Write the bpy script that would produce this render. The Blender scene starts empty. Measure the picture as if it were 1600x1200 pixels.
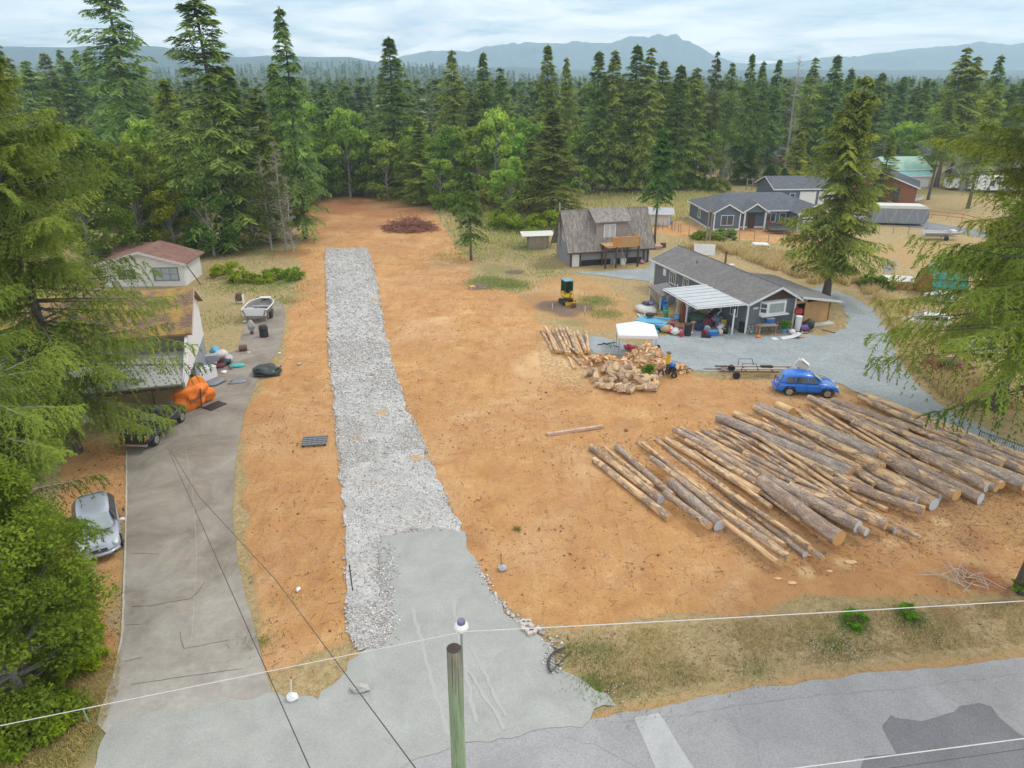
import bpy, bmesh, math, random
import numpy as np
from mathutils import Vector, Matrix, Euler, noise
from mathutils.geometry import tessellate_polygon
random.seed(7)
R = math.radians
SC = bpy.context.scene
COL = SC.collection
# ------------------------------------------------------------ camera, sky, sun, exposure
F, H, PITCH = 1109.0, 21.0, R(23.6)
CP, SP = math.cos(PITCH), math.sin(PITCH)
cd = bpy.data.cameras.new('camera')
cam = bpy.data.objects.new('camera', cd); COL.objects.link(cam)
cam.location = (0, 0, H); cam.rotation_euler = (R(90) - PITCH, 0, 0)
cd.sensor_width = 36; cd.lens = F / 1600 * 36; cd.clip_end = 30000; cd.clip_start = .1
SC.camera = cam
SUN_EL, SUN_AZ = R(54), R(62)
w = bpy.data.worlds.new('World'); SC.world = w; w.use_nodes = True
nt = w.node_tree; N, L = nt.nodes, nt.links
bg = N['Background']; bg.inputs[1].default_value = .1
sky = N.new('ShaderNodeTexSky'); sky.sky_type = 'NISHITA'; sky.sun_disc = False
sky.sun_elevation = SUN_EL; sky.sun_rotation = SUN_AZ; sky.air_density = 1.0; sky.dust_density = .6
tc = N.new('ShaderNodeTexCoord')
sep = N.new('ShaderNodeSeparateXYZ'); L.new(tc.outputs['Generated'], sep.inputs[0])
zc = N.new('ShaderNodeMath'); zc.operation = 'MAXIMUM'; zc.inputs[1].default_value = 0.0; L.new(sep.outputs[2], zc.inputs[0])
za = N.new('ShaderNodeMath'); za.operation = 'ADD'; za.inputs[1].default_value = .09; L.new(zc.outputs[0], za.inputs[0])
dx = N.new('ShaderNodeMath'); dx.operation = 'DIVIDE'; L.new(sep.outputs[0], dx.inputs[0]); L.new(za.outputs[0], dx.inputs[1])
dy = N.new('ShaderNodeMath'); dy.operation = 'DIVIDE'; L.new(sep.outputs[1], dy.inputs[0]); L.new(za.outputs[0], dy.inputs[1])
cm = N.new('ShaderNodeCombineXYZ'); L.new(dx.outputs[0], cm.inputs[0]); L.new(dy.outputs[0], cm.inputs[1])
def wnoise(scale, detail, rough, dist=0.0, off=0.0):
    mp = N.new('ShaderNodeMapping'); mp.inputs['Location'].default_value = (off, off * .7, 0); L.new(cm.outputs[0], mp.inputs[0])
    n = N.new('ShaderNodeTexNoise'); n.inputs['Scale'].default_value = scale; n.inputs['Detail'].default_value = detail
    n.inputs['Roughness'].default_value = rough; n.inputs['Distortion'].default_value = dist; L.new(mp.outputs[0], n.inputs[0]); return n
def wramp(src, stops):
    r = N.new('ShaderNodeValToRGB'); e = r.color_ramp.elements
    while len(e) < len(stops): e.new(.5)
    for k, (p, c) in enumerate(stops):
        e[k].position = p; e[k].color = (c[0], c[1], c[2], 1) if isinstance(c, tuple) else (c, c, c, 1)
    L.new(src, r.inputs[0]); return r
cover = wramp(wnoise(.5, 8, .6, .6, 3.1).outputs[0], [(.34, 0.0), (.52, 1.0)])
shade = wramp(wnoise(.9, 8, .6, .6, 9.0).outputs[0], [(.3, (14.5, 14.6, 15.8)), (.43, (22.5, 21.0, 19.8)), (.56, (31, 28.5, 26.0))])
mx = N.new('ShaderNodeMix'); mx.data_type = 'RGBA'
skyb = N.new('ShaderNodeMix'); skyb.data_type = 'RGBA'; skyb.inputs[0].default_value = .45; L.new(sky.outputs[0], skyb.inputs[6]); skyb.inputs[7].default_value = (11, 14.5, 19, 1)
L.new(cover.outputs[0], mx.inputs[0]); L.new(skyb.outputs[2], mx.inputs[6]); L.new(shade.outputs[0], mx.inputs[7])
L.new(mx.outputs[2], bg.inputs[0])
sd = bpy.data.lights.new('sun', 'SUN'); sd.energy = 2.0; sd.angle = R(10); sd.color = (1, .95, .86)
sun = bpy.data.objects.new('sun', sd); COL.objects.link(sun)
# Sky Texture rotation is clockwise from +Y
sdir = Vector((math.sin(SUN_AZ) * math.cos(SUN_EL), math.cos(SUN_AZ) * math.cos(SUN_EL), math.sin(SUN_EL)))
sun.rotation_euler = sdir.to_track_quat('Z', 'Y').to_euler(); sun.location = (0, 0, 60)
SC.view_settings.view_transform = 'Standard'; SC.view_settings.look = 'None'
SC.view_settings.exposure = -.49; SC.view_settings.gamma = 1
SC.cycles.volume_bounces = 3; SC.cycles.max_bounces = 8; SC.cycles.diffuse_bounces = 3; SC.cycles.use_denoising = True
# ------------------------------------------------------------ positions: pixel of the 1600x1200 survey photograph -> metres on the ground
def P(u, v, z=0.0):
    x, y = (u - 800) / F, (600 - v) / F
    d = (x, CP + y * SP, -SP + y * CP); t = (z - H) / d[2]
    return Vector((d[0] * t, d[1] * t, z))
def Pn(u, v):
    u = np.asarray(u, float); v = np.asarray(v, float); x, y = (u - 800) / F, (600 - v) / F
    t = -H / (-SP + y * CP); return x * t, (CP + y * SP) * t
def px(x, y, z=0.0):
    zc_ = y * CP + (H - z) * SP; yc = y * SP - (H - z) * CP
    return 800 + F * x / zc_, 600 - F * yc / zc_
def depth(p): return p[1] * CP + (H - p[2]) * SP
def hgt(y, v):
    k = (600 - v) / F; return H + y * (-SP + k * CP) / (CP + k * SP)
# ------------------------------------------------------------ mesh helpers
class MB:
    def __init__(s): s.v = []; s.f = []
    def add(s, vs, fs):
        o = len(s.v); s.v += [tuple(q) for q in vs]; s.f += [tuple(i + o for i in f) for f in fs]; return s
    def box(s, c, d, rz=0.0, rx=0.0, ry=0.0, ch=0.0):
        m = Euler((rx, ry, rz)).to_matrix(); c = Vector(c); hx, hy, hz = d[0] / 2, d[1] / 2, d[2] / 2
        vs = [c + m @ Vector((a * hx, b * hy, e * hz)) for e in (-1, 1) for a, b in ((-1, -1), (1, -1), (1, 1), (-1, 1))]
        return s.add(vs, [(3, 2, 1, 0), (4, 5, 6, 7), (0, 1, 5, 4), (1, 2, 6, 5), (2, 3, 7, 6), (3, 0, 4, 7)])
    def prism(s, pts, dvec):
        n = len(pts); d = Vector(dvec); a = [Vector(q) for q in pts]; b = [q + d for q in a]
        return s.add(a + b, [tuple(range(n))[::-1], tuple(range(n, 2 * n))] + [(i, (i + 1) % n, (i + 1) % n + n, i + n) for i in range(n)])
    def tube(s, pts, rs, n=8, cap=True):
        pts = [Vector(q) for q in pts]
        if not hasattr(rs, '__len__'): rs = [rs] * len(pts)
        vs = []; up = None
        for i, p in enumerate(pts):
            d = (pts[min(i + 1, len(pts) - 1)] - pts[max(i - 1, 0)]).normalized()
            if up is None: up = Vector((0, 0, 1)) if abs(d.z) < .9 else Vector((1, 0, 0))
            a = d.cross(up).normalized(); b = d.cross(a).normalized(); up = -b if False else up
            for k in range(n):
                t = 2 * math.pi * k / n; vs.append(p + (a * math.cos(t) + b * math.sin(t)) * rs[i])
        fs = [(i * n + k, i * n + (k + 1) % n, (i + 1) * n + (k + 1) % n, (i + 1) * n + k) for i in range(len(pts) - 1) for k in range(n)]
        if cap: fs += [tuple(range(n))[::-1], tuple(range((len(pts) - 1) * n, len(pts) * n))]
        return s.add(vs, fs)
    def lathe(s, c, prof, n=16, axis='z', rot=None):
        c = Vector(c); vs = []
        for r, h in prof:
            for k in range(n):
                t = 2 * math.pi * k / n; q = Vector((r * math.cos(t), r * math.sin(t), h))
                if axis == 'y': q = Vector((q.x, q.z, q.y))
                if axis == 'x': q = Vector((q.z, q.x, q.y))
                if rot is not None: q = rot @ q
                vs.append(c + q)
        m = len(prof)
        fs = [(i * n + k, i * n + (k + 1) % n, (i + 1) * n + (k + 1) % n, (i + 1) * n + k) for i in range(m - 1) for k in range(n)]
        fs += [tuple(range(n))[::-1], tuple(range((m - 1) * n, m * n))]
        return s.add(vs, fs)
    def blob(s, c, d, seed=0, amp=.25, lev=2):
        bm = bmesh.new(); bmesh.ops.create_icosphere(bm, subdivisions=lev, radius=1)
        vs = []
        for q in bm.verts:
            k = 1 + amp * noise.noise(q.co * 1.6 + Vector((seed * 3.1, seed, 0)))
            vs.append(Vector(c) + Vector((q.co.x * d[0] * k, q.co.y * d[1] * k, q.co.z * d[2] * k)))
        fs = [tuple(q.index for q in f.verts) for f in bm.faces]; bm.free(); return s.add(vs, fs)
    def build(s, name, mat, parent=None, smooth=False, bevel=0.0, sub=0):
        me = bpy.data.meshes.new(name); me.from_pydata(s.v, [], s.f); me.update()
        if smooth:
            me.polygons.foreach_set('use_smooth', [True] * len(me.polygons))
        o = bpy.data.objects.new(name, me); COL.objects.link(o); me.materials.append(mat)
        if parent is not None: o.parent = parent
        if bevel:
            b = o.modifiers.new('b', 'BEVEL'); b.width = bevel; b.segments = 2; b.limit_method = 'ANGLE'; b.angle_limit = R(40)
        if sub:
            b = o.modifiers.new('s', 'SUBSURF'); b.levels = sub; b.render_levels = sub
        return o
def B(c, d, rz=0.0, rx=0.0, ry=0.0): return MB().box(c, d, rz, rx, ry)
def tag(o, label=None, cat=None, group=None, kind=None):
    if label: o['label'] = label
    if cat: o['category'] = cat
    if group: o['group'] = group
    if kind: o['kind'] = kind
    return o
def thing(name, label, cat, loc=(0, 0, 0), rz=0.0, group=None):
    o = bpy.data.objects.new(name, None); COL.objects.link(o); o.location = loc; o.rotation_euler = (0, 0, rz)
    o.empty_display_size = .3
    return tag(o, label, cat, group)
KIDS = {}
def copy_tree(o, parent=None):
    if not KIDS.get('n') == len(bpy.data.objects):
        pass
    c = o.copy(); COL.objects.link(c); c.parent = parent
    for ch in o.children: copy_tree(ch, c)
    return c
def np_mesh(name, V, Q, mat, parent=None, tint=None, smooth=False):
    V = np.ascontiguousarray(V, np.float32); Q = np.ascontiguousarray(Q, np.int32); n, k = Q.shape
    me = bpy.data.meshes.new(name); me.vertices.add(len(V)); me.vertices.foreach_set('co', V.ravel())
    me.loops.add(n * k); me.loops.foreach_set('vertex_index', Q.ravel())
    me.polygons.add(n); me.polygons.foreach_set('loop_start', np.arange(n, dtype=np.int32) * k); me.polygons.foreach_set('loop_total', np.full(n, k, np.int32))
    me.update(calc_edges=True)
    if tint is not None:
        a = me.attributes.new('tint', 'FLOAT', 'FACE'); a.data.foreach_set('value', np.ascontiguousarray(tint, np.float32))
    if smooth: me.polygons.foreach_set('use_smooth', [True] * n)
    me.materials.append(mat)
    if parent is False: return me
    o = bpy.data.objects.new(name, me); COL.objects.link(o)
    if parent is not None: o.parent = parent
    return o
# ------------------------------------------------------------ materials
MATS = {}
class NT:
    def __init__(s, name):
        s.m = bpy.data.materials.new(name); s.m.use_nodes = True; s.t = s.m.node_tree; s.N = s.t.nodes; s.L = s.t.links
        s.b = s.N['Principled BSDF']; s.co = s.N.new('ShaderNodeTexCoord').outputs['Object']
    def noise(s, scale, detail=4, rough=.6, co=None, stretch=None, dist=0.0):
        co = co or s.co
        if stretch:
            mp = s.N.new('ShaderNodeMapping'); mp.inputs['Scale'].default_value = stretch; s.L.new(co, mp.inputs[0]); co = mp.outputs[0]
        n = s.N.new('ShaderNodeTexNoise'); n.inputs['Scale'].default_value = scale; n.inputs['Detail'].default_value = detail
        n.inputs['Roughness'].default_value = rough; n.inputs['Distortion'].default_value = dist; s.L.new(co, n.inputs[0]); return n.outputs[0]
    def ramp(s, src, stops, interp='LINEAR'):
        r = s.N.new('ShaderNodeValToRGB'); e = r.color_ramp.elements; r.color_ramp.interpolation = interp
        while len(e) < len(stops): e.new(.5)
        for k, (p, c) in enumerate(stops):
            e[k].position = p; e[k].color = (c[0], c[1], c[2], 1) if isinstance(c, tuple) else (c, c, c, 1)
        s.L.new(src, r.inputs[0]); return r.outputs[0]
    def mix(s, f, a, b, mode='MIX'):
        n = s.N.new('ShaderNodeMix'); n.data_type = 'RGBA'; n.blend_type = mode
        for i, q in ((0, f), (6, a), (7, b)):
            if isinstance(q, (int, float)): n.inputs[i].default_value = q if i == 0 else (q, q, q, 1)
            elif isinstance(q, tuple): n.inputs[i].default_value = (q[0], q[1], q[2], 1)
            else: s.L.new(q, n.inputs[i])
        return n.outputs[2]
    def math(s, op, a, b=0.0):
        n = s.N.new('ShaderNodeMath'); n.operation = op
        for i, q in ((0, a), (1, b)):
            if isinstance(q, (int, float)): n.inputs[i].default_value = q
            else: s.L.new(q, n.inputs[i])
        return n.outputs[0]
    def attr(s, name, out='Fac'):
        n = s.N.new('ShaderNodeAttribute'); n.attribute_name = name; return n.outputs[out]
    def obj(s, out): return s.N.new('ShaderNodeObjectInfo').outputs[out]
    def color(s, c):
        if isinstance(c, tuple): s.b.inputs['Base Color'].default_value = (*c, 1)
        else: s.L.new(c, s.b.inputs['Base Color'])
    def bump(s, h, strength=.4, dist=.03):
        n = s.N.new('ShaderNodeBump'); n.inputs['Strength'].default_value = strength; n.inputs['Distance'].default_value = dist
        s.L.new(h, n.inputs['Height']); s.L.new(n.outputs[0], s.b.inputs['Normal'])
    def rough(s, r): s.b.inputs['Roughness'].default_value = r
def M(name, c=(.5, .5, .5), rough=.75, var=.22, scale=3.0, bump=.15, metal=0.0, stretch=None, spec=None, coat=0.0, alpha=None, trans=0.0):
    if name in MATS: return MATS[name]
    t = NT(name)
    n1 = t.noise(scale, 6, .65, stretch=stretch); n2 = t.noise(scale * 9, 4, .6, stretch=stretch)
    k = t.math('ADD', t.math('MULTIPLY', n1, .65), t.math('MULTIPLY', n2, .35))
    lo = tuple(q * (1 - var) for q in c); hi = tuple(min(.95, q * (1 + var)) for q in c)
    t.color(t.ramp(k, [(.32, lo), (.68, hi)])); t.rough(rough); t.b.inputs['Metallic'].default_value = metal
    if spec is not None: t.b.inputs['Specular IOR Level'].default_value = spec
    if coat: t.b.inputs['Coat Weight'].default_value = coat; t.b.inputs['Coat Roughness'].default_value = .06
    if bump: t.bump(n2, bump, .02)
    MATS[name] = t.m; return t.m
def leaf_mat(name, dark, light, trans=.3):
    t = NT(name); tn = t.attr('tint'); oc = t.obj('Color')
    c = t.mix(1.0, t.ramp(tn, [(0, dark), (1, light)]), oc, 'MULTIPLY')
    n = t.noise(1.2, 3, .6); c = t.mix(t.math('MULTIPLY', n, .45), c, t.mix(1.0, c, (1.35, 1.15, .8), 'MULTIPLY'))
    t.N.remove(t.b)
    d = t.N.new('ShaderNodeBsdfDiffuse'); tr = t.N.new('ShaderNodeBsdfTranslucent'); m = t.N.new('ShaderNodeMixShader'); m.inputs[0].default_value = trans
    t.L.new(c, d.inputs[0]); t.L.new(c, tr.inputs[0]); t.L.new(d.outputs[0], m.inputs[1]); t.L.new(tr.outputs[0], m.inputs[2])
    t.L.new(m.outputs[0], t.N['Material Output'].inputs[0]); MATS[name] = t.m; return t.m
needle = leaf_mat('needles', (.088, .125, .048), (.31, .37, .115), .36)
leafm = leaf_mat('leaves', (.085, .145, .035), (.3, .39, .11), .42)
grassm = leaf_mat('grass_blades', (.36, .31, .18), (.74, .66, .45), .4)
deadm = leaf_mat('dead_twigs', (.16, .13, .11), (.34, .29, .25), .1)
def bark_mat(name, a, b):
    t = NT(name); n = t.noise(4, 6, .7, stretch=(1, 1, .25)); n2 = t.noise(22, 4, .6, stretch=(1, 1, .3))
    t.color(t.ramp(t.math('ADD', t.math('MULTIPLY', n, .5), t.math('MULTIPLY', n2, .5)), [(.35, a), (.62, b)])); t.rough(.95); t.bump(n2, .8, .04); MATS[name] = t.m; return t.m
trunkm = bark_mat('trunk_bark', (.055, .045, .038), (.2, .17, .15))
palebark = bark_mat('pale_bark', (.16, .15, .14), (.42, .4, .38))
# log bark: object colour red channel sets how much bark is gone, green how grey the bark is
t = NT('log_bark'); oc = t.N.new('ShaderNodeSeparateColor'); t.L.new(t.obj('Color'), oc.inputs[0]); rnd = t.obj('Random')
adj = t.N.new('ShaderNodeVectorMath'); adj.operation = 'ADD'; cx = t.N.new('ShaderNodeCombineXYZ'); t.L.new(t.math('MULTIPLY', rnd, 90), cx.inputs[0]); t.L.new(t.co, adj.inputs[0]); t.L.new(cx.outputs[0], adj.inputs[1]); lco = adj.outputs[0]
b1 = t.noise(3.5, 6, .7, co=lco, stretch=(.35, 1, 1)); b2 = t.noise(26, 5, .7, co=lco, stretch=(.4, 1, 1)); bl = t.math('ADD', t.math('MULTIPLY', b1, .5), t.math('MULTIPLY', b2, .5))
brown = t.ramp(bl, [(.34, (.12, .07, .05)), (.5, (.34, .235, .17)), (.62, (.6, .46, .36))]); grey = t.ramp(bl, [(.34, (.11, .09, .075)), (.5, (.33, .275, .235)), (.62, (.6, .52, .45))])
barkc = t.mix(oc.outputs[1], brown, grey)
pk = t.noise(2.2, 6, .72, co=lco, stretch=(.5, 1.3, 1.3), dist=.8)
pm = t.ramp(t.math('ADD', pk, t.math('SUBTRACT', oc.outputs[0], .5)), [(.5, 0.0), (.53, 1.0)])
wood = t.ramp(t.noise(9, 5, .6, co=lco, stretch=(.12, 1, 1)), [(.3, (.42, .22, .1)), (.5, (.68, .46, .25)), (.7, (.8, .62, .4))])
scar = t.noise(14, 4, .75, co=lco, stretch=(.8, 1, 1)); barkc = t.mix(t.ramp(scar, [(.6, 0.0), (.66, .8)]), barkc, (.66, .54, .42)); barkc = t.mix(t.ramp(scar, [(.33, .8), (.4, 0.0)]), barkc, (.07, .045, .035))
red_ = t.noise(5, 3, .6, co=lco); barkc = t.mix(t.ramp(red_, [(.58, 0.0), (.68, .6)]), barkc, (.36, .15, .08))
t.color(t.mix(pm, barkc, wood)); t.rough(.85); t.bump(t.math('SUBTRACT', bl, t.math('MULTIPLY', pm, .4)), .9, .05); logm = t.m
def endgrain(name, a, b):
    t = NT(name); wv = t.N.new('ShaderNodeTexWave'); wv.wave_type = 'RINGS'; wv.rings_direction = 'X'; wv.inputs['Scale'].default_value = 9; wv.inputs['Distortion'].default_value = 1.5; t.L.new(t.co, wv.inputs[0])
    t.color(t.ramp(wv.outputs[1], [(.1, a), (.9, b)])); t.rough(.8); return t.m
end_orange = endgrain('cut_wood_end', (.5, .25, .08), (.72, .46, .2)); end_white = endgrain('painted_log_end', (.46, .5, .58), (.66, .68, .74))
splitw = M('split_wood', (.66, .42, .22), .85, .35, 4, .3)
roundw = M('weathered_rounds', (.42, .3, .21), .9, .4, 3, .4)
glass = M('window_glass', (.05, .07, .09), .12, .3, 1, 0, spec=.9)
white = M('white_paint', (.74, .75, .77), .55, .06, 2, .05)
offw = M('dirty_white', (.6, .6, .58), .7, .15, 3, .1)
black = M('black_plastic', (.02, .02, .022), .5, .3, 4, .1)
rubber = M('rubber', (.025, .025, .027), .8, .2, 6, .1)
steel = M('galvanised_steel', (.42, .44, .46), .4, .15, 4, .05, metal=.6)
dsteel = M('dark_steel', (.07, .07, .075), .6, .3, 5, .1, metal=.3)
rust = M('rusty_steel', (.16, .09, .06), .85, .35, 5, .2)
ply = M('plywood', (.5, .3, .13), .8, .2, 1.4, .1, stretch=(1, 1, .3))
lumber = M('new_lumber', (.55, .33, .15), .8, .2, 4, .1)
oldwood = M('weathered_wood', (.3, .25, .21), .9, .3, 4, .2)
siding = M('grey_siding', (.15, .165, .19), .75, .1, 1.2, .05)
siding_light = M('pale_grey_siding', (.27, .28, .31), .75, .1, 1.2, .05)
siding_blue = M('blue_grey_siding', (.115, .15, .2), .75, .1, 1.2, .05)
brownpaint = M('brown_paint', (.09, .05, .04), .7, .2, 3, .05)
concrete = M('concrete_block', (.42, .41, .39), .9, .15, 3, .15)
redpaint = M('red_plastic', (.5, .04, .04), .5, .15, 3, .05); bluep = M('blue_plastic', (.03, .16, .55), .5, .15, 3, .05)
cyanp = M('pale_blue_plastic', (.12, .4, .62), .5, .15, 3, .05); greenp = M('green_plastic', (.05, .3, .15), .5, .2, 3, .05)
yellowp = M('yellow_paint', (.66, .42, .02), .45, .12, 3, .05); orangep = M('orange_tarp', (.8, .2, .015), .6, .18, 2, .3)
teal = M('turquoise_netting', (.08, .45, .4), .8, .2, 6, .3); pinkp = M('pink_plastic', (.6, .25, .32), .5, .15, 3, .05)
purple = M('purple_cloth', (.2, .1, .3), .8, .2, 3, .2); cardb = M('cardboard', (.45, .32, .2), .85, .15, 3, .1); greybox = M('grey_plastic', (.35, .36, .38), .6, .12, 3, .05)
tarpgrey = M('grey_cover_fabric', (.22, .24, .27), .7, .2, 1.5, .3)
def shingle(name, a, b, moss=None):
    t = NT(name); br = t.N.new('ShaderNodeTexBrick'); br.inputs['Scale'].default_value = 1.0; br.inputs['Brick Width'].default_value = .32; br.inputs['Row Height'].default_value = .16
    br.inputs['Mortar Size'].default_value = .012; br.inputs['Bias'].default_value = 0; t.L.new(t.co, br.inputs[0])
    br.inputs['Color1'].default_value = (*a, 1); br.inputs['Color2'].default_value = (*b, 1); br.inputs['Mortar'].default_value = (a[0] * .45, a[1] * .45, a[2] * .45, 1)
    n = t.noise(1.1, 6, .7); n3 = t.noise(30, 3, .6)
    c = t.mix(1.0, br.outputs[0], t.ramp(t.math('ADD', t.math('MULTIPLY', n, .5), t.math('MULTIPLY', n3, .5)), [(.3, .62), (.7, 1.35)]), 'MULTIPLY')
    if moss: c = t.mix(t.ramp(t.noise(.55, 6, .72), [(.44, 0.0), (.58, .9)]), c, moss)
    t.color(c); t.rough(.92); t.bump(n3, .5, .02); return t.m
sh_grey = shingle('grey_shingles', (.17, .165, .165), (.23, .22, .215)); sh_brown = shingle('brown_grey_shingles', (.2, .175, .16), (.36, .32, .29))
sh_blue = shingle('slate_shingles', (.1, .115, .14), (.14, .155, .18)); sh_moss = shingle('mossy_brown_shingles', (.2, .12, .085), (.3, .19, .14), (.42, .27, .06)); sh_rust = shingle('reddish_brown_shingles', (.2, .1, .08), (.3, .17, .13))
# ------------------------------------------------------------ ground regions (outlines as ground coordinates)
def poly(pts): 
    a = np.array(pts, float); x, y = Pn(a[:, 0], a[:, 1]); return np.stack([x, y], 1)
def sdf(X, Y, pl):
    d = np.full(X.shape, 1e9); ins = np.zeros(X.shape, bool); n = len(pl)
    for i in range(n):
        ax, ay = pl[i]; bx, by = pl[(i + 1) % n]; ex, ey = bx - ax, by - ay
        wx, wy = X - ax, Y - ay; t_ = np.clip((wx * ex + wy * ey) / (ex * ex + ey * ey + 1e-9), 0, 1)
        d = np.minimum(d, (wx - ex * t_) ** 2 + (wy - ey * t_) ** 2)
        c = ((ay <= Y) != (by <= Y)) & (X < ex * (Y - ay) / (by - ay + 1e-12) + ax); ins ^= c
    d = np.sqrt(d); return np.where(ins, -d, d)
def vnoise(X, Y, s, seed):
    x, y = X / s, Y / s; xi, yi = np.floor(x).astype(np.int64), np.floor(y).astype(np.int64); fx, fy = x - xi, y - yi
    fx = fx * fx * (3 - 2 * fx); fy = fy * fy * (3 - 2 * fy)
    def h(a, b):
        q = (a * 374761393 + b * 668265263 + seed * 1274126177) & 0xffffffff; q = ((q ^ (q >> 13)) * 1274126177) & 0xffffffff; return ((q ^ (q >> 16)) & 0xffff) / 65535.0
    return (h(xi, yi) * (1 - fx) + h(xi + 1, yi) * fx) * (1 - fy) + (h(xi, yi + 1) * (1 - fx) + h(xi + 1, yi + 1) * fx) * fy
def fbm(X, Y, s, seed, o=4):
    r = 0; a = 1; t_ = 0
    for k in range(o): r = r + a * vnoise(X, Y, s / 2 ** k, seed + k); t_ += a; a *= .55
    return r / t_
GRAVEL = poly([(509, 388), (510, 430), (512, 500), (518, 600), (528, 690), (536, 760), (540, 850), (541, 930), (545, 985), (560, 1014), (598, 1012), (612, 975), (597, 930), (592, 870), (594, 838), (645, 829), (700, 826), (722, 832), (705, 795), (680, 735), (655, 680), (638, 640), (622, 600), (610, 560), (598, 500), (588, 440), (578, 400), (572, 388)])
PAD = poly([(586, 834), (640, 822), (700, 818), (722, 826), (742, 875), (768, 925), (798, 965), (825, 978), (850, 992), (868, 1040), (905, 1058), (958, 1098), (905, 1128), (700, 1172), (640, 1190), (600, 1240), (140, 1240), (155, 1160), (190, 1120), (430, 1085), (500, 1095), (545, 1035), (600, 1000), (592, 930)])
CONC = poly([(198, 700), (197, 780), (196, 880), (190, 1000), (152, 1130), (170, 1150), (430, 1100), (412, 1040), (392, 960), (372, 880), (363, 800), (368, 720), (380, 650), (404, 590), (440, 540), (446, 490), (440, 470), (405, 470), (384, 500), (372, 545), (340, 560), (300, 590), (250, 640), (215, 650)])
ROAD = poly([(560, 1196), (700, 1170), (900, 1128), (1100, 1090), (1250, 1066), (1400, 1048), (1600, 1028), (1900, 1000), (2000, 1400), (1000, 1900), (300, 1400), (400, 1230)])
YARD = poly([(908, 528), (930, 524), (960, 532), (1000, 540), (1030, 526), (1060, 520), (1090, 510), (1140, 512), (1170, 524), (1232, 522), (1290, 524), (1318, 515), (1326, 500), (1316, 478), (1290, 462), (1262, 452), (1285, 447), (1330, 462), (1365, 484), (1388, 520), (1402, 560), (1430, 600), (1480, 640), (1540, 672), (1640, 715), (1800, 780), (1800, 830), (1660, 775), (1560, 735), (1480, 690), (1400, 652), (1330, 607), (1285, 588), (1240, 580), (1190, 575), (1130, 581), (1085, 580), (1060, 566), (1040, 556), (980, 556), (925, 551), (912, 542)])
APRON = poly([(895, 425), (940, 424), (1010, 420), (1018, 410), (1004, 398), (1030, 405), (1050, 420), (1020, 440), (990, 437), (950, 432)])
FARDRIVE = poly([(1270, 350), (1330, 345), (1370, 348), (1400, 352), (1470, 360), (1560, 376), (1650, 385), (1650, 378), (1560, 364), (1480, 352), (1400, 338), (1330, 336), (1270, 340)])
DIRT = poly([(452, 312), (520, 306), (600, 312), (650, 325), (690, 345), (700, 370), (735, 405), (745, 440), (800, 455), (830, 470), (830, 500), (860, 512), (905, 525), (925, 556), (1060, 575), (1100, 590), (1180, 595), (1280, 596), (1340, 620), (1420, 665), (1520, 705), (1640, 780), (1620, 900), (1560, 930), (1300, 945), (1100, 965), (900, 985), (840, 985), (800, 970), (600, 1000), (420, 1040), (385, 900), (368, 780), (380, 650), (420, 590), (450, 530), (455, 480), (470, 420), (462, 360)])
LDIRT = poly([(100, 690), (198, 700), (197, 780), (195, 880), (185, 1000), (165, 1030), (120, 1040), (60, 900)])
SANDY = poly([(845, 430), (900, 425), (960, 440), (1000, 470), (1010, 500), (960, 520), (905, 524), (880, 500), (830, 500), (800, 455)])
FIELD = poly([(1330, 400), (1400, 378), (1480, 372), (1640, 382), (1700, 470), (1520, 450), (1420, 415)])
HOUSEDIRT = poly([(1010, 345), (1062, 345), (1105, 358), (1280, 352), (1330, 372), (1250, 385), (1150, 375), (1060, 370), (1000, 360)])
LAWN_L = poly([(318, 405), (345, 398), (420, 395), (470, 420), (450, 440), (380, 425), (330, 430)])
VERGE = poly([(850, 996), (1100, 980), (1300, 958), (1600, 938), (1900, 908), (1900, 1000), (1600, 1000), (1300, 1030), (1100, 1065), (955, 1090), (900, 1050), (865, 1030)])
GREENS = [(760, 440, 3.5, 1.0), (690, 400, 3, .6), (800, 445, 3.0, .9), (720, 380, 3, .6), (830, 385, 5, .9), (800, 360, 5, .8), (760, 350, 5, .7), (900, 340, 5, .4), (780, 420, 4, .7), (850, 415, 3, .7), (930, 470, 2.5, .9), (945, 490, 2.2, .7), (900, 505, 2, .6), (770, 395, 6, .5),
          (1000, 300, 18, .7), (1100, 290, 12, .5), (1180, 385, 5, .7), (1100, 372, 3, .6), (370, 440, 3, .8), (440, 440, 3, .8), (300, 400, 4, .7), (440, 390, 4, .6), (940, 1020, 1.2, .8), (925, 1068, 1.0, 1.0), (980, 1070, 1.2, .7), (1330, 975, 1.0, 1.2), (1420, 965, .9, 1.2), (1300, 1010, 1.2, .6),
          (1470, 960, 1, .6), (1180, 1040, 1.2, .5), (900, 1015, .8, .6), (415, 1000, .6, .6), (1060, 1045, 1.2, .5), (470, 460, 3, .5), (330, 480, 3, .5), (355, 500, 3, .4), (100, 1150, 2.5, .9), (60, 1190, 2, .9), (960, 300, 20, .6), (870, 290, 15, .8), (700, 290, 15, .8), (500, 300, 8, .6)]
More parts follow.
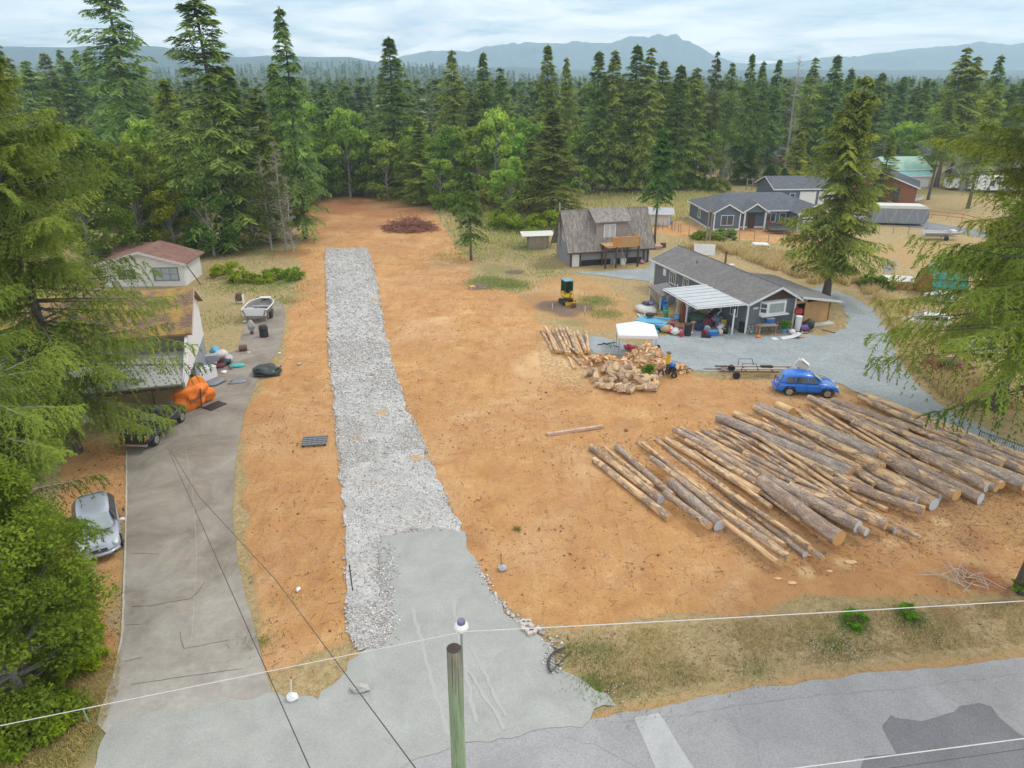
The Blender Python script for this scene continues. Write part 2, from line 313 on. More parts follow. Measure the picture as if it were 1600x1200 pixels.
REDS = [(530, 325, 9, .9), (620, 330, 9, .8), (480, 345, 5, .9), (560, 350, 8, .6), (460, 395, 3, .8), (440, 430, 2.5, .5), (845, 470, 4, .5), (1525, 905, 1.3, 1.2), (1560, 915, 1.0, 1.0), (455, 470, 2, .6), (1480, 960, .9, .6), (740, 840, 1.6, .5), (980, 665, 2.0, .5), (900, 660, 2.5, .4), (640, 440, 3, .4), (1340, 615, 1.5, .7), (330, 600, 2, .5), (440, 400, 3, .5), (1330, 870, 4.5, .3), (1480, 850, 5, .38), (1180, 960, 3, .25), (450, 880, 2.2, .3), (430, 740, 3, .3), (480, 600, 3, .3), (620, 380, 6, .35), (820, 700, 3, .25), (1080, 610, 4, .25), (1000, 945, 3, .2), (700, 620, 4, .22)]
DARKS = [(868, 478, 2.6, 1.1), (905, 480, 2.0, .9), (885, 490, 1.6, .8), (803, 425, 1.7, 1.0), (1520, 840, 2, .35), (370, 600, 1.2, .3)]
SAW = [(870, 560, 3.4, 1.0), (895, 585, 2.6, .7), (830, 575, 2.4, .5), (690, 500, 2.0, .5), (640, 560, 2.5, .3), (1320, 880, .7, 1.0), (1470, 815, .6, 1.1), (1260, 895, .6, 1.0), (1390, 850, .5, .9), (720, 470, 4, .3), (1120, 600, 3, .2), (860, 540, 2, .6), (1220, 880, .5, .8), (930, 600, 2.5, .5)]
xs = np.concatenate([-np.geomspace(5100, 62, 46), np.arange(-60, 90, .38), np.geomspace(92, 5100, 44)])
ys = np.concatenate([np.geomspace(400, 1, 18) * -1, np.arange(0, 12, 1.0), np.arange(12, 60, .3), np.arange(60, 130, .6), np.geomspace(131, 5100, 60)])
GX, GY = np.meshgrid(xs, ys)
wob = (fbm(GX, GY, 5, 3) - .5) * 4.0 + (fbm(GX, GY, 1.3, 9) - .5) * 2.2
sheets = np.minimum.reduce([sdf(GX, GY, q) for q in (GRAVEL, PAD, CONC, ROAD, YARD, APRON, FARDRIVE)])
def sm(a, b, x): t_ = np.clip((x - a) / (b - a), 0, 1); return t_ * t_ * (3 - 2 * t_)
flat = sm(.1, 1.2, sheets)
def relief(X, Y):
    return (fbm(X, Y, 9, 1) - .45) * .16 + (fbm(X, Y, 1.6, 5) - .5) * .11 + (fbm(X, Y, .7, 12, 2) - .5) * .04
near = 1 - sm(120, 300, np.hypot(GX, GY))
GZ = relief(GX, GY) * flat * near - .012 - .01 * (1 - flat)
def sgn(pl, f=.8): return 1 - sm(-f, f, sdf(GX, GY, pl) + wob * .5)
mr = np.maximum(sgn(DIRT), sgn(LDIRT)); mr = np.maximum(mr, sgn(SANDY, 2) * .55)
mr = np.maximum(mr, sgn(HOUSEDIRT, 1) * .75); mr = np.maximum(mr, sgn(FIELD, 2) * .35)
verge = sgn(VERGE, .5); mr = mr * (1 - .32 * verge)
shoulder = (1 - sm(.1, 1.3, sdf(GX, GY, ROAD) + wob * .15)); mr = np.maximum(mr, shoulder * .5)
def blobs(lst, jit=.5):
    r = np.zeros(GX.shape)
    for u, v, rad, s in lst:
        q = P(u, v); d = np.hypot(GX - q.x, GY - q.y) / rad + wob * .12; r = np.maximum(r, s * (1 - sm(.35, 1.15, d)))
    return np.clip(r, 0, 1)
mg = blobs(GREENS); mg = np.maximum(mg, verge * .16); mg = np.where(GY > 135, np.maximum(mg, .55), mg); mg = np.maximum(mg, (GX < -24) * (mr < .3) * .35)
RUTS = [([(690, 900), (760, 760), (850, 700), (960, 660), (1100, 625), (1220, 610)], .16), ([(712, 905), (790, 760), (880, 712), (980, 672), (1110, 635), (1230, 620)], .14), ([(640, 420), (700, 520), (780, 620), (900, 650), (1050, 640)], .14), ([(660, 415), (730, 520), (810, 605), (920, 632), (1050, 622)], .12),
    ([(600, 340), (620, 400), (660, 520), (700, 640), (740, 760), (800, 860)], .13), ([(625, 340), (650, 400), (695, 520), (740, 640), (790, 750)], .12), ([(900, 960), (1000, 900), (1100, 900), (1250, 930)], .12), ([(905, 935), (1010, 880), (1110, 885)], .1), ([(400, 960), (410, 800), (430, 700), (450, 600), (470, 520)], .12), ([(440, 950), (445, 800), (462, 700), (478, 600)], .12), ([(480, 940), (490, 820), (500, 720)], .1)]
rutm = np.zeros(GX.shape)
for pts, wd_ in RUTS:
    pp = [P(*q_) for q_ in pts]; best = np.full(GX.shape, 99.0)
    for i in range(len(pp) - 1):
        ax, ay, bx, by = pp[i].x, pp[i].y, pp[i + 1].x, pp[i + 1].y; ex, ey = bx - ax, by - ay; t_ = np.clip(((GX - ax) * ex + (GY - ay) * ey) / (ex * ex + ey * ey), 0, 1)
        best = np.minimum(best, np.hypot(GX - ax - ex * t_, GY - ay - ey * t_))
    rutm = np.maximum(rutm, 1 - sm(.1, .45, np.abs(best + wob * .12)))
rutm *= (.35 + .65 * (fbm(GX, GY, 2.5, 77) > .47)); GZ -= .05 * rutm * flat
mb = np.maximum(blobs(REDS), rutm * .34); md = blobs(DARKS); ms = blobs(SAW)
FLD = np.clip(sgn(FIELD, 2), 0, 1)
ny, nx = GX.shape
idx = np.arange(nx * ny).reshape(ny, nx)
Q = np.stack([idx[:-1, :-1], idx[:-1, 1:], idx[1:, 1:], idx[1:, :-1]], -1).reshape(-1, 4)
t = NT('soil_and_dry_grass')
m1, m2 = t.attr('mask', 'Color'), t.attr('mask2', 'Color')
s1 = t.N.new('ShaderNodeSeparateColor'); t.L.new(m1, s1.inputs[0]); s2 = t.N.new('ShaderNodeSeparateColor'); t.L.new(m2, s2.inputs[0])
nA = t.noise(.09, 6, .6); nB = t.noise(.55, 7, .68, dist=.3); nC = t.noise(3.2, 6, .7); nD = t.noise(16, 4, .65)
dirt = t.ramp(nB, [(.3, (.43, .21, .075)), (.45, (.57, .31, .115)), (.57, (.65, .38, .155)), (.7, (.73, .49, .245))])
dirt = t.mix(t.ramp(nC, [(.5, 0.0), (.72, .5)]), dirt, (.69, .44, .22))
dirt = t.mix(t.ramp(nA, [(.38, 0.0), (.66, .7)]), dirt, (.5, .27, .12)); nE = t.noise(.16, 5, .6, dist=.8); dirt = t.mix(t.ramp(nE, [(.5, 0.0), (.7, .7)]), dirt, (.72, .5, .28)); nF = t.noise(1.7, 6, .75, stretch=(1, 1, 1), dist=1.5); dirt = t.mix(t.ramp(nF, [(.55, 0.0), (.68, .45)]), dirt, (.36, .17, .075))
track = t.noise(1.0, 5, .6, stretch=(2.2, .35, 1), dist=1.0); dirt = t.mix(t.ramp(track, [(.54, 0.0), (.66, .35)]), dirt, (.4, .19, .08))
vo = t.N.new('ShaderNodeTexVoronoi'); vo.inputs['Scale'].default_value = 2.3; vo.inputs['Randomness'].default_value = 1; t.L.new(t.co, vo.inputs[0])
pinkv = t.noise(.8, 5, .7, dist=1.0); dirt = t.mix(t.ramp(pinkv, [(.46, 0.0), (.6, .4)]), dirt, (.6, .31, .16)); sp2 = t.math('MULTIPLY', t.ramp(t.noise(7.5, 3, .8), [(.6, 0.0), (.66, 1.0)]), t.ramp(nB, [(.42, .1), (.58, 1.0)])); dirt = t.mix(t.math('MULTIPLY', sp2, .6), dirt, (.26, .125, .06)); speck = t.math('MULTIPLY', t.ramp(nD, [(.54, 0.0), (.63, 1.0)]), t.ramp(nC, [(.42, .0), (.6, 1.0)]))
dirt = t.mix(t.math('MULTIPLY', speck, .75), dirt, (.22, .11, .055))
light = t.math('MULTIPLY', t.ramp(t.noise(21, 3, .6), [(.66, 0.0), (.74, .7)]), t.ramp(nB, [(.4, .1), (.6, 1.0)]))
dirt = t.mix(light, dirt, (.75, .58, .38))
grass = t.ramp(t.math('ADD', t.math('MULTIPLY', nC, .5), t.math('MULTIPLY', nD, .5)), [(.34, (.2, .14, .07)), (.48, (.42, .31, .16)), (.62, (.58, .46, .26))])
grass = t.mix(t.ramp(nB, [(.45, 0.0), (.62, .35)]), grass, (.3, .27, .1))
def soft(mask, lo=.35, hi=.65, k=.5):
    return t.ramp(t.math('ADD', mask, t.math('ADD', t.math('MULTIPLY', t.math('SUBTRACT', nC, .5), k), t.math('MULTIPLY', t.math('SUBTRACT', nD, .5), k))), [(lo, 0.0), (hi, 1.0)])
c = t.mix(soft(s1.outputs[0]), grass, dirt)
c = t.mix(t.math('MULTIPLY', soft(s2.outputs[2], .3, .8, .9), .6), c, (.47, .31, .15))
green = t.ramp(nD, [(.38, (.07, .1, .03)), (.6, (.22, .26, .09))])
c = t.mix(t.math('MULTIPLY', soft(s1.outputs[1], .35, .95, 1.1), .8), c, green)
c = t.mix(t.math('MULTIPLY', soft(s1.outputs[2], .2, .9, .7), .75), c, t.ramp(nC, [(.35, (.2, .075, .035)), (.65, (.42, .18, .09))]))
c = t.mix(t.math('MULTIPLY', soft(s2.outputs[0], .3, .8, .6), .85), c, t.ramp(nD, [(.35, (.11, .085, .07)), (.65, (.23, .17, .14))]))
c = t.mix(t.math('MULTIPLY', soft(s2.outputs[1], .3, .9, .8), .7), c, (.78, .56, .3))
t.color(c); t.rough(.97); t.bump(t.math('ADD', t.math('MULTIPLY', nC, .6), t.math('MULTIPLY', nD, .45)), 1.0, .16); t.b.inputs['Specular IOR Level'].default_value = .15
ground = np_mesh('ground', np.stack([GX, GY, GZ], -1).reshape(-1, 3), Q, t.m, smooth=True); tag(ground, kind='structure')
for nm, ch in (('mask', (mr, mg, mb)), ('mask2', (md, ms, FLD))):
    a = ground.data.attributes.new(nm, 'FLOAT_COLOR', 'POINT'); d = np.ones((nx * ny, 4), np.float32)
    for k in range(3): d[:, k] = ch[k].ravel()
    a.data.foreach_set('color', d.ravel())
def gz(x, y):
    X, Y = np.array([x]), np.array([y]); return float((relief(X, Y) * .8)[0])
# ------------------------------------------------------------ roads and drives as sheets with uneven edges
def sheet(name, pl, z, mat, jit=.12, step=.35, seed=1, parent=None):
    out = []; n = len(pl)
    for i in range(n):
        a, b = Vector(pl[i]), Vector(pl[(i + 1) % n]); m = max(1, min(200, int((b - a).length / step)))
        for k in range(m):
            q = a.lerp(b, k / m); j = noise.noise(Vector((q.x * .9, q.y * .9, seed))) * jit * 1.6 + noise.noise(Vector((q.x * 4, q.y * 4, seed + 5))) * jit
            d = (b - a).normalized(); out.append((q.x - d.y * j, q.y + d.x * j, z))
    tri = tessellate_polygon([[Vector(q) for q in out]])
    mb_ = MB(); mb_.v = out; mb_.f = [tuple(f) for f in tri]
    o = mb_.build(name, mat, parent)
    bm = bmesh.new(); bm.from_mesh(o.data); bmesh.ops.recalc_face_normals(bm, faces=bm.faces)
    if bm.faces and sum(f.normal.z for f in bm.faces) < 0: bmesh.ops.reverse_faces(bm, faces=bm.faces)
    bm.to_mesh(o.data); bm.free(); return o
def gravelmat(name, cols, vs, dirtmix=.0, sc=1.0, bumpd=.05, big=(.8, 1.15)):
    t = NT(name); v = t.N.new('ShaderNodeTexVoronoi'); v.inputs['Scale'].default_value = vs; t.L.new(t.co, v.inputs[0])
    k = t.N.new('ShaderNodeSeparateColor'); t.L.new(v.outputs['Color'], k.inputs[0]); n = t.noise(.45 * sc, 6, .65, dist=.5); n2 = t.noise(14, 4, .7)
    c = t.ramp(k.outputs[0], [(0, cols[0]), (.5, cols[1]), (1, cols[2])])
    c = t.mix(1.0, c, t.ramp(n, [(.3, big[0]), (.7, big[1])]), 'MULTIPLY')
    c = t.mix(t.math('MULTIPLY', t.ramp(n2, [(.4, 0.0), (.6, 1.0)]), .25), c, cols[0])
    if dirtmix: c = t.mix(t.ramp(t.noise(.33, 6, .7), [(.56, 0.0), (.68, dirtmix)]), c, (.46, .3, .19))
    t.color(c); t.rough(.95); t.bump(t.math('ADD', t.math('MULTIPLY', v.outputs['Distance'], -1.0), n2), .8, bumpd); return t.m
g_rock = gravelmat('crushed_rock', [(.4, .39, .375), (.5, .49, .475), (.64, .64, .64)], 12, .3)
g_pad = gravelmat('compacted_grey_gravel', [(.34, .35, .335), (.38, .39, .37), (.42, .43, .41)], 30, .0, 1.4, .015, (.84, 1.1))
g_yard = gravelmat('blue_grey_gravel', [(.25, .29, .305), (.32, .36, .375), (.39, .43, .44)], 14, .12, 1, .02, (.82, 1.15))
g_road = gravelmat('worn_asphalt', [(.29, .29, .295), (.345, .345, .35), (.39, .39, .395)], 26, 0, .8, .01, (.8, 1.14))
g_patch = gravelmat('dark_asphalt_patch', [(.17, .17, .18), (.2, .2, .215), (.23, .23, .245)], 26, 0, .8, .01)
g_faded = gravelmat('faded_asphalt_strip', [(.42, .43, .43), (.47, .48, .48), (.5, .51, .51)], 26, 0, .8, .01)
g_pave = gravelmat('far_paving', [(.2, .21, .23), (.24, .25, .27), (.28, .29, .31)], 14, 0)
t = NT('stained_concrete')
n1 = t.noise(.35, 7, .7, dist=.6); n2 = t.noise(3.0, 6, .7); n3 = t.noise(25, 4, .7); st = t.noise(1.2, 6, .65, stretch=(.35, 1.6, 1), dist=1.2)
c = t.ramp(n1, [(.3, (.18, .145, .115)), (.5, (.275, .24, .2)), (.7, (.36, .33, .285))])
c = t.mix(t.ramp(st, [(.55, 0.0), (.7, .6)]), c, (.4, .3, .21)); c = t.mix(t.ramp(n2, [(.62, 0.0), (.7, .45)]), c, (.55, .53, .48)); c = t.mix(t.ramp(n3, [(.3, .35), (.5, 0.0)]), c, (.13, .11, .09))
sy = t.N.new('ShaderNodeSeparateXYZ'); t.L.new(t.co, sy.inputs[0]); dust = t.ramp(t.math('ADD', t.math('MULTIPLY', t.math('SUBTRACT', 31, sy.outputs[1]), .07), t.math('MULTIPLY', t.math('SUBTRACT', n1, .5), 1.2)), [(.15, 0.0), (.95, .75)]); c = t.mix(dust, c, t.ramp(n2, [(.35, (.36, .35, .32)), (.65, (.46, .45, .42))])); t.color(c); t.rough(.9); t.bump(n3, .3, .01); concm = t.m
tag(sheet('road', ROAD, .004, g_road, .1), kind='structure')
tag(sheet('gravel_pad', PAD, .019, g_pad, .2, seed=4), kind='structure')
tag(sheet('rock_drive', GRAVEL, .024, g_rock, .2, seed=7), kind='structure')
tag(sheet('concrete_driveway', CONC, .016, concm, .04, seed=9), kind='structure')
tag(sheet('gravel_yard', YARD, .008, g_yard, .25, seed=12), kind='structure')
tag(sheet('gravel_apron', APRON, .008, g_yard, .2, seed=13), kind='structure')
tag(sheet('far_driveway', FARDRIVE, .008, g_pave, .1, seed=14), kind='structure')
tag(sheet('road_patch', poly([(1392, 1118), (1400, 1122), (1440, 1127), (1490, 1112), (1500, 1103), (1530, 1099), (1548, 1104), (1560, 1120), (1590, 1145), (1640, 1175), (1640, 1240), (1330, 1240), (1352, 1182), (1400, 1178), (1385, 1150), (1378, 1135)]), .009, g_patch, .02, seed=3), kind='structure')
tag(sheet('road_strip', poly([(990, 1122), (1030, 1114), (1052, 1150), (1084, 1200), (1100, 1240), (1038, 1240), (1020, 1190)]), .013, g_faded, .02, seed=5), kind='structure')
# concrete joints and cracks as thin raised weeds/dirt lines
jm = M('dirt_filled_joint', (.13, .1, .075), .95, .3, 8, .2); jl = M('pale_joint', (.5, .46, .38), .95, .3, 8, .2)
def strip(name, pts, wd, z, mat, jit=.02, seed=0):
    pts = [P(*q) for q in pts]; out = []; 
    for i in range(len(pts) - 1):
        m = max(2, int((pts[i + 1] - pts[i]).length / .25))
        out += [pts[i].lerp(pts[i + 1], k / m) for k in range(m)]
    out.append(pts[-1]); mb_ = MB(); vs = []
    for i, q in enumerate(out):
        d = (out[min(i + 1, len(out) - 1)] - out[max(i - 1, 0)]).normalized(); s = Vector((-d.y, d.x, 0)); j = noise.noise(q * 2.3 + Vector((seed, 0, 0))) * jit
        ww = wd * (.6 + .8 * abs(noise.noise(q * 3 + Vector((seed, 9, 0))))); vs += [q + s * (j + ww), q + s * (j - ww)]
    for q in vs: q.z = z
    mb_.add(vs, [(2 * i, 2 * i + 1, 2 * i + 3, 2 * i + 2) for i in range(len(out) - 1)])
    return tag(mb_.build(name, mat), kind='structure')
for k, (pts, wd, mt_) in enumerate([([(198, 705), (197, 800), (195, 880), (191, 990), (178, 1060)], .05, jl), ([(290, 700), (300, 760), (308, 860), (300, 1000)], .008, jl),
        ([(206, 948), (235, 947), (262, 942), (298, 936), (310, 925), (320, 910)], .022, jm), ([(282, 988), (284, 1005), (288, 1014), (330, 1006), (360, 1000)], .014, jm),
        ([(205, 865), (245, 866), (248, 868)], .015, jm), ([(195, 1034), (222, 1028)], .02, jm), ([(205, 1070), (260, 1062), (380, 1045)], .012, jm), ([(330, 965), (348, 948), (368, 930)], .014, jl), ([(196, 977), (220, 976)], .015, jm)]):
    strip('driveway_joint', pts, wd, .022 + .0007 * k, mt_, .03, k)
for k, (pts, wd) in enumerate([([(960, 1130), (1100, 1112), (1250, 1090), (1420, 1075), (1600, 1052)], .012), ([(1130, 1100), (1150, 1140), (1180, 1160), (1190, 1198)], .01), ([(1260, 1075), (1300, 1110), (1330, 1120)], .01), ([(880, 1150), (940, 1170), (1000, 1200)], .01), ([(1450, 1060), (1480, 1090), (1500, 1100)], .008)]):
    strip('asphalt_crack', pts, wd * .5, .0145 + .0005 * k, M('tar_filled_crack', (.22, .22, .225), .9, .2, 6, .1), .12, 40 + k)
# tyre marks on the pad
tm = M('pale_tyre_track', (.395, .403, .383), .95, .06, 8, .1)
for k, pts in enumerate([[(645, 950), (660, 1010), (680, 1080), (700, 1150)], [(708, 935), (716, 990), (730, 1060), (745, 1130)], [(735, 1010), (760, 1060), (790, 1120)], [(700, 1000), (765, 1100), (790, 1140)]]):
    strip('tyre_track', pts, .09, .0225 + .003 * k, tm, .12, 20 + k)
for k, (u, v, r_) in enumerate([(597, 644, .42), (557, 684, .36), (650, 717, .36), (585, 470, .5)]):
    q = P(u, v); tag(sheet('dirt_patch', np.array([(q.x + r_ * math.cos(a * .7) * (1 + .2 * math.sin(a * 3)), q.y + r_ * math.sin(a * .7) * 1.2) for a in range(9)]), .03, M('tan_soil_patch', (.5, .34, .2), .97, .2, 5, .2), .06, .15, 30 + k), kind='structure')
# ------------------------------------------------------------ hills and mountains
def ridge(name, prof, d0, d1, d2, mat, nu=420, rough=.06, seed=3):
    us = np.linspace(-900, 2500, nu); vs = np.interp(us, [p[0] for p in prof], [p[1] for p in prof])
    x_, = [(us - 800) / F]; n_r = 22; V = []
    hr = np.array([hgt(d1, v) for v in vs])
    wig = fbm(us, us * 0 + seed, 60, seed, 6) - .5
    hr = hr + wig * rough * np.maximum(hr, 10)
    for k in range(n_r):
        s = k / (n_r - 1); d = d0 + (d2 - d0) * s; kk = (d - d0) / (d1 - d0) if d < d1 else 1 - (d - d1) / (d2 - d1)
        kk = max(0, kk); k2 = kk ** .8
        X = (x_) * d * (CP + SP * .12 / 1) * .98; nz = fbm(X, X * 0 + d, (d2 - d0) / 5, seed + 3, 5) - .5
        rg_ = 1 - np.abs(fbm(X, X * 0 + d * .6, (d2 - d0) / 7, seed + 13, 5) * 2 - 1); Z = hr * k2 + (nz * .7 + (rg_ - .7) * .9) * hr * (kk * (1 - kk) * 4 if d < d1 else .2) * .6
        V.append(np.stack([X * 1.02, np.full(nu, d), np.where(k2 <= 0, -1.0, Z)], -1))
    V = np.array(V).reshape(-1, 3); idx = np.arange(nu * n_r).reshape(n_r, nu)
    Q = np.stack([idx[:-1, :-1], idx[:-1, 1:], idx[1:, 1:], idx[1:, :-1]], -1).reshape(-1, 4)
    return tag(np_mesh(name, V, Q, mat, smooth=True), kind='structure')
forestgreen = M('far_forest_green', (.04, .07, .06), .95, .35, .02, 0); rockm = M('mountain_slope', (.09, .12, .11), .95, .35, .004, 0)
RA = [(-900, 100), (200, 108), (440, 106), (520, 101), (600, 101), (700, 106), (760, 110), (830, 121), (950, 126), (2500, 126)]
ridge('forested_hill', [(u, v + 7) for u, v in RA], 700, 1400, 2000, forestgreen, seed=5)
ridge('hills', [(-900, 80), (200, 72), (240, 70), (290, 74), (330, 80), (400, 88), (440, 86), (480, 87), (560, 88), (620, 99), (700, 106), (800, 104), (860, 108), (1000, 112), (1200, 108), (1600, 110), (2500, 110)], 1900, 2500, 3100, forestgreen, seed=8)
ridge('mountains', [(-900, 112), (500, 114), (570, 102), (620, 94), (640, 85), (680, 77), (720, 80), (735, 82), (760, 74), (830, 68), (880, 65), (888, 62), (900, 66), (915, 68), (945, 64), (955, 56), (970, 51), (985, 52), (1000, 54), (1008, 48), (1015, 46), (1025, 50), (1040, 52), (1048, 61), (1065, 71), (1100, 86), (1130, 97), (1180, 100), (1240, 94), (1300, 87), (1380, 75), (1450, 71), (1485, 64), (1520, 68), (1600, 66), (1700, 72), (2500, 90)], 3300, 4000, 4700, rockm, nu=1100, rough=.28, seed=11)
# ------------------------------------------------------------ trees
def quads_from(C, D, W, el, ew, taper=.35):
    # C centres, D unit direction, W unit width direction
    n = len(C); el = np.broadcast_to(el, n)[:, None]; ew = np.broadcast_to(ew, n)[:, None]
    a = C - D * el * .5; b = C + D * el * .5
    V = np.stack([a - W * ew * .5, a + W * ew * .5, b + W * ew * .5 * taper, b - W * ew * .5 * taper], 1).reshape(-1, 3)
    return V, np.arange(4 * n, dtype=np.int32).reshape(-1, 4)
def unit(v): return v / (np.linalg.norm(v, axis=-1, keepdims=True) + 1e-9)
def conifer_arrays(seed, h, r, cb=.12, nb=110, ns=10, nl=3, el=.5, ew=.2, droop=.25, prof=.85, gap=.12, hang=.35, tip=.3, az0=None, pin=False):
    g = np.random.default_rng(seed)
    t = np.sort(g.random(nb)) ** .92; nb_ = nb
    zb = h * (cb + (1 - cb) * t * .985); az = np.arange(nb_) * 2.399 + g.normal(0, .7, nb_); boost = np.ones(nb_)
    if az0: sel = (t < az0[2]) & (g.random(nb_) < az0[3]); az = np.where(sel, az0[0] + az0[1] * g.normal(0, 1, nb_), az); boost = np.where(sel, 1.0 + .25 * g.random(nb_), 1.0)
    irr = (.62 + .5 * g.random(nb_)) * (1 + .22 * np.sin(az * 1.0 + seed) + .15 * np.sin(t * 17 + seed * 2)); irr = np.where(g.random(nb_) < gap, irr * .45, irr)
    irr = np.where(boost > 1, np.maximum(irr, .85) * boost, irr); Lb = r * np.minimum(np.clip((1 - t), 0, 1) ** prof, (1 - t) * 1.75 + .02) * np.minimum(1, .62 + 3 * t) * irr + tip * (.6 + .6 * g.random(nb_)); el_ang = -.22 + .6 * t ** 1.3 + g.normal(0, .09, nb_)
    btint = np.clip(g.normal(.42, .2, nb_), 0, 1)
    Cs, Ds, Ws, Ls, Wd, Ts = [], [], [], [], [], []
    br = []
    for si in range(ns):
        s = (si + .35 + .6 * g.random(nb_)) / ns; s = .08 + .92 * s
        ca, sa = np.cos(az), np.sin(az)
        rad = Lb * s; z = zb + Lb * (np.tan(el_ang) * s - droop * s * s + .10 * s ** 3)
        slope = np.tan(el_ang) - 2 * droop * s
        d = unit(np.stack([ca, sa, slope], 1)); side0 = np.stack([-sa, ca, np.zeros(nb_)], 1)
        pos = np.stack([ca * rad, sa * rad, z], 1)
        for sg in (-1, 1):
            ll0 = (Lb * .42 * (1.12 - s) + .22 + .1 * h / 25) * (.6 + .7 * g.random(nb_)); fw = (.45 + .55 * g.random(nb_))[:, None]; hg = hang * (.6 + .8 * g.random(nb_)) if pin else hang
            for q in range(nl):
                qq = (q + .5) / nl * np.ones(nb_) if pin else (q + .25 + .6 * g.random(nb_)) / nl
                ll = ll0 if pin else (Lb * .42 * (1.12 - s) + .22 + .1 * h / 25) * (.7 + .6 * g.random(nb_))
                dd = unit(side0 * sg + d * (fw if pin else (.55 + .5 * g.random(nb_))[:, None]) + np.stack([0 * s, 0 * s, -hg * (.15 + 1.5 * qq if pin else .4 + qq)], 1))
                c = pos + dd * (ll * qq)[:, None]; c[:, 2] -= (0 if pin else 1) * hang * ll * qq * qq * .6; c += g.normal(0, .015 if pin else .05, c.shape)
                wdir = unit(np.cross(dd, np.array([0, 0, 1.0])) + g.normal(0, .35, dd.shape))
                if pin:
                    for p_ in (-1, 0, 1):
                        d2 = unit(dd * (1 if p_ == 0 else .75) + wdir * p_ * .7 + g.normal(0, .12, dd.shape)); w2 = unit(np.cross(d2, np.array([0, 0, 1.0])) + g.normal(0, .3, dd.shape)); lf = el * (.7 + .6 * g.random(nb_)) * (1.25 - .55 * qq)
                        Cs.append(c + d2 * (lf * .42)[:, None]); Ds.append(d2); Ws.append(w2); Ls.append(lf); Wd.append(ew * (.7 + .6 * g.random(nb_))); Ts.append(np.clip(btint + .25 * (s - .5) + .15 * (qq - .5) + g.normal(0, .1, nb_), 0, 1))
                    continue
                Cs.append(c); Ds.append(dd); Ws.append(wdir); k = .7 + .6 * g.random(nb_); Ls.append(el * k); Wd.append(ew * (.7 + .6 * g.random(nb_)))
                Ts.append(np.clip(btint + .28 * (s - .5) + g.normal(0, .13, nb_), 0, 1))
        dd = d; c = pos; wdir = unit(side0 + g.normal(0, .3, side0.shape)); Cs.append(c); Ds.append(dd); Ws.append(wdir); Ls.append(np.full(nb_, el)); Wd.append(np.full(nb_, ew)); Ts.append(np.clip(btint + g.normal(0, .1, nb_), 0, 1))
    # leader
    m = max(4, int(nb * .12)); zz = h * (1 - .10 * g.random(m)); a = g.random(m) * 6.28
    dd = unit(np.stack([np.cos(a), np.sin(a), .9 + g.random(m)], 1)); Cs.append(np.stack([np.cos(a) * .1, np.sin(a) * .1, zz], 1)); Ds.append(dd); Ws.append(unit(np.cross(dd, np.array([0, 0, 1.0])))); Ls.append(np.full(m, el * .9)); Wd.append(np.full(m, ew * .8)); Ts.append(np.full(m, .5))
    C, D, W = np.concatenate(Cs), np.concatenate(Ds), np.concatenate(Ws)
    V, Q = quads_from(C, D, W, np.concatenate(Ls), np.concatenate(Wd))
    info = (zb, az, Lb, el_ang, droop)
    return V, Q, np.concatenate(Ts), info
def limb_mesh(info, mat, parent, frac=.75, rad=.035, n=3, every=1, name='limbs', g=None):
    zb, az, Lb, ea, droop = info; mb_ = MB()
    for i in range(0, len(zb), every):
        pts = [Vector((math.cos(az[i]) * Lb[i] * s, math.sin(az[i]) * Lb[i] * s, zb[i] + Lb[i] * (math.tan(ea[i]) * s - droop * s * s + .1 * s ** 3))) for s in (0, frac * .35, frac * .7, frac)]
        k = rad * (.4 + Lb[i] / 4); mb_.tube(pts, [k, k * .75, k * .5, k * .15], n, cap=False)
    return mb_.build(name, mat, parent)
def trunk_mb(h, r0, bend=.0, seed=0, n=9, top=.985, segs=10):
    pts = []; rs = []
    for k in range(segs + 1):
        s = k / segs; q = noise.noise_vector(Vector((seed * 7.7, s * 2.2, 0))) * bend; pts.append(Vector((q.x * s, q.y * s, h * top * s - .15 * (k == 0))))
        rs.append(r0 * ((1 - s) ** .8 * .93 + .035) * (1.35 if k == 0 else 1))
    return MB().tube(pts, rs, n)
def make_conifer(seed, h, r, label, cat='fir tree', name='fir_tree', trunkr=None, limbs=0, mat=None, group=None, barkm=None, **kw):
    root = thing(name, label, cat, group=group)
    V, Q, T, info = conifer_arrays(seed, h, r, **kw)
    trunk_mb(h, trunkr or h * .012 + .05, .3, seed).build('trunk', barkm or trunkm, root, smooth=True)
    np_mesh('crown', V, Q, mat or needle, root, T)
    if limbs: limb_mesh(info, barkm or trunkm, root, every=limbs)
    return root
def setcol(root, c):
    for ch in root.children:
        if ch.name.startswith('crown') or ch.name.startswith('twigs'): ch.color = (*c, 1)
def place(root, u, v, top_v=None, rad=None, h0=24.0, r0=4.4, rz=None, col=None, h=None, xy=None):
    q = P(u, v) if xy is None else Vector((xy[0], xy[1], 0)); hh = h if h else hgt(q.y, top_v); s = hh / h0; sx = (rad / r0) if rad else s
    root.location = (q.x, q.y, -.02); root.scale = (sx, sx, s); root.rotation_euler.z = random.uniform(0, 6.28) if rz is None else rz
    if col: setcol(root, col)
    return root
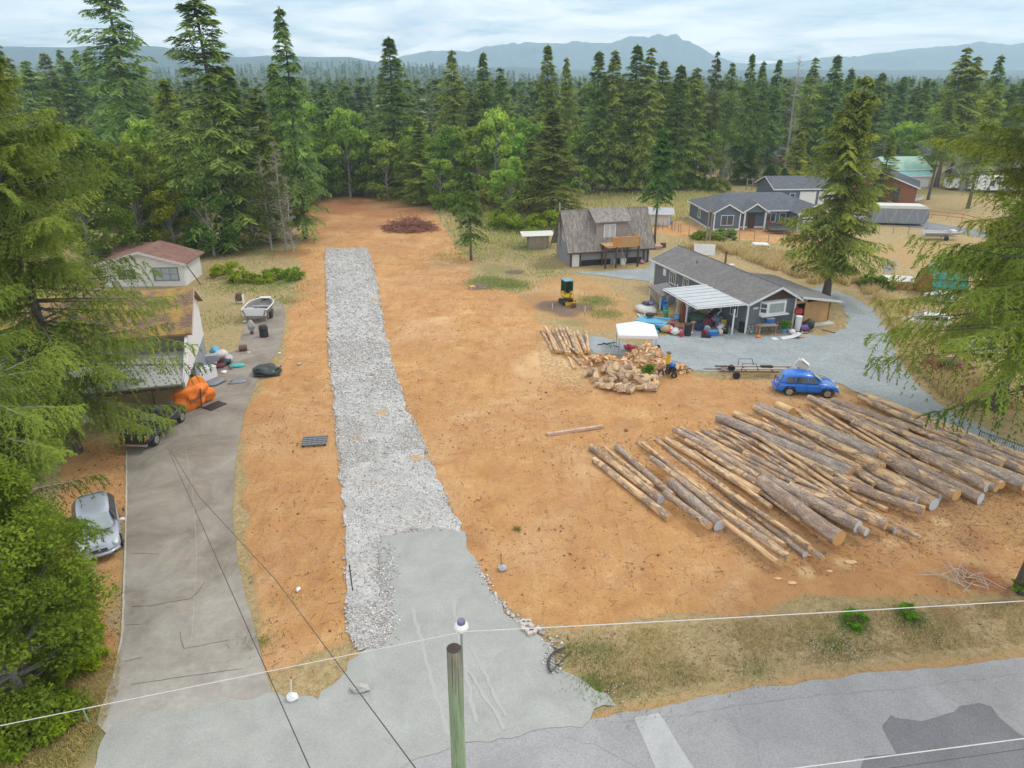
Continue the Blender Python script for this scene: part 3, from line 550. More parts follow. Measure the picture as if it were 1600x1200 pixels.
def leaf_cloud(g, clumps, nper, size, flat=.0):
    Cs = []; Ts = []
    for (cx, cy, cz, cr, cz2) in clumps:
        d = unit(g.normal(0, 1, (nper, 3))); rr = g.random(nper) ** .45
        Cs.append(np.array([cx, cy, cz]) + d * rr[:, None] * np.array([cr, cr, cz2])); Ts.append(np.clip(g.normal(.3 + .4 * g.random(), .17, nper), 0, 1))
    C = np.concatenate(Cs); n = len(C)
    D = unit(g.normal(0, 1, (n, 3)) * np.array([1, 1, .7]) + np.array([0, 0, -.2])); W = unit(np.cross(D, unit(g.normal(0, .6, (n, 3)) + np.array([0, 0, 1.0]))))
    V, Q = quads_from(C, D, W, size * (.7 + .7 * g.random(n)), size * (.5 + .4 * g.random(n)), .5)
    return V, Q, np.concatenate(Ts)
def make_broadleaf(seed, h, r, label, cat='tree', name='broadleaf_tree', nclump=40, nper=110, size=.28, cb=.2, col=(1, 1, 1), shrub=False, barkm=None, mat=None, group=None):
    g = np.random.default_rng(seed); root = thing(name, label, cat, group=group); cl = []
    for k in range(nclump):
        z = cb + (1 - cb) * g.random(); a = g.random() * 6.28
        rad = r * math.sqrt(max(.05, 1 - ((z - (cb + .42 * (1 - cb))) / (.62 * (1 - cb))) ** 2)) * (.45 + .55 * g.random() ** .5)
        cr = r * (.16 + .16 * g.random()); cl.append((math.cos(a) * rad * .85, math.sin(a) * rad * .85, z * h * .94, cr, cr * .7))
    V, Q, T = leaf_cloud(g, cl, nper, size)
    V[:, 2] = np.maximum(V[:, 2], .02)
    if not shrub:
        mb_ = trunk_mb(h * .8, h * .016 + .04, .4, seed, 8)
        for c in cl[::2]:
            b = Vector((0, 0, c[2] * .55)); e = Vector(c[:3]); m = b.lerp(e, .5) + Vector((0, 0, -.05 * r)); mb_.tube([b, m, e], [.05 + h * .003, .04, .012], 4, cap=False)
        mb_.build('trunk', barkm or palebark, root)
    cr_ = np_mesh('crown' if not shrub else 'crown', V, Q, mat or leafm, root, T); cr_.color = (*col, 1)
    return root
# prototypes: 24 m high, crown radius 4.4 m
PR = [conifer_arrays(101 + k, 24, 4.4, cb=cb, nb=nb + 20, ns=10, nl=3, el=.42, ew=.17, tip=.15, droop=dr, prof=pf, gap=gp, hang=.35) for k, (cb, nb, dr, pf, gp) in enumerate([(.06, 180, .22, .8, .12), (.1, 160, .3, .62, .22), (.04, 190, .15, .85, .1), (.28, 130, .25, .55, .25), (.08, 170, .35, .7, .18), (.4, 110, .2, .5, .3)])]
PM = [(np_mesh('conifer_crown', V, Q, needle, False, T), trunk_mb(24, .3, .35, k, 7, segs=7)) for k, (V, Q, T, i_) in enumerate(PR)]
tmesh = []
for k, (a, b) in enumerate(PM):
    me = bpy.data.meshes.new('conifer_trunk'); me.from_pydata(b.v, [], b.f); me.materials.append(trunkm); tmesh.append(me)
def std_conifer(kind, label, group=None, name='fir_tree', cat='fir tree', trunk=True):
    root = thing(name, label, cat, group=group)
    for nm, me in (('trunk', tmesh[kind]), ('crown', PM[kind][0])):
        if nm == 'trunk' and not trunk: continue
        o = bpy.data.objects.new(nm, me); COL.objects.link(o); o.parent = root
    return root
# named background and middle distance conifers: base u,v, top v, radius, kind, tint, label
DG, MG, YG, BG_ = (1.1, 1.3, 1.0), (1.5, 1.55, 1.05), (2.0, 1.8, .95), (1.05, 1.35, 1.25)
for (u, v, tv, rad, kind, col, lab) in [
    (366, 388, -70, 5.6, 0, DG, 'tallest dark fir beyond the white cottage, its top above the picture'),
    (478, 372, 8, 3.6, 4, BG_, 'tall narrow dark fir with ragged leaning tip beside the grey bushes'),
    (235, 335, -85, 6.2, 1, BG_, 'huge bluish fir with long drooping boughs behind the cottage on the left'),
    (622, 300, 56, 5.4, 0, DG, 'broad dark fir standing alone above the bright green alders'),
    (660, 318, 182, 3.6, 2, MG, 'bushy mid green fir at the far edge of the clearing, just behind the brush pile'),
    (628, 306, 205, 3.0, 2, MG, 'slim fir with bare lower trunk at the far left corner of the brush pile'),
    (742, 300, 150, 4.4, 2, (1.05, 1.1, .85), 'full green fir behind the thicket left of the A-shaped grey house'),
    (735, 312, 208, 3.2, 0, YG, 'yellowish green fir behind the small lone spruce in the clearing'),
    (712, 292, 76, 4.2, 4, MG, 'tall fir with pointed tip, left one of the pair rising above the thicket'),
    (758, 290, 80, 3.6, 0, DG, 'tall dark fir, right one of the pair rising above the thicket'),
    (782, 292, 104, 3.6, 1, DG, 'shorter dark fir right beside the tall pair over the thicket'),
    (852, 292, 68, 3.9, 0, MG, 'tall steep fir standing out against the mountain left of the dense grove'),
    (880, 296, 88, 3.0, 4, MG, 'thin fir leaning against the tall steep fir left of the dense grove'),
    (862, 345, 168, 5.0, 2, (1.1, 1.05, .85), 'wide bushy fir with dead stems directly behind the grey house with the deck'),
    (828, 330, 215, 3.6, 1, (1.05, 1.05, .85), 'lower fir left of the wide bushy fir behind the grey house'),
    (927, 300, 78, 4.4, 0, DG, 'first tall fir from the left in the dense dark grove behind the grey house'),
    (950, 300, 76, 4.2, 4, MG, 'second tall fir from the left in the dense dark grove'),
    (982, 298, 68, 4.6, 0, DG, 'highest fir in the dense dark grove, directly under the mountain peak'),
    (1003, 300, 72, 4.0, 1, MG, 'tall fir just right of the highest one in the dense dark grove'),
    (1022, 296, 92, 4.2, 2, MG, 'bushy fir at the right shoulder of the dense dark grove'),
    (1048, 296, 100, 4.4, 0, DG, 'fir behind the bare-stemmed spruce by the small shed'),
    (1072, 292, 104, 4.6, 4, MG, 'wide fir at the right end of the dense dark grove'),
    (1100, 290, 78, 2.2, 3, (.75, .72, .7), 'thin scraggy fir with half dead spire right of the dense grove'),
    (1124, 285, 97, 2.6, 5, DG, 'slim fir with a hooked top above the pale grey dead branches'),
    (1152, 284, 82, 3.0, 0, DG, 'dark spire-like fir behind the long blue-grey bungalow'),
    (1170, 282, 94, 3.0, 4, DG, 'dark fir close against the spire-like one behind the bungalow'),
    (1193, 282, 91, 3.2, 0, BG_, 'blackish fir left of the grey dead tree behind the bungalow'),
    (1245, 280, 88, 3.4, 1, MG, 'green fir right of the grey dead tree behind the bungalow'),
    (1278, 280, 84, 4.4, 0, BG_, 'tall bluish fir with wide top boughs behind the garage roof'),
    (1302, 276, 105, 3.6, 4, DG, 'darker fir between the bluish fir and the big roadside fir'),
    (1350, 270, 112, 4.0, 0, DG, 'dark fir peeping out right of the big fir by the drive'),
    (1385, 265, 118, 3.4, 1, BG_, 'slender bluish fir above the green metal roofs'),
    (1420, 262, 122, 3.4, 4, DG, 'slender dark fir left of the bare-trunked pair'),
    (1462, 292, 72, 4.6, 3, MG, 'tall fir with a long bare pale trunk behind the covered trailer, left of a pair'),
    (1480, 292, 86, 4.2, 3, MG, 'tall fir with a slanting bare pale trunk, right of a pair behind the covered trailer'),
    (1515, 288, 84, 3.6, 4, BG_, 'tall fir with two-tone crown just right of the bare-trunked pair'),
    (1545, 280, 130, 4.0, 1, DG, 'round-topped fir above the white motorhome'),
    (1592, 280, 72, 3.2, 5, DG, 'sparse fir at the right border with its tip above the mountain line'),
    (1570, 262, 120, 4.6, 0, DG, 'dark fir between the white motorhome and the right border'),
    (1240, 292, 205, 3.0, 2, YG, 'yellow green young cedar behind the bungalow roof'),
    (1168, 288, 225, 2.6, 2, (.7, .95, .8), 'short dark green spruce behind the left half of the bungalow'),
    (1200, 292, 256, 2.2, 2, (.7, .95, .8), 'small rounded spruce left of the yellow green cedar'),
    (1222, 294, 262, 2.0, 2, (.7, .95, .8), 'smallest rounded spruce by the far log fence'),
    (430, 375, 135, 3.8, 1, MG, 'grey green fir behind the leafless bushes at the clearing corner'),
    (520, 300, 128, 3.8, 4, BG_, 'bluish fir left of the bright green alders, far side of the clearing'),
    (395, 378, 100, 4.0, 0, DG, 'dark fir squeezed between the tallest fir and the grey bushes'),
    (455, 340, 95, 3.6, 2, DG, 'dense dark fir beneath the ragged leaning tip'),
    (300, 372, 120, 4.2, 4, MG, 'mid height fir left of the tallest one, above the cottage roof'),
    (1512, 326, 128, 3.0, 3, MG, 'slim fir before the small slate-roofed outbuilding'),
    (1450, 312, 150, 2.6, 5, DG, 'thin fir with bare lower trunk between the brown house and the van'),
    (1372, 318, 205, 2.4, 2, MG, 'low bushy fir at the left wall of the brown house'),
    (545, 290, 140, 3.4, 0, BG_, 'hazy fir just left of the broad lone dark fir')]:
    place(std_conifer(kind, lab), u, v, tv, rad * 1.38, col=col)
# the two small spruces with bare stems and the big fir beside the drive
f1 = make_conifer(31, 8.6, 2.1, 'small dark spruce with bare lower trunk standing alone in the orange clearing', 'spruce', 'spruce_tree', trunkr=.13, limbs=1, cb=.27, nb=90, ns=9, nl=3, el=.3, ew=.11, droop=.3, prof=.9, gap=.05, hang=.3, tip=.2)
place(f1, 736, 407, 268, None, 8.6, 2.1, col=(.75, .95, .75))
f2 = make_conifer(33, 14, 2.5, 'slim spruce on a long bare trunk beside the small blue-tarped shed', 'spruce', 'spruce_tree', trunkr=.18, limbs=1, cb=.42, nb=90, ns=9, nl=3, el=.42, ew=.15, droop=.35, prof=.8, gap=.1, hang=.3, tip=.2)
place(f2, 1022, 383, 200, None, 14, 2.5, col=(.6, .95, .75))
big = make_conifer(37, 22.5, 6.4, 'big open-crowned fir beside the bend of the gravel drive', trunkr=.42, limbs=1, cb=.17, nb=190, ns=17, nl=5, el=.42, ew=.17, droop=.16, prof=.75, gap=.2, hang=.45, tip=.25)
q = P(1290, 464); hh = hgt(q.y, 116); place(big, 1290, 464, 116, 6.1 * hh / 22.5, 22.5, 6.4, col=(1.4, 1.4, .95))
# ------------------------------------------------------------ near trees framing both sides
near_specs = [
    (52, 118, 706, 22, 7.6, .14, 180, 18, 9, (1.2, 1.3, .8), 'near fir with long feathery boughs hanging over the black pickup', 1.0),
    (54, 62, 960, 23, 4.6, .2, 150, 16, 8, (1.05, 1.2, .75), 'nearest fir at the left border with a pale slanting trunk', .8),
    (56, 40, 540, 25, 8.0, .06, 190, 15, 6, (1.25, 1.3, .75), 'tall mossy fir at the left border behind the house roof', 1.4),
    (58, 1600, 925, 25, 8.4, .42, 115, 20, 9, (1.15, 1.3, .75), 'near fir at the right border reaching long boughs over the log rows', .95),
    (60, 1556, 640, 27, 9.8, .22, 240, 18, 8, (1.4, 1.35, .7), 'bright green fir at the right border in front of the parked cars', 1.2)]
for (sd_, u, v, h, r, cb, nb, ns, nl, col, lab, es) in near_specs:
    tr = make_conifer(sd_, h, r, lab, trunkr=.36, limbs=1, cb=cb, nb=nb, ns=ns, nl=nl, el=.24 * es, ew=.06 * es, droop=.12, prof=.6, gap=.38, hang=.7, tip=.6, pin=True, az0={58: (2.9, .5, .3, .38), 52: (.1, .7, .35, .14)}.get(sd_), barkm=(palebark if sd_ == 54 else trunkm))
    q = P(u, v); tr.location = (q.x, q.y, 0); setcol(tr, col)
# broadleaf trees
BL = [(71, 34, 1092, 738, 3.7, (1.0, 1.05, .5), 'bright green leafy tree beside the silver car at the left border', 130, 620, .115, .02),
      (72, -40, 1010, 690, 3.0, (1.0, 1.0, .45), 'dense green leafy tree behind the bright one at the left border', 80, 420, .14, .02),
      (73, 225, 392, 215, 5.4, (1.15, 1.05, .55), 'yellow green maple behind the cottage roof', 70, 200, .32, .05),
      (74, 150, 420, 185, 6.0, (.85, .95, .55), 'wide maple left of the yellow one above the mossy roof', 80, 200, .34, .05),
      (75, 275, 398, 290, 3.4, (1.6, 1.3, .35), 'small maple with yellow leaves against the tallest fir', 40, 160, .28, .05),
      (76, 335, 400, 285, 3.4, (.6, .85, .55), 'dark green alder at the foot of the tallest fir', 44, 160, .28, .02),
      (77, 505, 306, 218, 4.4, (1.2, 1.25, .75), 'leftmost of the bright alders along the far clearing edge', 44, 150, .4, .1),
      (78, 535, 304, 208, 4.2, (1.35, 1.3, .7), 'second bright alder along the far clearing edge', 44, 150, .4, .1),
      (79, 566, 304, 200, 4.2, (1.5, 1.45, .7), 'brightest alder directly in front of the lone dark fir', 44, 150, .4, .1),
      (80, 592, 305, 212, 3.6, (1.15, 1.2, .7), 'rightmost bright alder beside the slim fir with bare trunk', 40, 150, .4, .1),
      (81, 478, 318, 235, 3.6, (.85, 1.0, .65), 'dull green alder at the far left corner of the clearing', 40, 150, .4, .1),
      (82, 790, 300, 245, 3.2, (1.75, 1.5, .6), 'yellow green birch in the thicket left of the grey house', 36, 150, .32, .1),
      (83, 705, 318, 262, 2.8, (1.1, 1.15, .7), 'green willow thicket tree behind the brush pile', 36, 150, .32, .0),
      (84, 1108, 296, 232, 3.6, (.85, .8, .7), 'pale sparse alder left of the bungalow behind the meadow', 26, 60, .3, .1),
      (85, 922, 300, 190, 2.8, (.95, .85, .55), 'thin poplar with yellowish leaves in front of the dense grove', 30, 60, .32, .25)]
for (sd_, u, v, tv, r, col, lab, nc, npr, sz, cb) in BL:
    q = P(u, v); h = hgt(q.y, tv); tr = make_broadleaf(sd_, h, r, lab, nclump=nc, nper=npr, size=sz, cb=cb, col=col, name='leafy_tree'); tr.location = (q.x, q.y, 0)
# grey leafless bushes and dead trees: many fine twigs
def make_twiggy(seed, h, r, label, name='bare_tree', cat='bare tree', n=90, up=.8, parent_col=(1, 1, 1), leafy=0, col=(1, 1, 1), mat=None):
    g = random.Random(seed); root = thing(name, label, cat); mb_ = MB(); tw = MB()
    trunk_mb(h * .97, .05 + h * .008, .4, seed, 6).build('trunk', palebark, root)
    for k in range(n):
        z = h * g.uniform(.08, .95); a = g.uniform(0, 6.28); l = r * (1.05 - z / h) ** .6 * g.uniform(.5, 1); d = Vector((math.cos(a), math.sin(a), up * g.uniform(.2, 1.2))).normalized()
        p0 = Vector((0, 0, z)); p1 = p0 + d * l * .5; p2 = p0 + d * l + Vector((0, 0, -.15 * l)); mb_.tube([p0, p1, p2], [.04, .025, .008], 3, cap=False)
        for j in range(7):
            s = g.uniform(.25, 1); b = p0.lerp(p2, s); dd = (d + Vector((g.uniform(-1, 1), g.uniform(-1, 1), g.uniform(-.6, .9)))).normalized() * l * .35; tw.tube([b, b + dd], [.016, .005], 3, cap=False)
    mb_.build('limbs', mat or deadm, root); o = tw.build('twigs', mat or deadm, root)
    if leafy:
        gg = np.random.default_rng(seed); cl = [(gg.normal(0, r * .4), gg.normal(0, r * .4), h * (.1 + .75 * gg.random()), r * .3, r * .3) for _ in range(leafy)]
        V, Q, T = leaf_cloud(gg, cl, 90, .22); np_mesh('crown', V, Q, leafm, root, T).color = (*col, 1)
    return root
greyb = M('grey_twigs', (.3, .27, .23), .9, .3, 3, 0)
for (sd_, u, v, tv, r, n, leafy, lab) in [(1, 448, 392, 212, 2.3, 110, 6, 'tall pale leafless bush at the left corner of the clearing'), (2, 425, 392, 235, 2.8, 90, 26, 'grey green half bare willow left of the pale leafless bush'),
        (3, 398, 388, 262, 2.6, 80, 30, 'grey green willow nearest the cottage lawn'), (4, 458, 394, 270, 1.6, 80, 2, 'leaning cluster of pale bare stems right at the clearing edge'),
        (5, 1222, 286, 78, 3.4, 110, 0, 'grey dead tree among the dark firs behind the bungalow'), (6, 1128, 292, 225, 3.0, 70, 0, 'low pale dead branches in front of the dark spire-like firs'), (7, 1392, 262, 150, 2.6, 70, 0, 'grey dead tree above the green metal roofs'),
        (8, 905, 345, 262, .8, 30, 0, 'pair of pale dead stems behind the ridge of the grey house'), (9, 248, 300, 62, 2.2, 40, 0, 'thin dead snag against the far hill left of the tallest fir')]:
    q = P(u, v); tr = make_twiggy(sd_, hgt(q.y, tv), r, lab, n=n, leafy=leafy, mat=greyb, col=(.75, .75, .6)); tr.location = (q.x, q.y, 0)
# shrubs
SH = [(355, 432, 2.0, 1.6, (1.7, 1.6, .4), 'round yellow green shrub behind the small boat in the left yard'), (378, 440, 1.5, 1.1, (1.6, 1.5, .45), 'yellowish shrub touching the round one behind the small boat'), (430, 434, 1.5, 1.0, (1.3, 1.4, .5), 'low green shrub left of the rock drive'), (455, 436, 1.6, 1.2, (1.25, 1.4, .5), 'low green shrub nearest the upper rock drive'), (408, 440, 1.6, .9, (1.4, 1.35, .5), 'flat green shrub between the yellow and green shrubs in the left yard'),
      (690, 322, 4.0, 3.6, (1.0, 1.15, .6), 'green thicket behind the brush pile'), (720, 332, 3.6, 3.0, (.95, 1.1, .6), 'green thicket left of the small lone spruce'), (775, 330, 3.6, 4.0, (1.35, 1.05, .6), 'brownish yellow bush behind the lone spruce'), (800, 328, 3.6, 4.2, (1.4, 1.05, .65), 'tall tan bush in front of the wide bushy fir'), (790, 355, 3.4, 2.4, (1.3, 1.35, .5), 'light green bramble thicket right of the lone spruce'), (815, 362, 3.0, 2.0, (1.25, 1.3, .5), 'light green bramble thicket left of the small shed'), (850, 358, 3.0, 2.6, (1.5, 1.5, .4), 'bright yellow green bush behind the low woodshed'), (875, 352, 2.6, 2.2, (1.35, 1.4, .45), 'bright bush against the gable of the grey house'),
      (1362, 448, 1.5, 1.8, (.8, 1.0, .6), 'round green bush left of the trampoline'), (1378, 452, 1.2, 1.3, (.9, 1.05, .6), 'small green bush beside the round one near the barn-roof shed'), (1130, 372, 2.4, .9, (1.2, 1.25, .6), 'low green bramble patch by the wire fence'), (1100, 372, 2.2, .8, (1.2, 1.2, .6), 'low bramble patch below the small blue house'),
      (120, 1000, 1.1, 1.3, (1.6, 1.55, .3), 'bright yellow green bush at the foot of the leafy tree'), (140, 1035, .9, .9, (1.55, 1.5, .3), 'small yellow bush beside the concrete driveway'), (95, 1060, 1.2, 1.2, (1.4, 1.45, .35), 'yellow green bush above the lower left verge'), (40, 1150, 1.2, .9, (1.2, 1.3, .4), 'green bramble by the roadside in the lower left corner'), (85, 1130, 1.1, .7, (1.3, 1.35, .4), 'low bramble beside the roadside stake'),
      (1335, 972, .55, .45, (.8, 1.3, .4), 'small green weed clump on the verge, left of two'), (1415, 962, .5, .5, (.8, 1.3, .4), 'small green weed clump on the verge, right of two'), (1592, 925, .5, .6, (1.1, 1.4, .4), 'weed at the foot of the right-hand near fir'),
      (1120, 300, 3, 2.2, (1.0, 1.0, .6), 'shrubs at the meadow edge left of the bungalow'), (1090, 296, 3, 2.4, (.9, 1.0, .6), 'dark shrubs under the grove beyond the meadow'), (940, 403, .8, .5, (.8, .9, .7), 'small shrub by the low woodshed door')]
for k, (u, v, r, h, col, lab) in enumerate(SH):
    q = P(u, v); big_ = r > 2; tr = make_broadleaf(200 + k, h, r, lab, 'shrub', 'shrub', nclump=22 if r > .6 else 10, nper=110 if r > .6 else 60, size=.26 if big_ else (.16 if r > .6 else .1), cb=.02, col=col, shrub=True); tr.location = (q.x, q.y, 0)
AP = [make_broadleaf(400 + k, 11, 4.0, 'x', name='alder_tree', nclump=34, nper=110, size=.42, cb=.08) for k in range(3)]
ga = random.Random(8)
AL = [(500, 310), (548, 308), (580, 308), (606, 312), (690, 326), (712, 312), (655, 300), (750, 318), (795, 340), (860, 322), (640, 294), (672, 298), (700, 296), (650, 312), (735, 300), (768, 306), (805, 300), (820, 312), (775, 318), (838, 300), (890, 292), (905, 300), (960, 293), (1085, 288), (1140, 282), (1210, 280), (1265, 278), (1400, 270), (460, 312), (440, 330), (492, 300), (552, 298), (610, 298), (345, 330), (300, 340), (262, 350), (180, 350), (120, 350), (240, 372), (1530, 272), (1450, 276)]
for k, (u, v) in enumerate(AL):
    lab, grp = ('pale green alder in the thicket between the clearing and the meadow', 'alders of the thicket') if 640 <= u <= 910 else (('green alder in the undergrowth behind the cottages on the left', 'alders behind the cottages') if u < 640 else ('green alder at the foot of the firs beyond the meadow', 'alders beyond the meadow'))
    c_ = AP[k % 3] if k < 3 else thing('alder_tree', lab, 'tree', group=grp)
    if k >= 3:
        for ch in AP[k % 3].children:
            d_ = ch.copy(); COL.objects.link(d_); d_.parent = c_
    tag(c_, lab, 'tree', grp); q = P(u, v); s_ = ga.uniform(.75, 1.35); c_.location = (q.x, q.y, 0); c_.scale = (s_ * ga.uniform(.8, 1.1), s_, s_ * ga.uniform(.8, 1.2)); c_.rotation_euler.z = ga.uniform(0, 6.28); b = ga.uniform(1.25, 2.0); setcol(c_, (b * ga.uniform(.8, 1.0), b, b * .7))
# ------------------------------------------------------------ forest belt: every tree one can tell apart
g = random.Random(5)
SKYL = [(-80, 40), (200, 60), (350, 130), (440, 165), (480, 178), (560, 180), (640, 172), (700, 135), (780, 128), (830, 165), (860, 106), (900, 126), (930, 98), (1020, 94), (1060, 110), (1120, 114), (1200, 104), (1280, 102), (1350, 122), (1420, 126), (1440, 106), (1530, 108), (1600, 122), (1700, 110)]
zones = [(470, 'dark conifer in the wood behind the left-hand cottage', 'conifers behind the cottage'), (690, 'conifer in the hazy wood beyond the far end of the clearing', 'conifers beyond the clearing'), (900, 'conifer in the wood behind the thicket and the lone spruce', 'conifers behind the thicket'),
         (1085, 'conifer in the dense grove behind the grey house with the deck', 'conifers of the dense grove'), (1330, 'conifer in the wood behind the blue-grey bungalow', 'conifers behind the bungalow'), (9999, 'conifer in the wood behind the brown house and trailers', 'conifers behind the brown house')]
for row, (vb, step, off) in enumerate([(284, 40, 60), (268, 32, 34), (252, 24, 8)]):
    u = -60 + g.uniform(0, 10)
    while u < 1680:
        uu = u + g.uniform(-5, 5); vv = vb + g.uniform(-5, 5)
        skip = (row == 0 and (475 < uu < 640 or uu > 1085)) or (row == 1 and uu > 1120) or (uu > 1350 and row < 3 and g.random() < .6)
        if not skip:
            top = np.interp(uu, [p[0] for p in SKYL], [p[1] for p in SKYL]) + off + abs(g.gauss(0, 26))
            for lim, lab, grp in zones:
                if uu < lim: break
            q = P(uu, vv); hh = hgt(q.y, top)
            kind = g.choice([0, 0, 1, 2, 4, 4, 3]); b = g.uniform(1.05, 2.0); col = (b * g.uniform(.75, 1.12), b, b * g.uniform(.8, 1.15))
            place(std_conifer(kind, lab, grp, trunk=row < 2), uu, vv, None, max(3.4, min(7.4, hh * .24 * g.uniform(.75, 1.35))), h=max(9, hh), col=col)
        u += step * g.uniform(.75, 1.25)
# far wood that reads as one mass
FV = []; FQ = []; FT = []; off = 0; gn = np.random.default_rng(9)
variants = [conifer_arrays(300 + k, 24, 4.6, cb=.05, nb=26, ns=3, nl=1, el=2.6, ew=1.5, droop=.2, prof=.85, gap=.1, hang=.3) for k in range(5)]
cnt = 0
while cnt < 3800:
    if cnt < 1900: Yd = 205 * 4 ** (gn.random() ** 1.3); Z0 = 0
    else: Yd = gn.uniform(800, 1500); Z0 = 1
    Xd = gn.uniform(-1.1, 1.1) * Yd; u_, v_ = px(Xd, Yd)
    if u_ < -150 or u_ > 1750: cnt += .2; continue
    ridgev = np.interp(u_, [p[0] for p in RA], [p[1] for p in RA]) + 7
    base = 0.0
    if Z0: 
        hr_ = hgt(1400, ridgev); base = max(0, hr_ * min(1, (Yd - 700) / 700) ** .8 - 2)
    V, Qd, T, _ = variants[int(gn.integers(5))]; s = gn.uniform(.5, .82) * (1.0 if Z0 == 0 else .95); a = gn.uniform(0, 6.28); ca, sa = math.cos(a), math.sin(a)
    W_ = np.stack([(V[:, 0] * ca - V[:, 1] * sa) * s * 1.15 + Xd, (V[:, 0] * sa + V[:, 1] * ca) * s * 1.15 + Yd, V[:, 2] * s + base], 1)
    FV.append(W_); FQ.append(Qd + off); FT.append(np.clip(T * .6 + gn.uniform(-.1, .25), 0, 1)); off += len(V); cnt += 1
o = np_mesh('far_forest', np.concatenate(FV), np.concatenate(FQ), needle, None, np.concatenate(FT)); o.color = (1.0, 1.15, 1.05, 1); tag(o, kind='stuff')
print('FAR quads', len(o.data.polygons))
# ------------------------------------------------------------ buildings
def M4(root): return Matrix.Translation(root.location) @ Matrix.Rotation(root.rotation_euler.z, 4, 'Z')
def window(root, c, n, wd, ht, cols=2, rows=1, fm=None, gm=None, proud=.03, name='window', fw=.07):
    """c: centre on the wall, n: 'x+','x-','y+','y-' outward"""
    ax = {'x+': (0, 1), 'x-': (0, -1), 'y+': (1, 1), 'y-': (1, -1)}[n]; fm = fm or white; gm = gm or glass
    def bx(a, z, wa, hz, t, o):  # a offset along wall
        if ax[0] == 0: return (c[0] + ax[1] * o, c[1] + a, c[2] + z), (t, wa, hz)
        return (c[0] + a, c[1] + ax[1] * o, c[2] + z), (wa, t, hz)
    m = MB(); 
    for s in (-1, 1):
        m.box(*bx(0, s * (ht / 2), wd + fw * 2, fw, .09, proud)); m.box(*bx(s * wd / 2, 0, fw, ht - fw, .09, proud))
    f = m.build(name, fm, root)
    for i in range(cols):
        for j in range(rows):
            pw, ph = wd / cols - .04, ht / rows - .04
            B(*bx(-wd / 2 + wd / cols * (i + .5), -ht / 2 + ht / rows * (j + .5), pw, ph, .03, proud * .5 + .012)).build('pane', gm, f)
    if cols > 1 or rows > 1:
        mm = MB()
        for i in range(1, cols): mm.box(*bx(-wd / 2 + wd / cols * i, 0, .045, ht - fw, .06, proud + .004))
        for j in range(1, rows): mm.box(*bx(0, -ht / 2 + ht / rows * j, wd - fw, .04, .05, proud + .002))
        mm.build('muntin', fm, f)
    return f
def slab(pts, th, name, mat, parent, up=True):
    """pts: quad outline of top face; thickness downwards"""
    a = [Vector(q) for q in pts]; n = (a[1] - a[0]).cross(a[2] - a[0]).normalized()
    if n.z < 0: n = -n
    return MB().prism(a, -n * th).build(name, mat, parent)
def gable(root, W, Ln, eave, peak, wallm, roofm, trimm=None, rx=None, ov=.45, oe=.35, gablem=None, wall_h=None, fascia=True, th=.12):
    """ridge along local y; gable ends at y=0 and y=Ln"""
    rx = W / 2 if rx is None else rx; trimm = trimm or white; t_ = .14
    B((t_ / 2, Ln / 2, eave / 2), (t_, Ln, eave)).build('wall', wallm, root); B((W - t_ / 2, Ln / 2, eave / 2), (t_, Ln, eave)).build('wall', wallm, root)
    for y in (0, Ln - t_):
        MB().prism([(t_ + .002, y, 0), (W - t_ - .002, y, 0), (W - t_ - .002, y, eave), (t_ + .002, y, eave)], (0, t_, 0)).build('wall', wallm, root)
        MB().prism([(0, y - .0, eave + .002), (W, y, eave + .002), (rx, y, peak)], (0, t_, 0)).build('gable', gablem or wallm, root)
    sl, sr = (peak - eave) / rx, (peak - eave) / (W - rx); z = .16
    for sgn_, xe, s in ((-1, -oe, sl), (1, W + oe, sr)):
        ze = eave - s * oe + z; zr = peak + z
        pts = [(xe, -ov, ze), (rx, -ov, zr), (rx, Ln + ov, zr), (xe, Ln + ov, ze)]
        slab(pts, th, 'roof_panel', roofm, root)
        if fascia:
            d = Vector((rx - xe, 0, zr - ze)); 
            for y in (-ov - .025, Ln + ov + .003): MB().prism([(xe, y, ze + .012), (rx, y, zr + .012), (rx, y, zr - .2), (xe, y, ze - .2)], (0, .024, 0)).build('fascia', trimm, root)
            B((xe + sgn_ * .02, Ln / 2, ze - .08), (.03, Ln + 2 * ov, .16)).build('fascia', trimm, root)
    MB().tube([(rx, -ov, peak + z + .01), (rx, Ln + ov, peak + z + .01)], .05, 6).build('ridge_cap', roofm, root)
    return root
def frame_at(a, b):
    """origin at ground point a, local +y pointing to b"""
    d = b - a; return a, math.atan2(-d.x, d.y), d.length
def corner_boards(root, pts, h, m=None, s=.13):
    for x, y in pts: B((x, y, h / 2), (s, s, h)).build('corner_board', m or white, root)
# main grey house by the yard
a, b = P(1164, 521), P(1021, 446); o_, rz, Ln = frame_at(a, b)
h1 = thing('house', 'long grey single-storey house with white trim and metal carport beside the gravel yard', 'house', o_, rz)
W1 = 4.9; e1 = hgt(a.y, 473); pk1 = hgt(a.y + .9, 449)
gable(h1, W1, Ln, e1, pk1, siding, sh_grey, rx=2.9, ov=.5, oe=.4, gablem=brownpaint)
corner_boards(h1, [(-.01, -.01), (W1 + .01, -.01), (-.01, Ln)], e1 - .05)
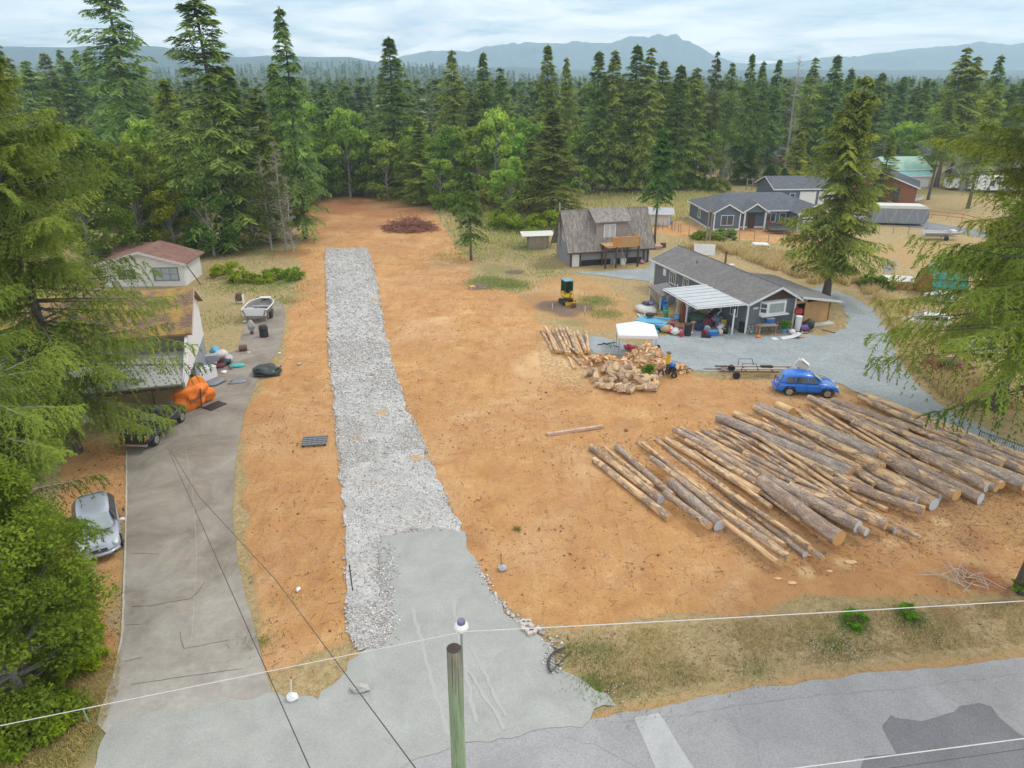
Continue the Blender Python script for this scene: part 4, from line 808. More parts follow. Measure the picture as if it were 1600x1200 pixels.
# bay window in the gable end
by = MB().prism([(1.2, -.002, 1.62), (3.95, -.002, 1.62), (3.55, -.5, 1.62), (1.6, -.5, 1.62)], (0, 0, 1.2)).build('bay_window', white, h1)
B((2.57, -.515, 2.25), (1.5, .03, .8)).build('pane', M('net_curtain_pane', (.32, .36, .36), .3, .2, 3, 0), by)
for x0, x1 in ((1.62, 1.22), (3.53, 3.93)):
    for zz in (2.02, 2.46):
        q0, q1 = Vector((x0, -.5, 0)), Vector((x1, -.02, 0)); d = (q1 - q0); n = Vector((d.y, -d.x, 0)).normalized() * .02; n = n if n.y < 0 else -n
        p0, p1 = q0 + d * .12 + n, q0 + d * .88 + n
        MB().prism([(p0.x, p0.y, zz - .17), (p1.x, p1.y, zz - .17), (p1.x, p1.y, zz + .17), (p0.x, p0.y, zz + .17)], n).build('pane', glass, by)
B((2.57, -.26, 1.56), (2.8, .56, .1)).build('bay_sill', white, h1)
B((.75, -.03, 2.25), (.5, .04, .17)).build('house_number_plate', offw, h1)
for y, wz, ww, hh_ in ((1.9, 1.75, 1.0, 1.3), (10.1, 1.95, .9, .8), (12.6, 1.8, 1.1, 1.2)): window(h1, (0, y, wz), 'x-', ww, hh_, 3)
B((-.06, Ln - 2.2, e1 - .8), (.1, .5, .7)).build('wall_lamp', white, h1)
MB().tube([(3.5, 9.0, pk1 - .3), (3.5, 9.0, pk1 + .95)], .1, 8).build('flue_pipe', rust, h1); MB().lathe((3.5, 9, pk1 + .98), [(.17, 0), (.17, .1), (.05, .2)], 10).build('flue_cap', rust, h1)
MB().tube([(1.6, 11, pk1 - .8), (1.6, 11, pk1 - .1)], .05, 6).build('vent_pipe', dsteel, h1)
for x in (4.0,): B((x, 8.6, pk1 - .1), (.5, .4, .06)).build('flashing', white, h1)
# shed extension with wider low roof on the right and its plywood panel
Lx = 4.3
MB().prism([(W1 + .1, -.55, e1 + .05), (W1 + .1, 9.0, e1 + .05), (W1 + Lx + .4, 9.0, e1 - .75), (W1 + Lx + .4, -.55, e1 - .75)], (0, 0, .13)).build('extension_roof', sh_grey, h1)
MB().prism([(W1 + .3, -.58, e1 + .0), (W1 + Lx + .42, -.58, e1 - .78), (W1 + Lx + .42, -.58, e1 - .6), (W1 + .3, -.58, e1 + .2)], (0, .03, 0)).build('fascia', white, h1)
B((W1 + 2.7, .15, (e1 - .65) / 2 + .08), (2.55, .05, e1 - .75)).build('plywood_panel', ply, h1)
B((W1 + Lx - .1, 4.2, (e1 - .9) / 2), (.06, 8.0, e1 - .9)).build('plywood_side', ply, h1)
B((W1 + 2.2, 5.5, (e1 - .5) / 2), (4, .08, e1 - .6)).build('extension_back_wall', brownpaint, h1)
B((W1 + 2.7, -.1, .06), (3.4, .9, .12)).build('sill_slab', offw, h1)
for x in (W1 + .18, W1 + 1.3): B((x, .1, (e1 - .3) / 2), (.12, .12, e1 - .3)).build('post', lumber, h1)
B((W1 + .75, .12, e1 - .5), (1.1, .06, .3)).build('lintel_board', lumber, h1)
B((W1 + .7, 1.0, .9), (.9, .5, .06)).build('shelf', lumber, h1); B((W1 + .7, 1.0, 1.6), (.9, .5, .06)).build('shelf', lumber, h1)
# stone veneer pieces at the foot of the gable wall
stone = M('river_stone', (.3, .28, .26), .9, .4, 2, .2)
ip = bpy.data.meshes.new('stone'); tmp = MB().blob((0, 0, 0), (.16, .07, .13), 3, .3, 1); ip.from_pydata(tmp.v, [], tmp.f); ip.materials.append(stone)
for i in range(14):
    for j in range(3):
        o = bpy.data.objects.new('stone', ip); COL.objects.link(o); o.parent = h1; o.location = (.3 + i * .335 + (j % 2) * .12, -.02, .12 + j * .24); o.rotation_euler = (random.uniform(-.4, .4), random.uniform(0, 3), random.uniform(-.2, .2)); o.scale = (1.1, 1, 1)
# carport of corrugated metal on white posts
cp_ = thing('carport', 'pale corrugated metal carport roof on white posts attached to the grey house', 'carport', a)
def rel(p, r): return Vector(p) - r.location
A1, A2, A3, A4 = P(1166, 474, e1 - .02), P(1090, 481, 2.35), P(1036, 451, 2.35), P(1103, 444, e1 + .02)
cm_ = M('corrugated_metal', (.5, .54, .57), .45, .14, 1.2, .05, metal=.35)
nS = 14
for i in range(nS):
    s0, s1 = i / nS, (i + .93) / nS
    q = [A1.lerp(A4, s0), A2.lerp(A3, s0), A2.lerp(A3, s1), A1.lerp(A4, s1)]
    zo = .02 * (i % 2); slab([rel(k, cp_) + Vector((0, 0, zo)) for k in q], .03, 'roof_sheet', cm_, cp_)
posts = []
for u, v in ((1143, 523), (1071, 506), (1057, 491), (1041, 481)):
    g0 = P(u, v); posts.append(g0); B(rel(g0, cp_) + Vector((0, 0, 1.15)), (.12, .12, 2.32)).build('post', white, cp_)
MB().tube([rel(A1 - Vector((0, 0, .12)), cp_), rel(A2 - Vector((0, 0, .1)), cp_)], .06, 4).build('beam', white, cp_)
MB().tube([rel(A2 - Vector((0, 0, .12)), cp_), rel(A3 - Vector((0, 0, .1)), cp_)], .06, 4).build('beam', white, cp_)
for g0, dd in ((posts[1], (A1 - A2)), (posts[1], (A3 - A2))):
    d = dd.normalized(); MB().tube([rel(g0 + Vector((0, 0, 1.5)), cp_), rel(g0 + Vector((0, 0, 2.25)) + d * .8, cp_)], .04, 4).build('brace', white, cp_)
# entry annex with own little roof
ax_ = thing('entry_shed', 'small grey shingled lean-to with wooden gate at the left end of the carport', 'shed', P(1032, 478))
e = rel
Q1, Q2, Q3, Q4 = P(1013, 447, 2.0), P(1034, 463, 1.9), P(1058, 454, 2.3), P(1042, 441, 2.4)
slab([rel(k, ax_) for k in (Q1, Q2, Q3, Q4)], .1, 'roof_panel', sh_grey, ax_)
g1, g2, g3 = P(1015, 468), P(1031, 484), P(1056, 473)
def wallp(p0, p1, z0, z1, th, name, mat, root):
    d = (p1 - p0).normalized(); n = Vector((-d.y, d.x, 0)) * th; r_ = root.location
    return MB().prism([p0 - r_ + Vector((0, 0, z0)), p1 - r_ + Vector((0, 0, z0)), p1 - r_ + Vector((0, 0, z1)), p0 - r_ + Vector((0, 0, z1))], n).build(name, mat, root)
wallp(g2, g3, 0, 1.8, .08, 'wall', siding_light, ax_); wallp(g1, g2, 0, .5, .08, 'wall', siding, ax_)
for k in range(9): wallp(g1.lerp(g2, k / 9 + .01), g1.lerp(g2, k / 9 + .05), .55, 1.6, .04, 'gate_slat', oldwood, ax_)
wallp(g1, g2, 1.6, 1.75, .06, 'rail', lumber, ax_)
for g0 in (g1, g2, g3): B(rel(g0, ax_) + Vector((0, 0, .95)), (.12, .12, 1.9)).build('post', white, ax_)
# stairs under the carport
st_ = thing('wooden_stairs', 'dark wooden stairs up to the house door under the carport', 'stairs', h1.location, rz)
for k in range(5): B((-.35 - (4 - k) * .28, 4.2, .18 + k * .2), (.3, 1.2, .05)).build('step', brownpaint, st_)
for s in (-1, 1): MB().prism([(-1.65, 4.2 + s * .62, 0), (-1.45, 4.2 + s * .62, 0), (-.1, 4.2 + s * .62, .95), (-.1, 4.2 + s * .62, 1.15)], (0, .05, 0)).build('stringer', white, st_)
for s in (-1, 1): MB().tube([(-1.55, 4.2 + s * .62, 1.0), (-.2, 4.2 + s * .62, 2.0)], .035, 5).build('handrail', white, st_); 
B((-.03, 4.2, 2.0), (.07, .9, 1.9)).build('door', white, h1)
# chicken-house: grey A-roofed house with dormer and deck
a2, b2 = P(891, 417), P(1013, 409); d2 = (b2 - a2); ang = math.atan2(d2.y, d2.x); L2 = d2.length; D2 = 5.4
org = a2 + Vector((-math.sin(ang), math.cos(ang), 0)) * D2
h2 = thing('house', 'steep-roofed grey house with wide dormer and raised wooden deck in front', 'house', org, ang - R(90))
e2 = 2.35; p2_ = hgt(a2.y + D2 / 2, 331)
# local: y runs along the front wall, x towards the camera
gable(h2, D2, L2, e2, p2_, siding_light, sh_brown, trimm=brownpaint, ov=.55, oe=.55, gablem=siding_light)
pinkm = M('house_wrap', (.62, .5, .56), .8, .25, 1.5, .05)
MB().prism([(D2 - .3, -.012, e2 + .25), (D2 - .9, -.012, e2 - .1), (2.0, -.012, e2 + .4), (D2 / 2, -.012, p2_ - .5)], (0, .01, 0)).build('bare_house_wrap', pinkm, h2)
MB().tube([(1.6, -.25, 1.6), (1.6, -.25, p2_ + .9)], .09, 8).build('flue_pipe', steel, h2)
ap = .5
for y, w_, m_ in ((.55, .95, white),): 
    dr = B((D2 + .025, y + .1, 1.0), (.06, w_ - .05, 2.0)).build('door', m_, h2); B((D2 + .06, y + .1, 1.72), (.02, .5, .2)).build('pane', black, dr)
for y in (.02, 1.18, L2 - .15, L2 - .7): B((D2 + .03, y, e2 / 2), (.14, .2, e2)).build('corner_board', brownpaint, h2)
B((D2 + .02, 3.2, .35), (.05, 3.7, .7)).build('dark_skirting', black, h2)
B((D2 + .02, L2 - 2.6, .35), (.05, 3.2, .7)).build('dark_skirting', black, h2)
# dormer
y0, y1 = 3.3, 7.3; xf = D2 - .55; zt = 4.95; zb_ = e2 + .35
B((xf - .05, (y0 + y1) / 2, (zb_ + zt) / 2), (.1, y1 - y0, zt - zb_)).build('dormer_wall', M('tan_siding', (.33, .29, .27), .8, .1, 2, .05), h2)
for y in (y0, y1 - .1): MB().prism([(xf - .1, y, zb_ - .1), (xf - .1, y, zt), (D2 / 2 + .1, y, zt + .62), (D2 / 2 + .1, y, zb_ + 1)], (0, .1, 0)).build('dormer_cheek', sh_brown, h2)
MB().prism([(xf + .5, y0 - .35, zt + .02), (D2 / 2 - .05, y0 - .35, p2_ + .22), (D2 / 2 - .05, y1 + .35, p2_ + .22), (xf + .5, y1 + .35, zt + .02)], (0, 0, .1)).build('dormer_roof', sh_brown, h2)
for k in range(2): 
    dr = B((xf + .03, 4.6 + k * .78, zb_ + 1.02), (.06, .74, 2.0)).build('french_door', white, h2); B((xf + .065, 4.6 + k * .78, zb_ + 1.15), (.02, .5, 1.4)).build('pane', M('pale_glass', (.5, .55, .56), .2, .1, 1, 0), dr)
# deck
dk = thing('wooden_deck', 'raised plywood-sided deck on brown posts below the dormer doors', 'deck', org, ang - R(90))
dx0, dx1, dy0, dy1, dz = D2 - .4, D2 + 1.9, 3.6, 7.9, e2 + .28
for k in range(15): B(((dx0 + dx1) / 2, dy0 + (dy1 - dy0) * (k + .5) / 15, dz), (dx1 - dx0, (dy1 - dy0) / 15 - .02, .05)).build('deck_board', lumber, dk)
for x, y in ((dx1 - .1, dy0 + .1), (dx1 - .1, dy0 + 1.4), (dx1 - .1, dy1 - .1), (D2 + .4, dy0 + .2), (D2 + .4, dy1 - .9)): B((x, y, (dz - .1) / 2), (.17, .17, dz - .1)).build('post', brownpaint, dk)
B((dx1 - .06, (dy0 + dy1) / 2, dz - .12), (.06, dy1 - dy0, .2)).build('rim_joist', lumber, dk)
for k, m_ in enumerate((orangep, ply, ply)):
    yy = (5.0, 5.95, 7.15)[k]; ww = (.85, 1.05, 1.3)[k]; mm_ = M('orange_stained_panel', (.62, .22, .06), .8, .15, 3, .1) if k == 0 else ply
    B((dx1, yy, dz + .5), (.04, ww, .9)).build('side_panel', mm_, dk)
for y in (dy1 - .03,): B(((dx0 + dx1) / 2, y, dz + .5), (dx1 - dx0, .04, .9)).build('side_panel', ply, dk)
for p0, p1 in (((dx1, 4.55, dz + 1.0), (dx1, dy1, dz + 1.0)), ((dx1, dy1, dz + 1.0), (dx0, dy1, dz + 1.0))): MB().tube([p0, p1], .045, 4).build('handrail', lumber, dk)
for y in (4.55, dy1): B((dx1, y, dz + .5), (.1, .1, 1.0)).build('rail_post', lumber, dk)
for s in (-1, 1): MB().tube([(dx1 - .3, 5.5 + s * .15, dz - .2), (dx1 + .1, 5.5 + s * .85, .02)], .05, 4).build('brace', oldwood, dk)
# low woodshed left of it
q = P(826, 389); ws = thing('woodshed', 'low old wooden shed with flat pale roof left of the steep-roofed house', 'shed', q, R(6))
for k in range(7): B((k * .36 + .18, 0, .8), (.33, .05, 1.6 + .03 * (k % 3))).build('plank', oldwood, ws)
B((0, 1.0, .8), (.06, 2, 1.6)).build('wall', oldwood, ws); B((2.6, 1.0, .8), (.06, 2, 1.6)).build('wall', oldwood, ws)
MB().prism([(-.9, -.4, 1.68), (3.4, -.4, 1.72), (3.4, 2.3, 1.82), (-.9, 2.3, 1.78)], (0, 0, .07)).build('roof_panel', offw, ws)
# blue-grey bungalow
def simple_house(label, u, v, ang, W, D, eave, rise, wallm, roofm, hip=0.0, name='house', z0=0.0, cat='house'):
    q = P(u, v); r = thing(name, label, cat, q, R(ang)); 
    for c_, d_ in (((W / 2, .06, eave / 2), (W, .12, eave)), ((W / 2, D - .06, eave / 2), (W, .12, eave)), ((.06, D / 2, eave / 2), (.12, D - .25, eave)), ((W - .06, D / 2, eave / 2), (.12, D - .25, eave))): B(c_, d_).build('wall', wallm, r)
    o = .45; z = eave; zp = eave + rise
    A, B_, C, D_ = (-o, -o, z), (W + o, -o, z), (W + o, D + o, z), (-o, D + o, z); E1, E2 = ((hip if hip else -o), D / 2, zp), (W - hip if hip else W + o, D / 2, zp)
    MB().prism([A, B_, E2, E1], (0, 0, .1)).build('roof_panel', roofm, r); MB().prism([C, D_, E1, E2], (0, 0, .1)).build('roof_panel', roofm, r)
    if hip: MB().prism([D_, A, E1], (0, 0, .1)).build('roof_panel', roofm, r); MB().prism([B_, C, E2], (0, 0, .1)).build('roof_panel', roofm, r)
    else:
        for x in (0.0, W - .12): MB().prism([(x, .02, eave), (x, D - .02, eave), (x, D / 2, eave + rise - .02)], (.12, 0, 0)).build('gable', wallm, r)
        for x in (-o - .03, W + o): MB().prism([(x, -o, z + .1), (x, D / 2, zp + .11), (x, D + o, z + .1), (x, D + o, z - .08), (x, D / 2, zp - .07), (x, -o, z - .08)], (.03, 0, 0)).build('fascia', white, r)
    for y in (-o - .02, D + o + .02): B((W / 2, y, z + .04), (W + 2 * o, .035, .17)).build('fascia', white, r)
    return r
h3 = simple_house('long blue-grey bungalow with white trim and three small front gables', 1105, 357, 4, 16.5, 9.0, 2.5, 1.9, siding_blue, sh_blue, hip=4.0)
for x in (-.45, 16.95): B((x, 4.5, 2.54), (.035, 9.9, .17)).build('fascia', white, h3)
B((8.2, -.03, .12), (16.6, .06, .25)).build('base_trim', white, h3); B((-.03, 4.5, .12), (.06, 9, .25)).build('base_trim', white, h3)
for x, wd, proj, win in ((.4, 3.8, 1.5, 1), (4.9, 3.3, 1.2, 2), (12.2, 4.4, 3.2, 3)):
    if win != 2:
        B((x + wd / 2, -proj / 2, 1.25), (wd, proj, 2.5)).build('gable_bay', siding_blue, h3)
        for xx in (x, x + wd): B((xx, -proj, 1.25), (.16, .16, 2.5)).build('corner_board', white, h3)
        B((x + wd / 2, -proj - .03, .12), (wd, .06, .25)).build('base_trim', white, h3)
    else:
        for xx in (x + .1, x + wd - .1): B((xx, -proj, 1.25), (.22, .22, 2.5)).build('porch_post', white, h3)
        B((x + wd / 2, -.04, 1.05), (1.0, .05, 2.1)).build('door', brownpaint, h3)
    zz = 2.5; pk = zz + 1.2; hw = wd / 2 + .35
    MB().prism([(x + wd / 2 - hw + .3, -proj - .01, zz), (x + wd / 2 + hw - .3, -proj - .01, zz), (x + wd / 2, -proj - .01, pk - .12)], (0, .1, 0)).build('gable', siding_blue, h3)
    for s in (-1, 1):
        MB().prism([(x + wd / 2 + s * hw, -proj - .3, zz - .05), (x + wd / 2, -proj - .3, pk), (x + wd / 2, 3.2, pk), (x + wd / 2 + s * hw, 1.6, zz - .05)], (0, 0, .1)).build('roof_panel', sh_blue, h3)
        MB().prism([(x + wd / 2 + s * hw, -proj - .33, zz - .13), (x + wd / 2, -proj - .33, pk - .08), (x + wd / 2, -proj - .33, pk + .13), (x + wd / 2 + s * hw, -proj - .33, zz + .07)], (0, .03, 0)).build('fascia', white, h3)
    if win == 1: window(h3, (x + wd / 2, -proj - .01, 1.45), 'y-', 1.8, 1.4, 2)
    if win == 3: B((x + wd / 2, -proj - .03, 1.05), (3.2, .06, 2.1)).build('garage_door', white, h3)
window(h3, (9.4, -.01, 1.5), 'y-', 1.5, 1.3, 2); window(h3, (11.2, -.01, 1.5), 'y-', .9, 1.3, 1); window(h3, (0, 4.2, 1.5), 'x-', 1.1, 1.3, 2)
for k in range(2):
    ch = thing('porch_chair', ('red', 'rust-red')[k] + ' chair on the bungalow porch, ' + ('left' if k == 0 else 'right') + ' of the two', 'chair', h3.matrix_basis @ Vector((9.0 + k * 1.9, -1.0, 0)), R(4))
    B((0, 0, .45), (.5, .5, .06)).build('seat', redpaint, ch); B((0, .23, .75), (.5, .05, .6)).build('backrest', redpaint, ch)
    for sx in (-.2, .2):
        for sy in (-.2, .2): B((sx, sy, .21), (.06, .06, .42)).build('leg', redpaint, ch)
h4 = simple_house('dark-roofed garage with white doors directly behind the bungalow', 1208, 320, 4, 13, 8, 2.6, 1.7, siding_blue, sh_blue, name='garage', cat='garage')
for x in (6, 9.4): B((x, -.03, 1.1), (2.9, .06, 2.2)).build('garage_door', white, h4)
window(h4, (3.2, -.01, 1.5), 'y-', .9, .9, 1)
h5 = simple_house('reddish brown house with grey roof and wide front gable near the trailers', 1382, 322, 62, 9, 12, 3.0, 2.3, M('red_brown_siding', (.25, .1, .055), .8, .12, 1, .05), sh_blue)
h5.location.x += 5.0
window(h5, (2.2, -.01, 1.6), 'y-', .7, 2.2, 1, fm=brownpaint); window(h5, (6.4, -.01, 1.6), 'y-', .7, 2.2, 1, fm=brownpaint); window(h5, (0, 3, 1.7), 'x-', .8, 2.2, 1, fm=brownpaint); window(h5, (0, 7.5, 1.7), 'x-', .8, 2.2, 1, fm=brownpaint)
grn = M('pale_green_metal', (.2, .42, .34), .5, .1, 1, .05); grn2 = M('turquoise_metal', (.25, .52, .5), .5, .1, 1, .05)
h6 = simple_house('building with a pale green metal roof behind the brown house', 1384, 292, 10, 9, 7, 3.2, 2.2, offw, grn)
h7 = simple_house('lower turquoise-roofed annex before the pale green roof', 1394, 294, 10, 8, 4, 2.2, 1.0, offw, grn2, name='annex', cat='shed')
h8 = simple_house('distant house with slate roof among the firs behind the green roof', 1385, 262, 6, 12, 8, 3.0, 2.2, siding_light, sh_blue)
h9 = simple_house('distant house with a rusty tan roof between the firs on the right', 1512, 278, 0, 14, 9, 3.0, 3.2, offw, sh_rust)
h10 = simple_house('small slate-roofed outbuilding before the rusty tan roof', 1500, 298, -4, 11, 7, 2.6, 1.6, siding_light, sh_blue, name='outbuilding', cat='shed')
h11 = simple_house('dark red cabin between the trunks of the dark firs', 1186, 262, 0, 9, 6, 2.8, 1.6, M('dark_red_paint', (.22, .05, .05), .8, .15, 2, 0), sh_blue, name='cabin', cat='cabin')
sb = simple_house('small white garden shed with a blue tarp against it beside the bare-stemmed spruce', 1017, 352, -8, 2.8, 2.4, 1.7, .7, offw, M('pale_shed_roof', (.4, .42, .46), .7, .1, 2, 0), name='garden_shed', cat='shed')
tp = thing('blue_tarp', 'blue tarp heap at the front of the small white garden shed', 'tarp', P(1041, 351)); MB().blob((0, 0, .35), (.9, .5, .5), 4, .4).build('tarp_sheet', M('blue_tarp_fabric', (.03, .25, .6), .6, .2, 4, .3), tp, smooth=True)
# barn-roofed shed, trampoline, play structure
bs = thing('barn_shed', 'orange-brown shed with green gambrel metal roof in the mown field', 'shed', P(1424, 457), R(-14))
gm_ = M('green_metal_roof', (.03, .25, .19), .5, .12, 1, .05); obr = M('orange_brown_boards', (.36, .16, .06), .8, .15, 3, .1)
Wb, Lb_ = (P(1457, 464) - P(1425, 453)).length, 4.3; prof = [(0, 0), (0, .5), (.45, 2.1), (Wb / 2, 3.0), (Wb - .45, 2.1), (Wb, .5), (Wb, 0)]
for y in (.0, Lb_ - .08): MB().prism([(x, y, z) for x, z in prof], (0, .08, 0)).build('end_wall', obr, bs)
for i in range(1, 5):
    (xa, za), (xb, zb2) = prof[i], prof[i + 1]
    for k in range(12):
        ya = -.15 + (Lb_ + .3) * k / 12; d = Vector((xb - xa, 0, zb2 - za)); n = Vector((-d.z, 0, d.x)).normalized() * (.04 + .025 * (k % 2))
        MB().prism([(xa, ya, za), (xb, ya, zb2), (xb, ya + (Lb_ + .3) / 12 - .01, zb2), (xa, ya + (Lb_ + .3) / 12 - .01, za)], n).build('roof_sheet', gm_, bs)
pa, pb, pc = P(1425, 453), P(1457, 464), P(1503, 459); bs.location = pa; bs.rotation_euler.z = math.atan2((pb - pa).y, (pb - pa).x)
pf = thing('low_platform', 'low flat-roofed wooden pen left of the green barn-roofed shed', 'platform', P(1390, 452), R(-12))
B((1.1, 1.2, .9), (3.0, 2.6, .06)).build('roof_panel', offw, pf)
for x in (-.2, 1.1, 2.4):
    for y in (.1, 2.3): B((x, y, .43), (.09, .09, .87)).build('post', rust, pf)
for k in range(4): B((1.1, .02, .12 + k * .22), (2.6, .04, .17)).build('side_board', obr, pf)
bd = thing('painted_board', 'upright white board painted with colourful shapes behind the low pen', 'board', P(1388, 428), R(-8))
B((0, 0, .9), (1.3, .06, 1.4)).build('panel', offw, bd)
for (x, z, s, m_) in ((-.2, 1.2, .3, bluep), (.25, 1.0, .35, redpaint), (0, .6, .3, pinkp), (-.35, .7, .25, cyanp)): B((x, -.045, z), (s, .02, s * .8)).build('painted_patch', m_, bd)
for x in (-.5, .5): B((x, .1, .45), (.06, .06, .9)).build('leg', oldwood, bd)
tr_ = thing('trampoline', 'round netted trampoline in front of the bungalow', 'trampoline', P(1217, 363))
MB().lathe((0, 0, .75), [(1.9, 0), (1.9, .06), (1.75, .07)], 28).build('jumping_mat', black, tr_)
for k in range(6): 
    t_ = k * math.pi / 3; MB().tube([(1.95 * math.cos(t_), 1.95 * math.sin(t_), 0), (1.95 * math.cos(t_), 1.95 * math.sin(t_), 2.4)], .03, 5).build('pole', dsteel, tr_)
for z_ in (.78, 1.5, 2.38): MB().tube([(1.95 * math.cos(k * .2244), 1.95 * math.sin(k * .2244), z_) for k in range(29)], .03 if z_ != 1.5 else .012, 4).build('ring', dsteel if z_ > 1 else greenp, tr_)
for k in range(36):
    t_ = k * math.pi / 18; MB().tube([(1.93 * math.cos(t_), 1.93 * math.sin(t_), .8), (1.93 * math.cos(t_), 1.93 * math.sin(t_), 2.35)], .006, 3).build('net_cord', dsteel, tr_)
# left side houses
hw = M('white_stucco', (.68, .68, .68), .8, .08, 1.5, .05)
F1, F2 = P(290, 604, 2.3), P(318, 522, 2.3)
cg = Vector((F1.x, F1.y, 0)); cgb = Vector((F2.x, F2.y, 0)); dd = cgb - cg; Dp = dd.length; angL = math.atan2(dd.x, dd.y)
mid = Dp * .74; zr = hgt(cg.y + (cgb.y - cg.y) * .74, 452); zbk = hgt(F2.y, 470)
h12 = thing('house', 'left-hand house with mossy brown roof and white gable end, partly behind firs', 'house', cg, -angL)
# local x to the right, y away; house extends to -x
WL = 15
def P_(x, y, z): return (x, y, z)
MB().prism([(0, 0, 2.25), (0, Dp, 2.25), (0, Dp, zbk), (0, mid, zr - .1), (0, 0, 2.6)], (-.15, 0, 0)).build('gable', hw, h12)
B((-.1, Dp * .72, 1.12), (.12, Dp * .55, 2.24)).build('wall', siding_light, h12); B((-WL / 2 - .2, Dp - .1, 1.25), (WL, .15, 2.5)).build('wall', hw, h12)
B((-WL / 2 - 3.2, 1.2, 1.25), (WL - 6, .15, 2.5)).build('wall', hw, h12)
for x, y in ((-.1, 2.2),): B((x, y, 1.13), (.14, .14, 2.25)).build('post', white, h12)
for (ya, za, yb, zb2) in ((mid * .46, 2.5 + (zr - 2.5) * .5, mid, zr), (Dp + .5, zbk - .2, mid, zr)):
    n_c = 1
    MB().prism([(.35, ya, za), (-WL, ya, za), (-WL, yb, zb2), (.35, yb, zb2)], (0, 0, .14)).build('roof_panel', sh_moss, h12)
    MB().prism([(.38, ya, za - .05), (.38, yb, zb2 - .05), (.38, yb, zb2 + .17), (.38, ya, za + .17)], (-.03, 0, 0)).build('fascia', M('dusky_pink_trim', (.5, .36, .3), .8, .1, 2, 0), h12)
MB().prism([(-.16, -.3, 2.55), (-14, -.3, 2.55), (-14, mid * .5, 3.3), (-.16, mid * .5, 3.3)], (0, 0, .1)).build('lower_roof', M('pale_grey_roofing', (.42, .42, .41), .7, .12, 1.5, .05), h12); MB().prism([(.06, -.25, 2.35), (.06, mid * .55, 2.35), (.06, mid * .55, 4.0), (.06, -.25, 2.75)], (-.05, 0, 0)).build('gable', hw, h12)
B((-7, -.38, 2.45), (13.6, .08, .22)).build('gutter', brownpaint, h12)
for x in (-2, -5, -8, -11): B((x, -.2, 1.25), (.1, .1, 2.4)).build('post', brownpaint, h12)
h13 = thing('house', 'white cottage with reddish brown roof and bay window in the left yard', 'house', P(291, 447), R(2))
Wc, Dc, ec = 8.5, 4.8, 2.5
for c_, d_ in (((-Wc / 2, .06, ec / 2), (Wc, .12, ec)), ((-Wc / 2, Dc, ec / 2), (Wc, .12, ec)), ((-.06, Dc / 2, ec / 2), (.12, Dc - .2, ec)), ((-Wc + .06, Dc / 2, ec / 2), (.12, Dc - .2, ec))): B(c_, d_).build('wall', hw, h13)
MB().prism([(-Wc, .0, ec), (0, 0, ec), (-Wc / 2, 0, ec + 1.1)], (0, .1, 0)).build('gable', hw, h13)
for s in (0, 1):
    xe = .55 if s == 0 else -Wc - .55
    MB().prism([(xe, -.5, ec - .1), (-Wc / 2, -.5, ec + 1.25), (-Wc / 2, Dc + .4, ec + 1.25), (xe, Dc + .4, ec - .1)], (0, 0, .13)).build('roof_panel', sh_rust, h13)
    MB().prism([(xe, -.53, ec - .22), (-Wc / 2, -.53, ec + 1.13), (-Wc / 2, -.53, ec + 1.38), (xe, -.53, ec + .03)], (0, .03, 0)).build('fascia', offw, h13)
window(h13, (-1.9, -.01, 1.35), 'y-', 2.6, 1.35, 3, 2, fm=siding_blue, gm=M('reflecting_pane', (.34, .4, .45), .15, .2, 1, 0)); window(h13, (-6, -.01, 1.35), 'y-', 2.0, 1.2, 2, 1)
MB().tube([(.55, -.2, 2.3), (1.5, .3, 0)], .06, 5).build('downpipe', rust, h13)
gr_ = thing('back_roof', 'pale grey dead-needle covered roof of a small outhouse behind the white cottage', 'shed', P(210, 420), R(-5))
B((0, 0, 1.1), (4, 3, 2.2)).build('wall', offw, gr_); B((0, -.2, 2.4), (4.8, 4.0, .1), rx=R(10)).build('roof_panel', sh_rust, gr_)
# ------------------------------------------------------------ fences
wire = M('fence_wire', (.3, .3, .3), .6, .1, 3, 0, metal=.4)
def wire_fence(label, pts, n, h, postm, name='wire_fence', wires=3, r=.05, wr=.012, rails=None):
    pts = [P(*q) for q in pts]; root = thing(name, label, 'fence', pts[0]); cum = [0]
    for i in range(len(pts) - 1): cum.append(cum[-1] + (pts[i + 1] - pts[i]).length)
    ps = []
    for k in range(n):
        s = cum[-1] * k / (n - 1); i = max(j for j in range(len(cum)) if cum[j] <= s + 1e-6); i = min(i, len(pts) - 2); q = pts[i].lerp(pts[i + 1], (s - cum[i]) / (cum[i + 1] - cum[i])) - pts[0]; ps.append(q)
        MB().tube([q, q + Vector((random.uniform(-.04, .04), random.uniform(-.04, .04), h * random.uniform(.92, 1.08)))], r, 6).build('post', postm, root)
    for j in range(wires):
        z = h * (j + 1) / (wires + .3)
        if rails:
            for k in range(n - 1): B((ps[k] + ps[k + 1]) / 2 + Vector((0, 0, z)), ((ps[k + 1] - ps[k]).length, .04, .12), rz=math.atan2((ps[k + 1] - ps[k]).y, (ps[k + 1] - ps[k]).x)).build('rail', rails, root)
        else: MB().tube([q + Vector((0, 0, z)) for q in ps], wr, 3, cap=False).build('wire', wire, root)
    return root
wire_fence('post and wire fence along the front of the blue-grey bungalow', [(1050, 360), (1100, 376), (1170, 377), (1225, 376), (1300, 366), (1400, 365), (1470, 372)], 22, 1.3, oldwood)
wire_fence('orange-brown board rail fence beyond the covered trailer', [(1432, 338), (1500, 345), (1560, 360), (1620, 372)], 10, 1.2, lumber, 'rail_fence', 2, .07, rails=M('orange_fence_board', (.5, .24, .08), .8, .1, 3, 0))
wire_fence('dark log fence beyond the bungalow on the meadow edge', [(1166, 296), (1200, 297), (1235, 298)], 9, 2.2, oldwood, 'log_fence', 2, .12, rails=oldwood)
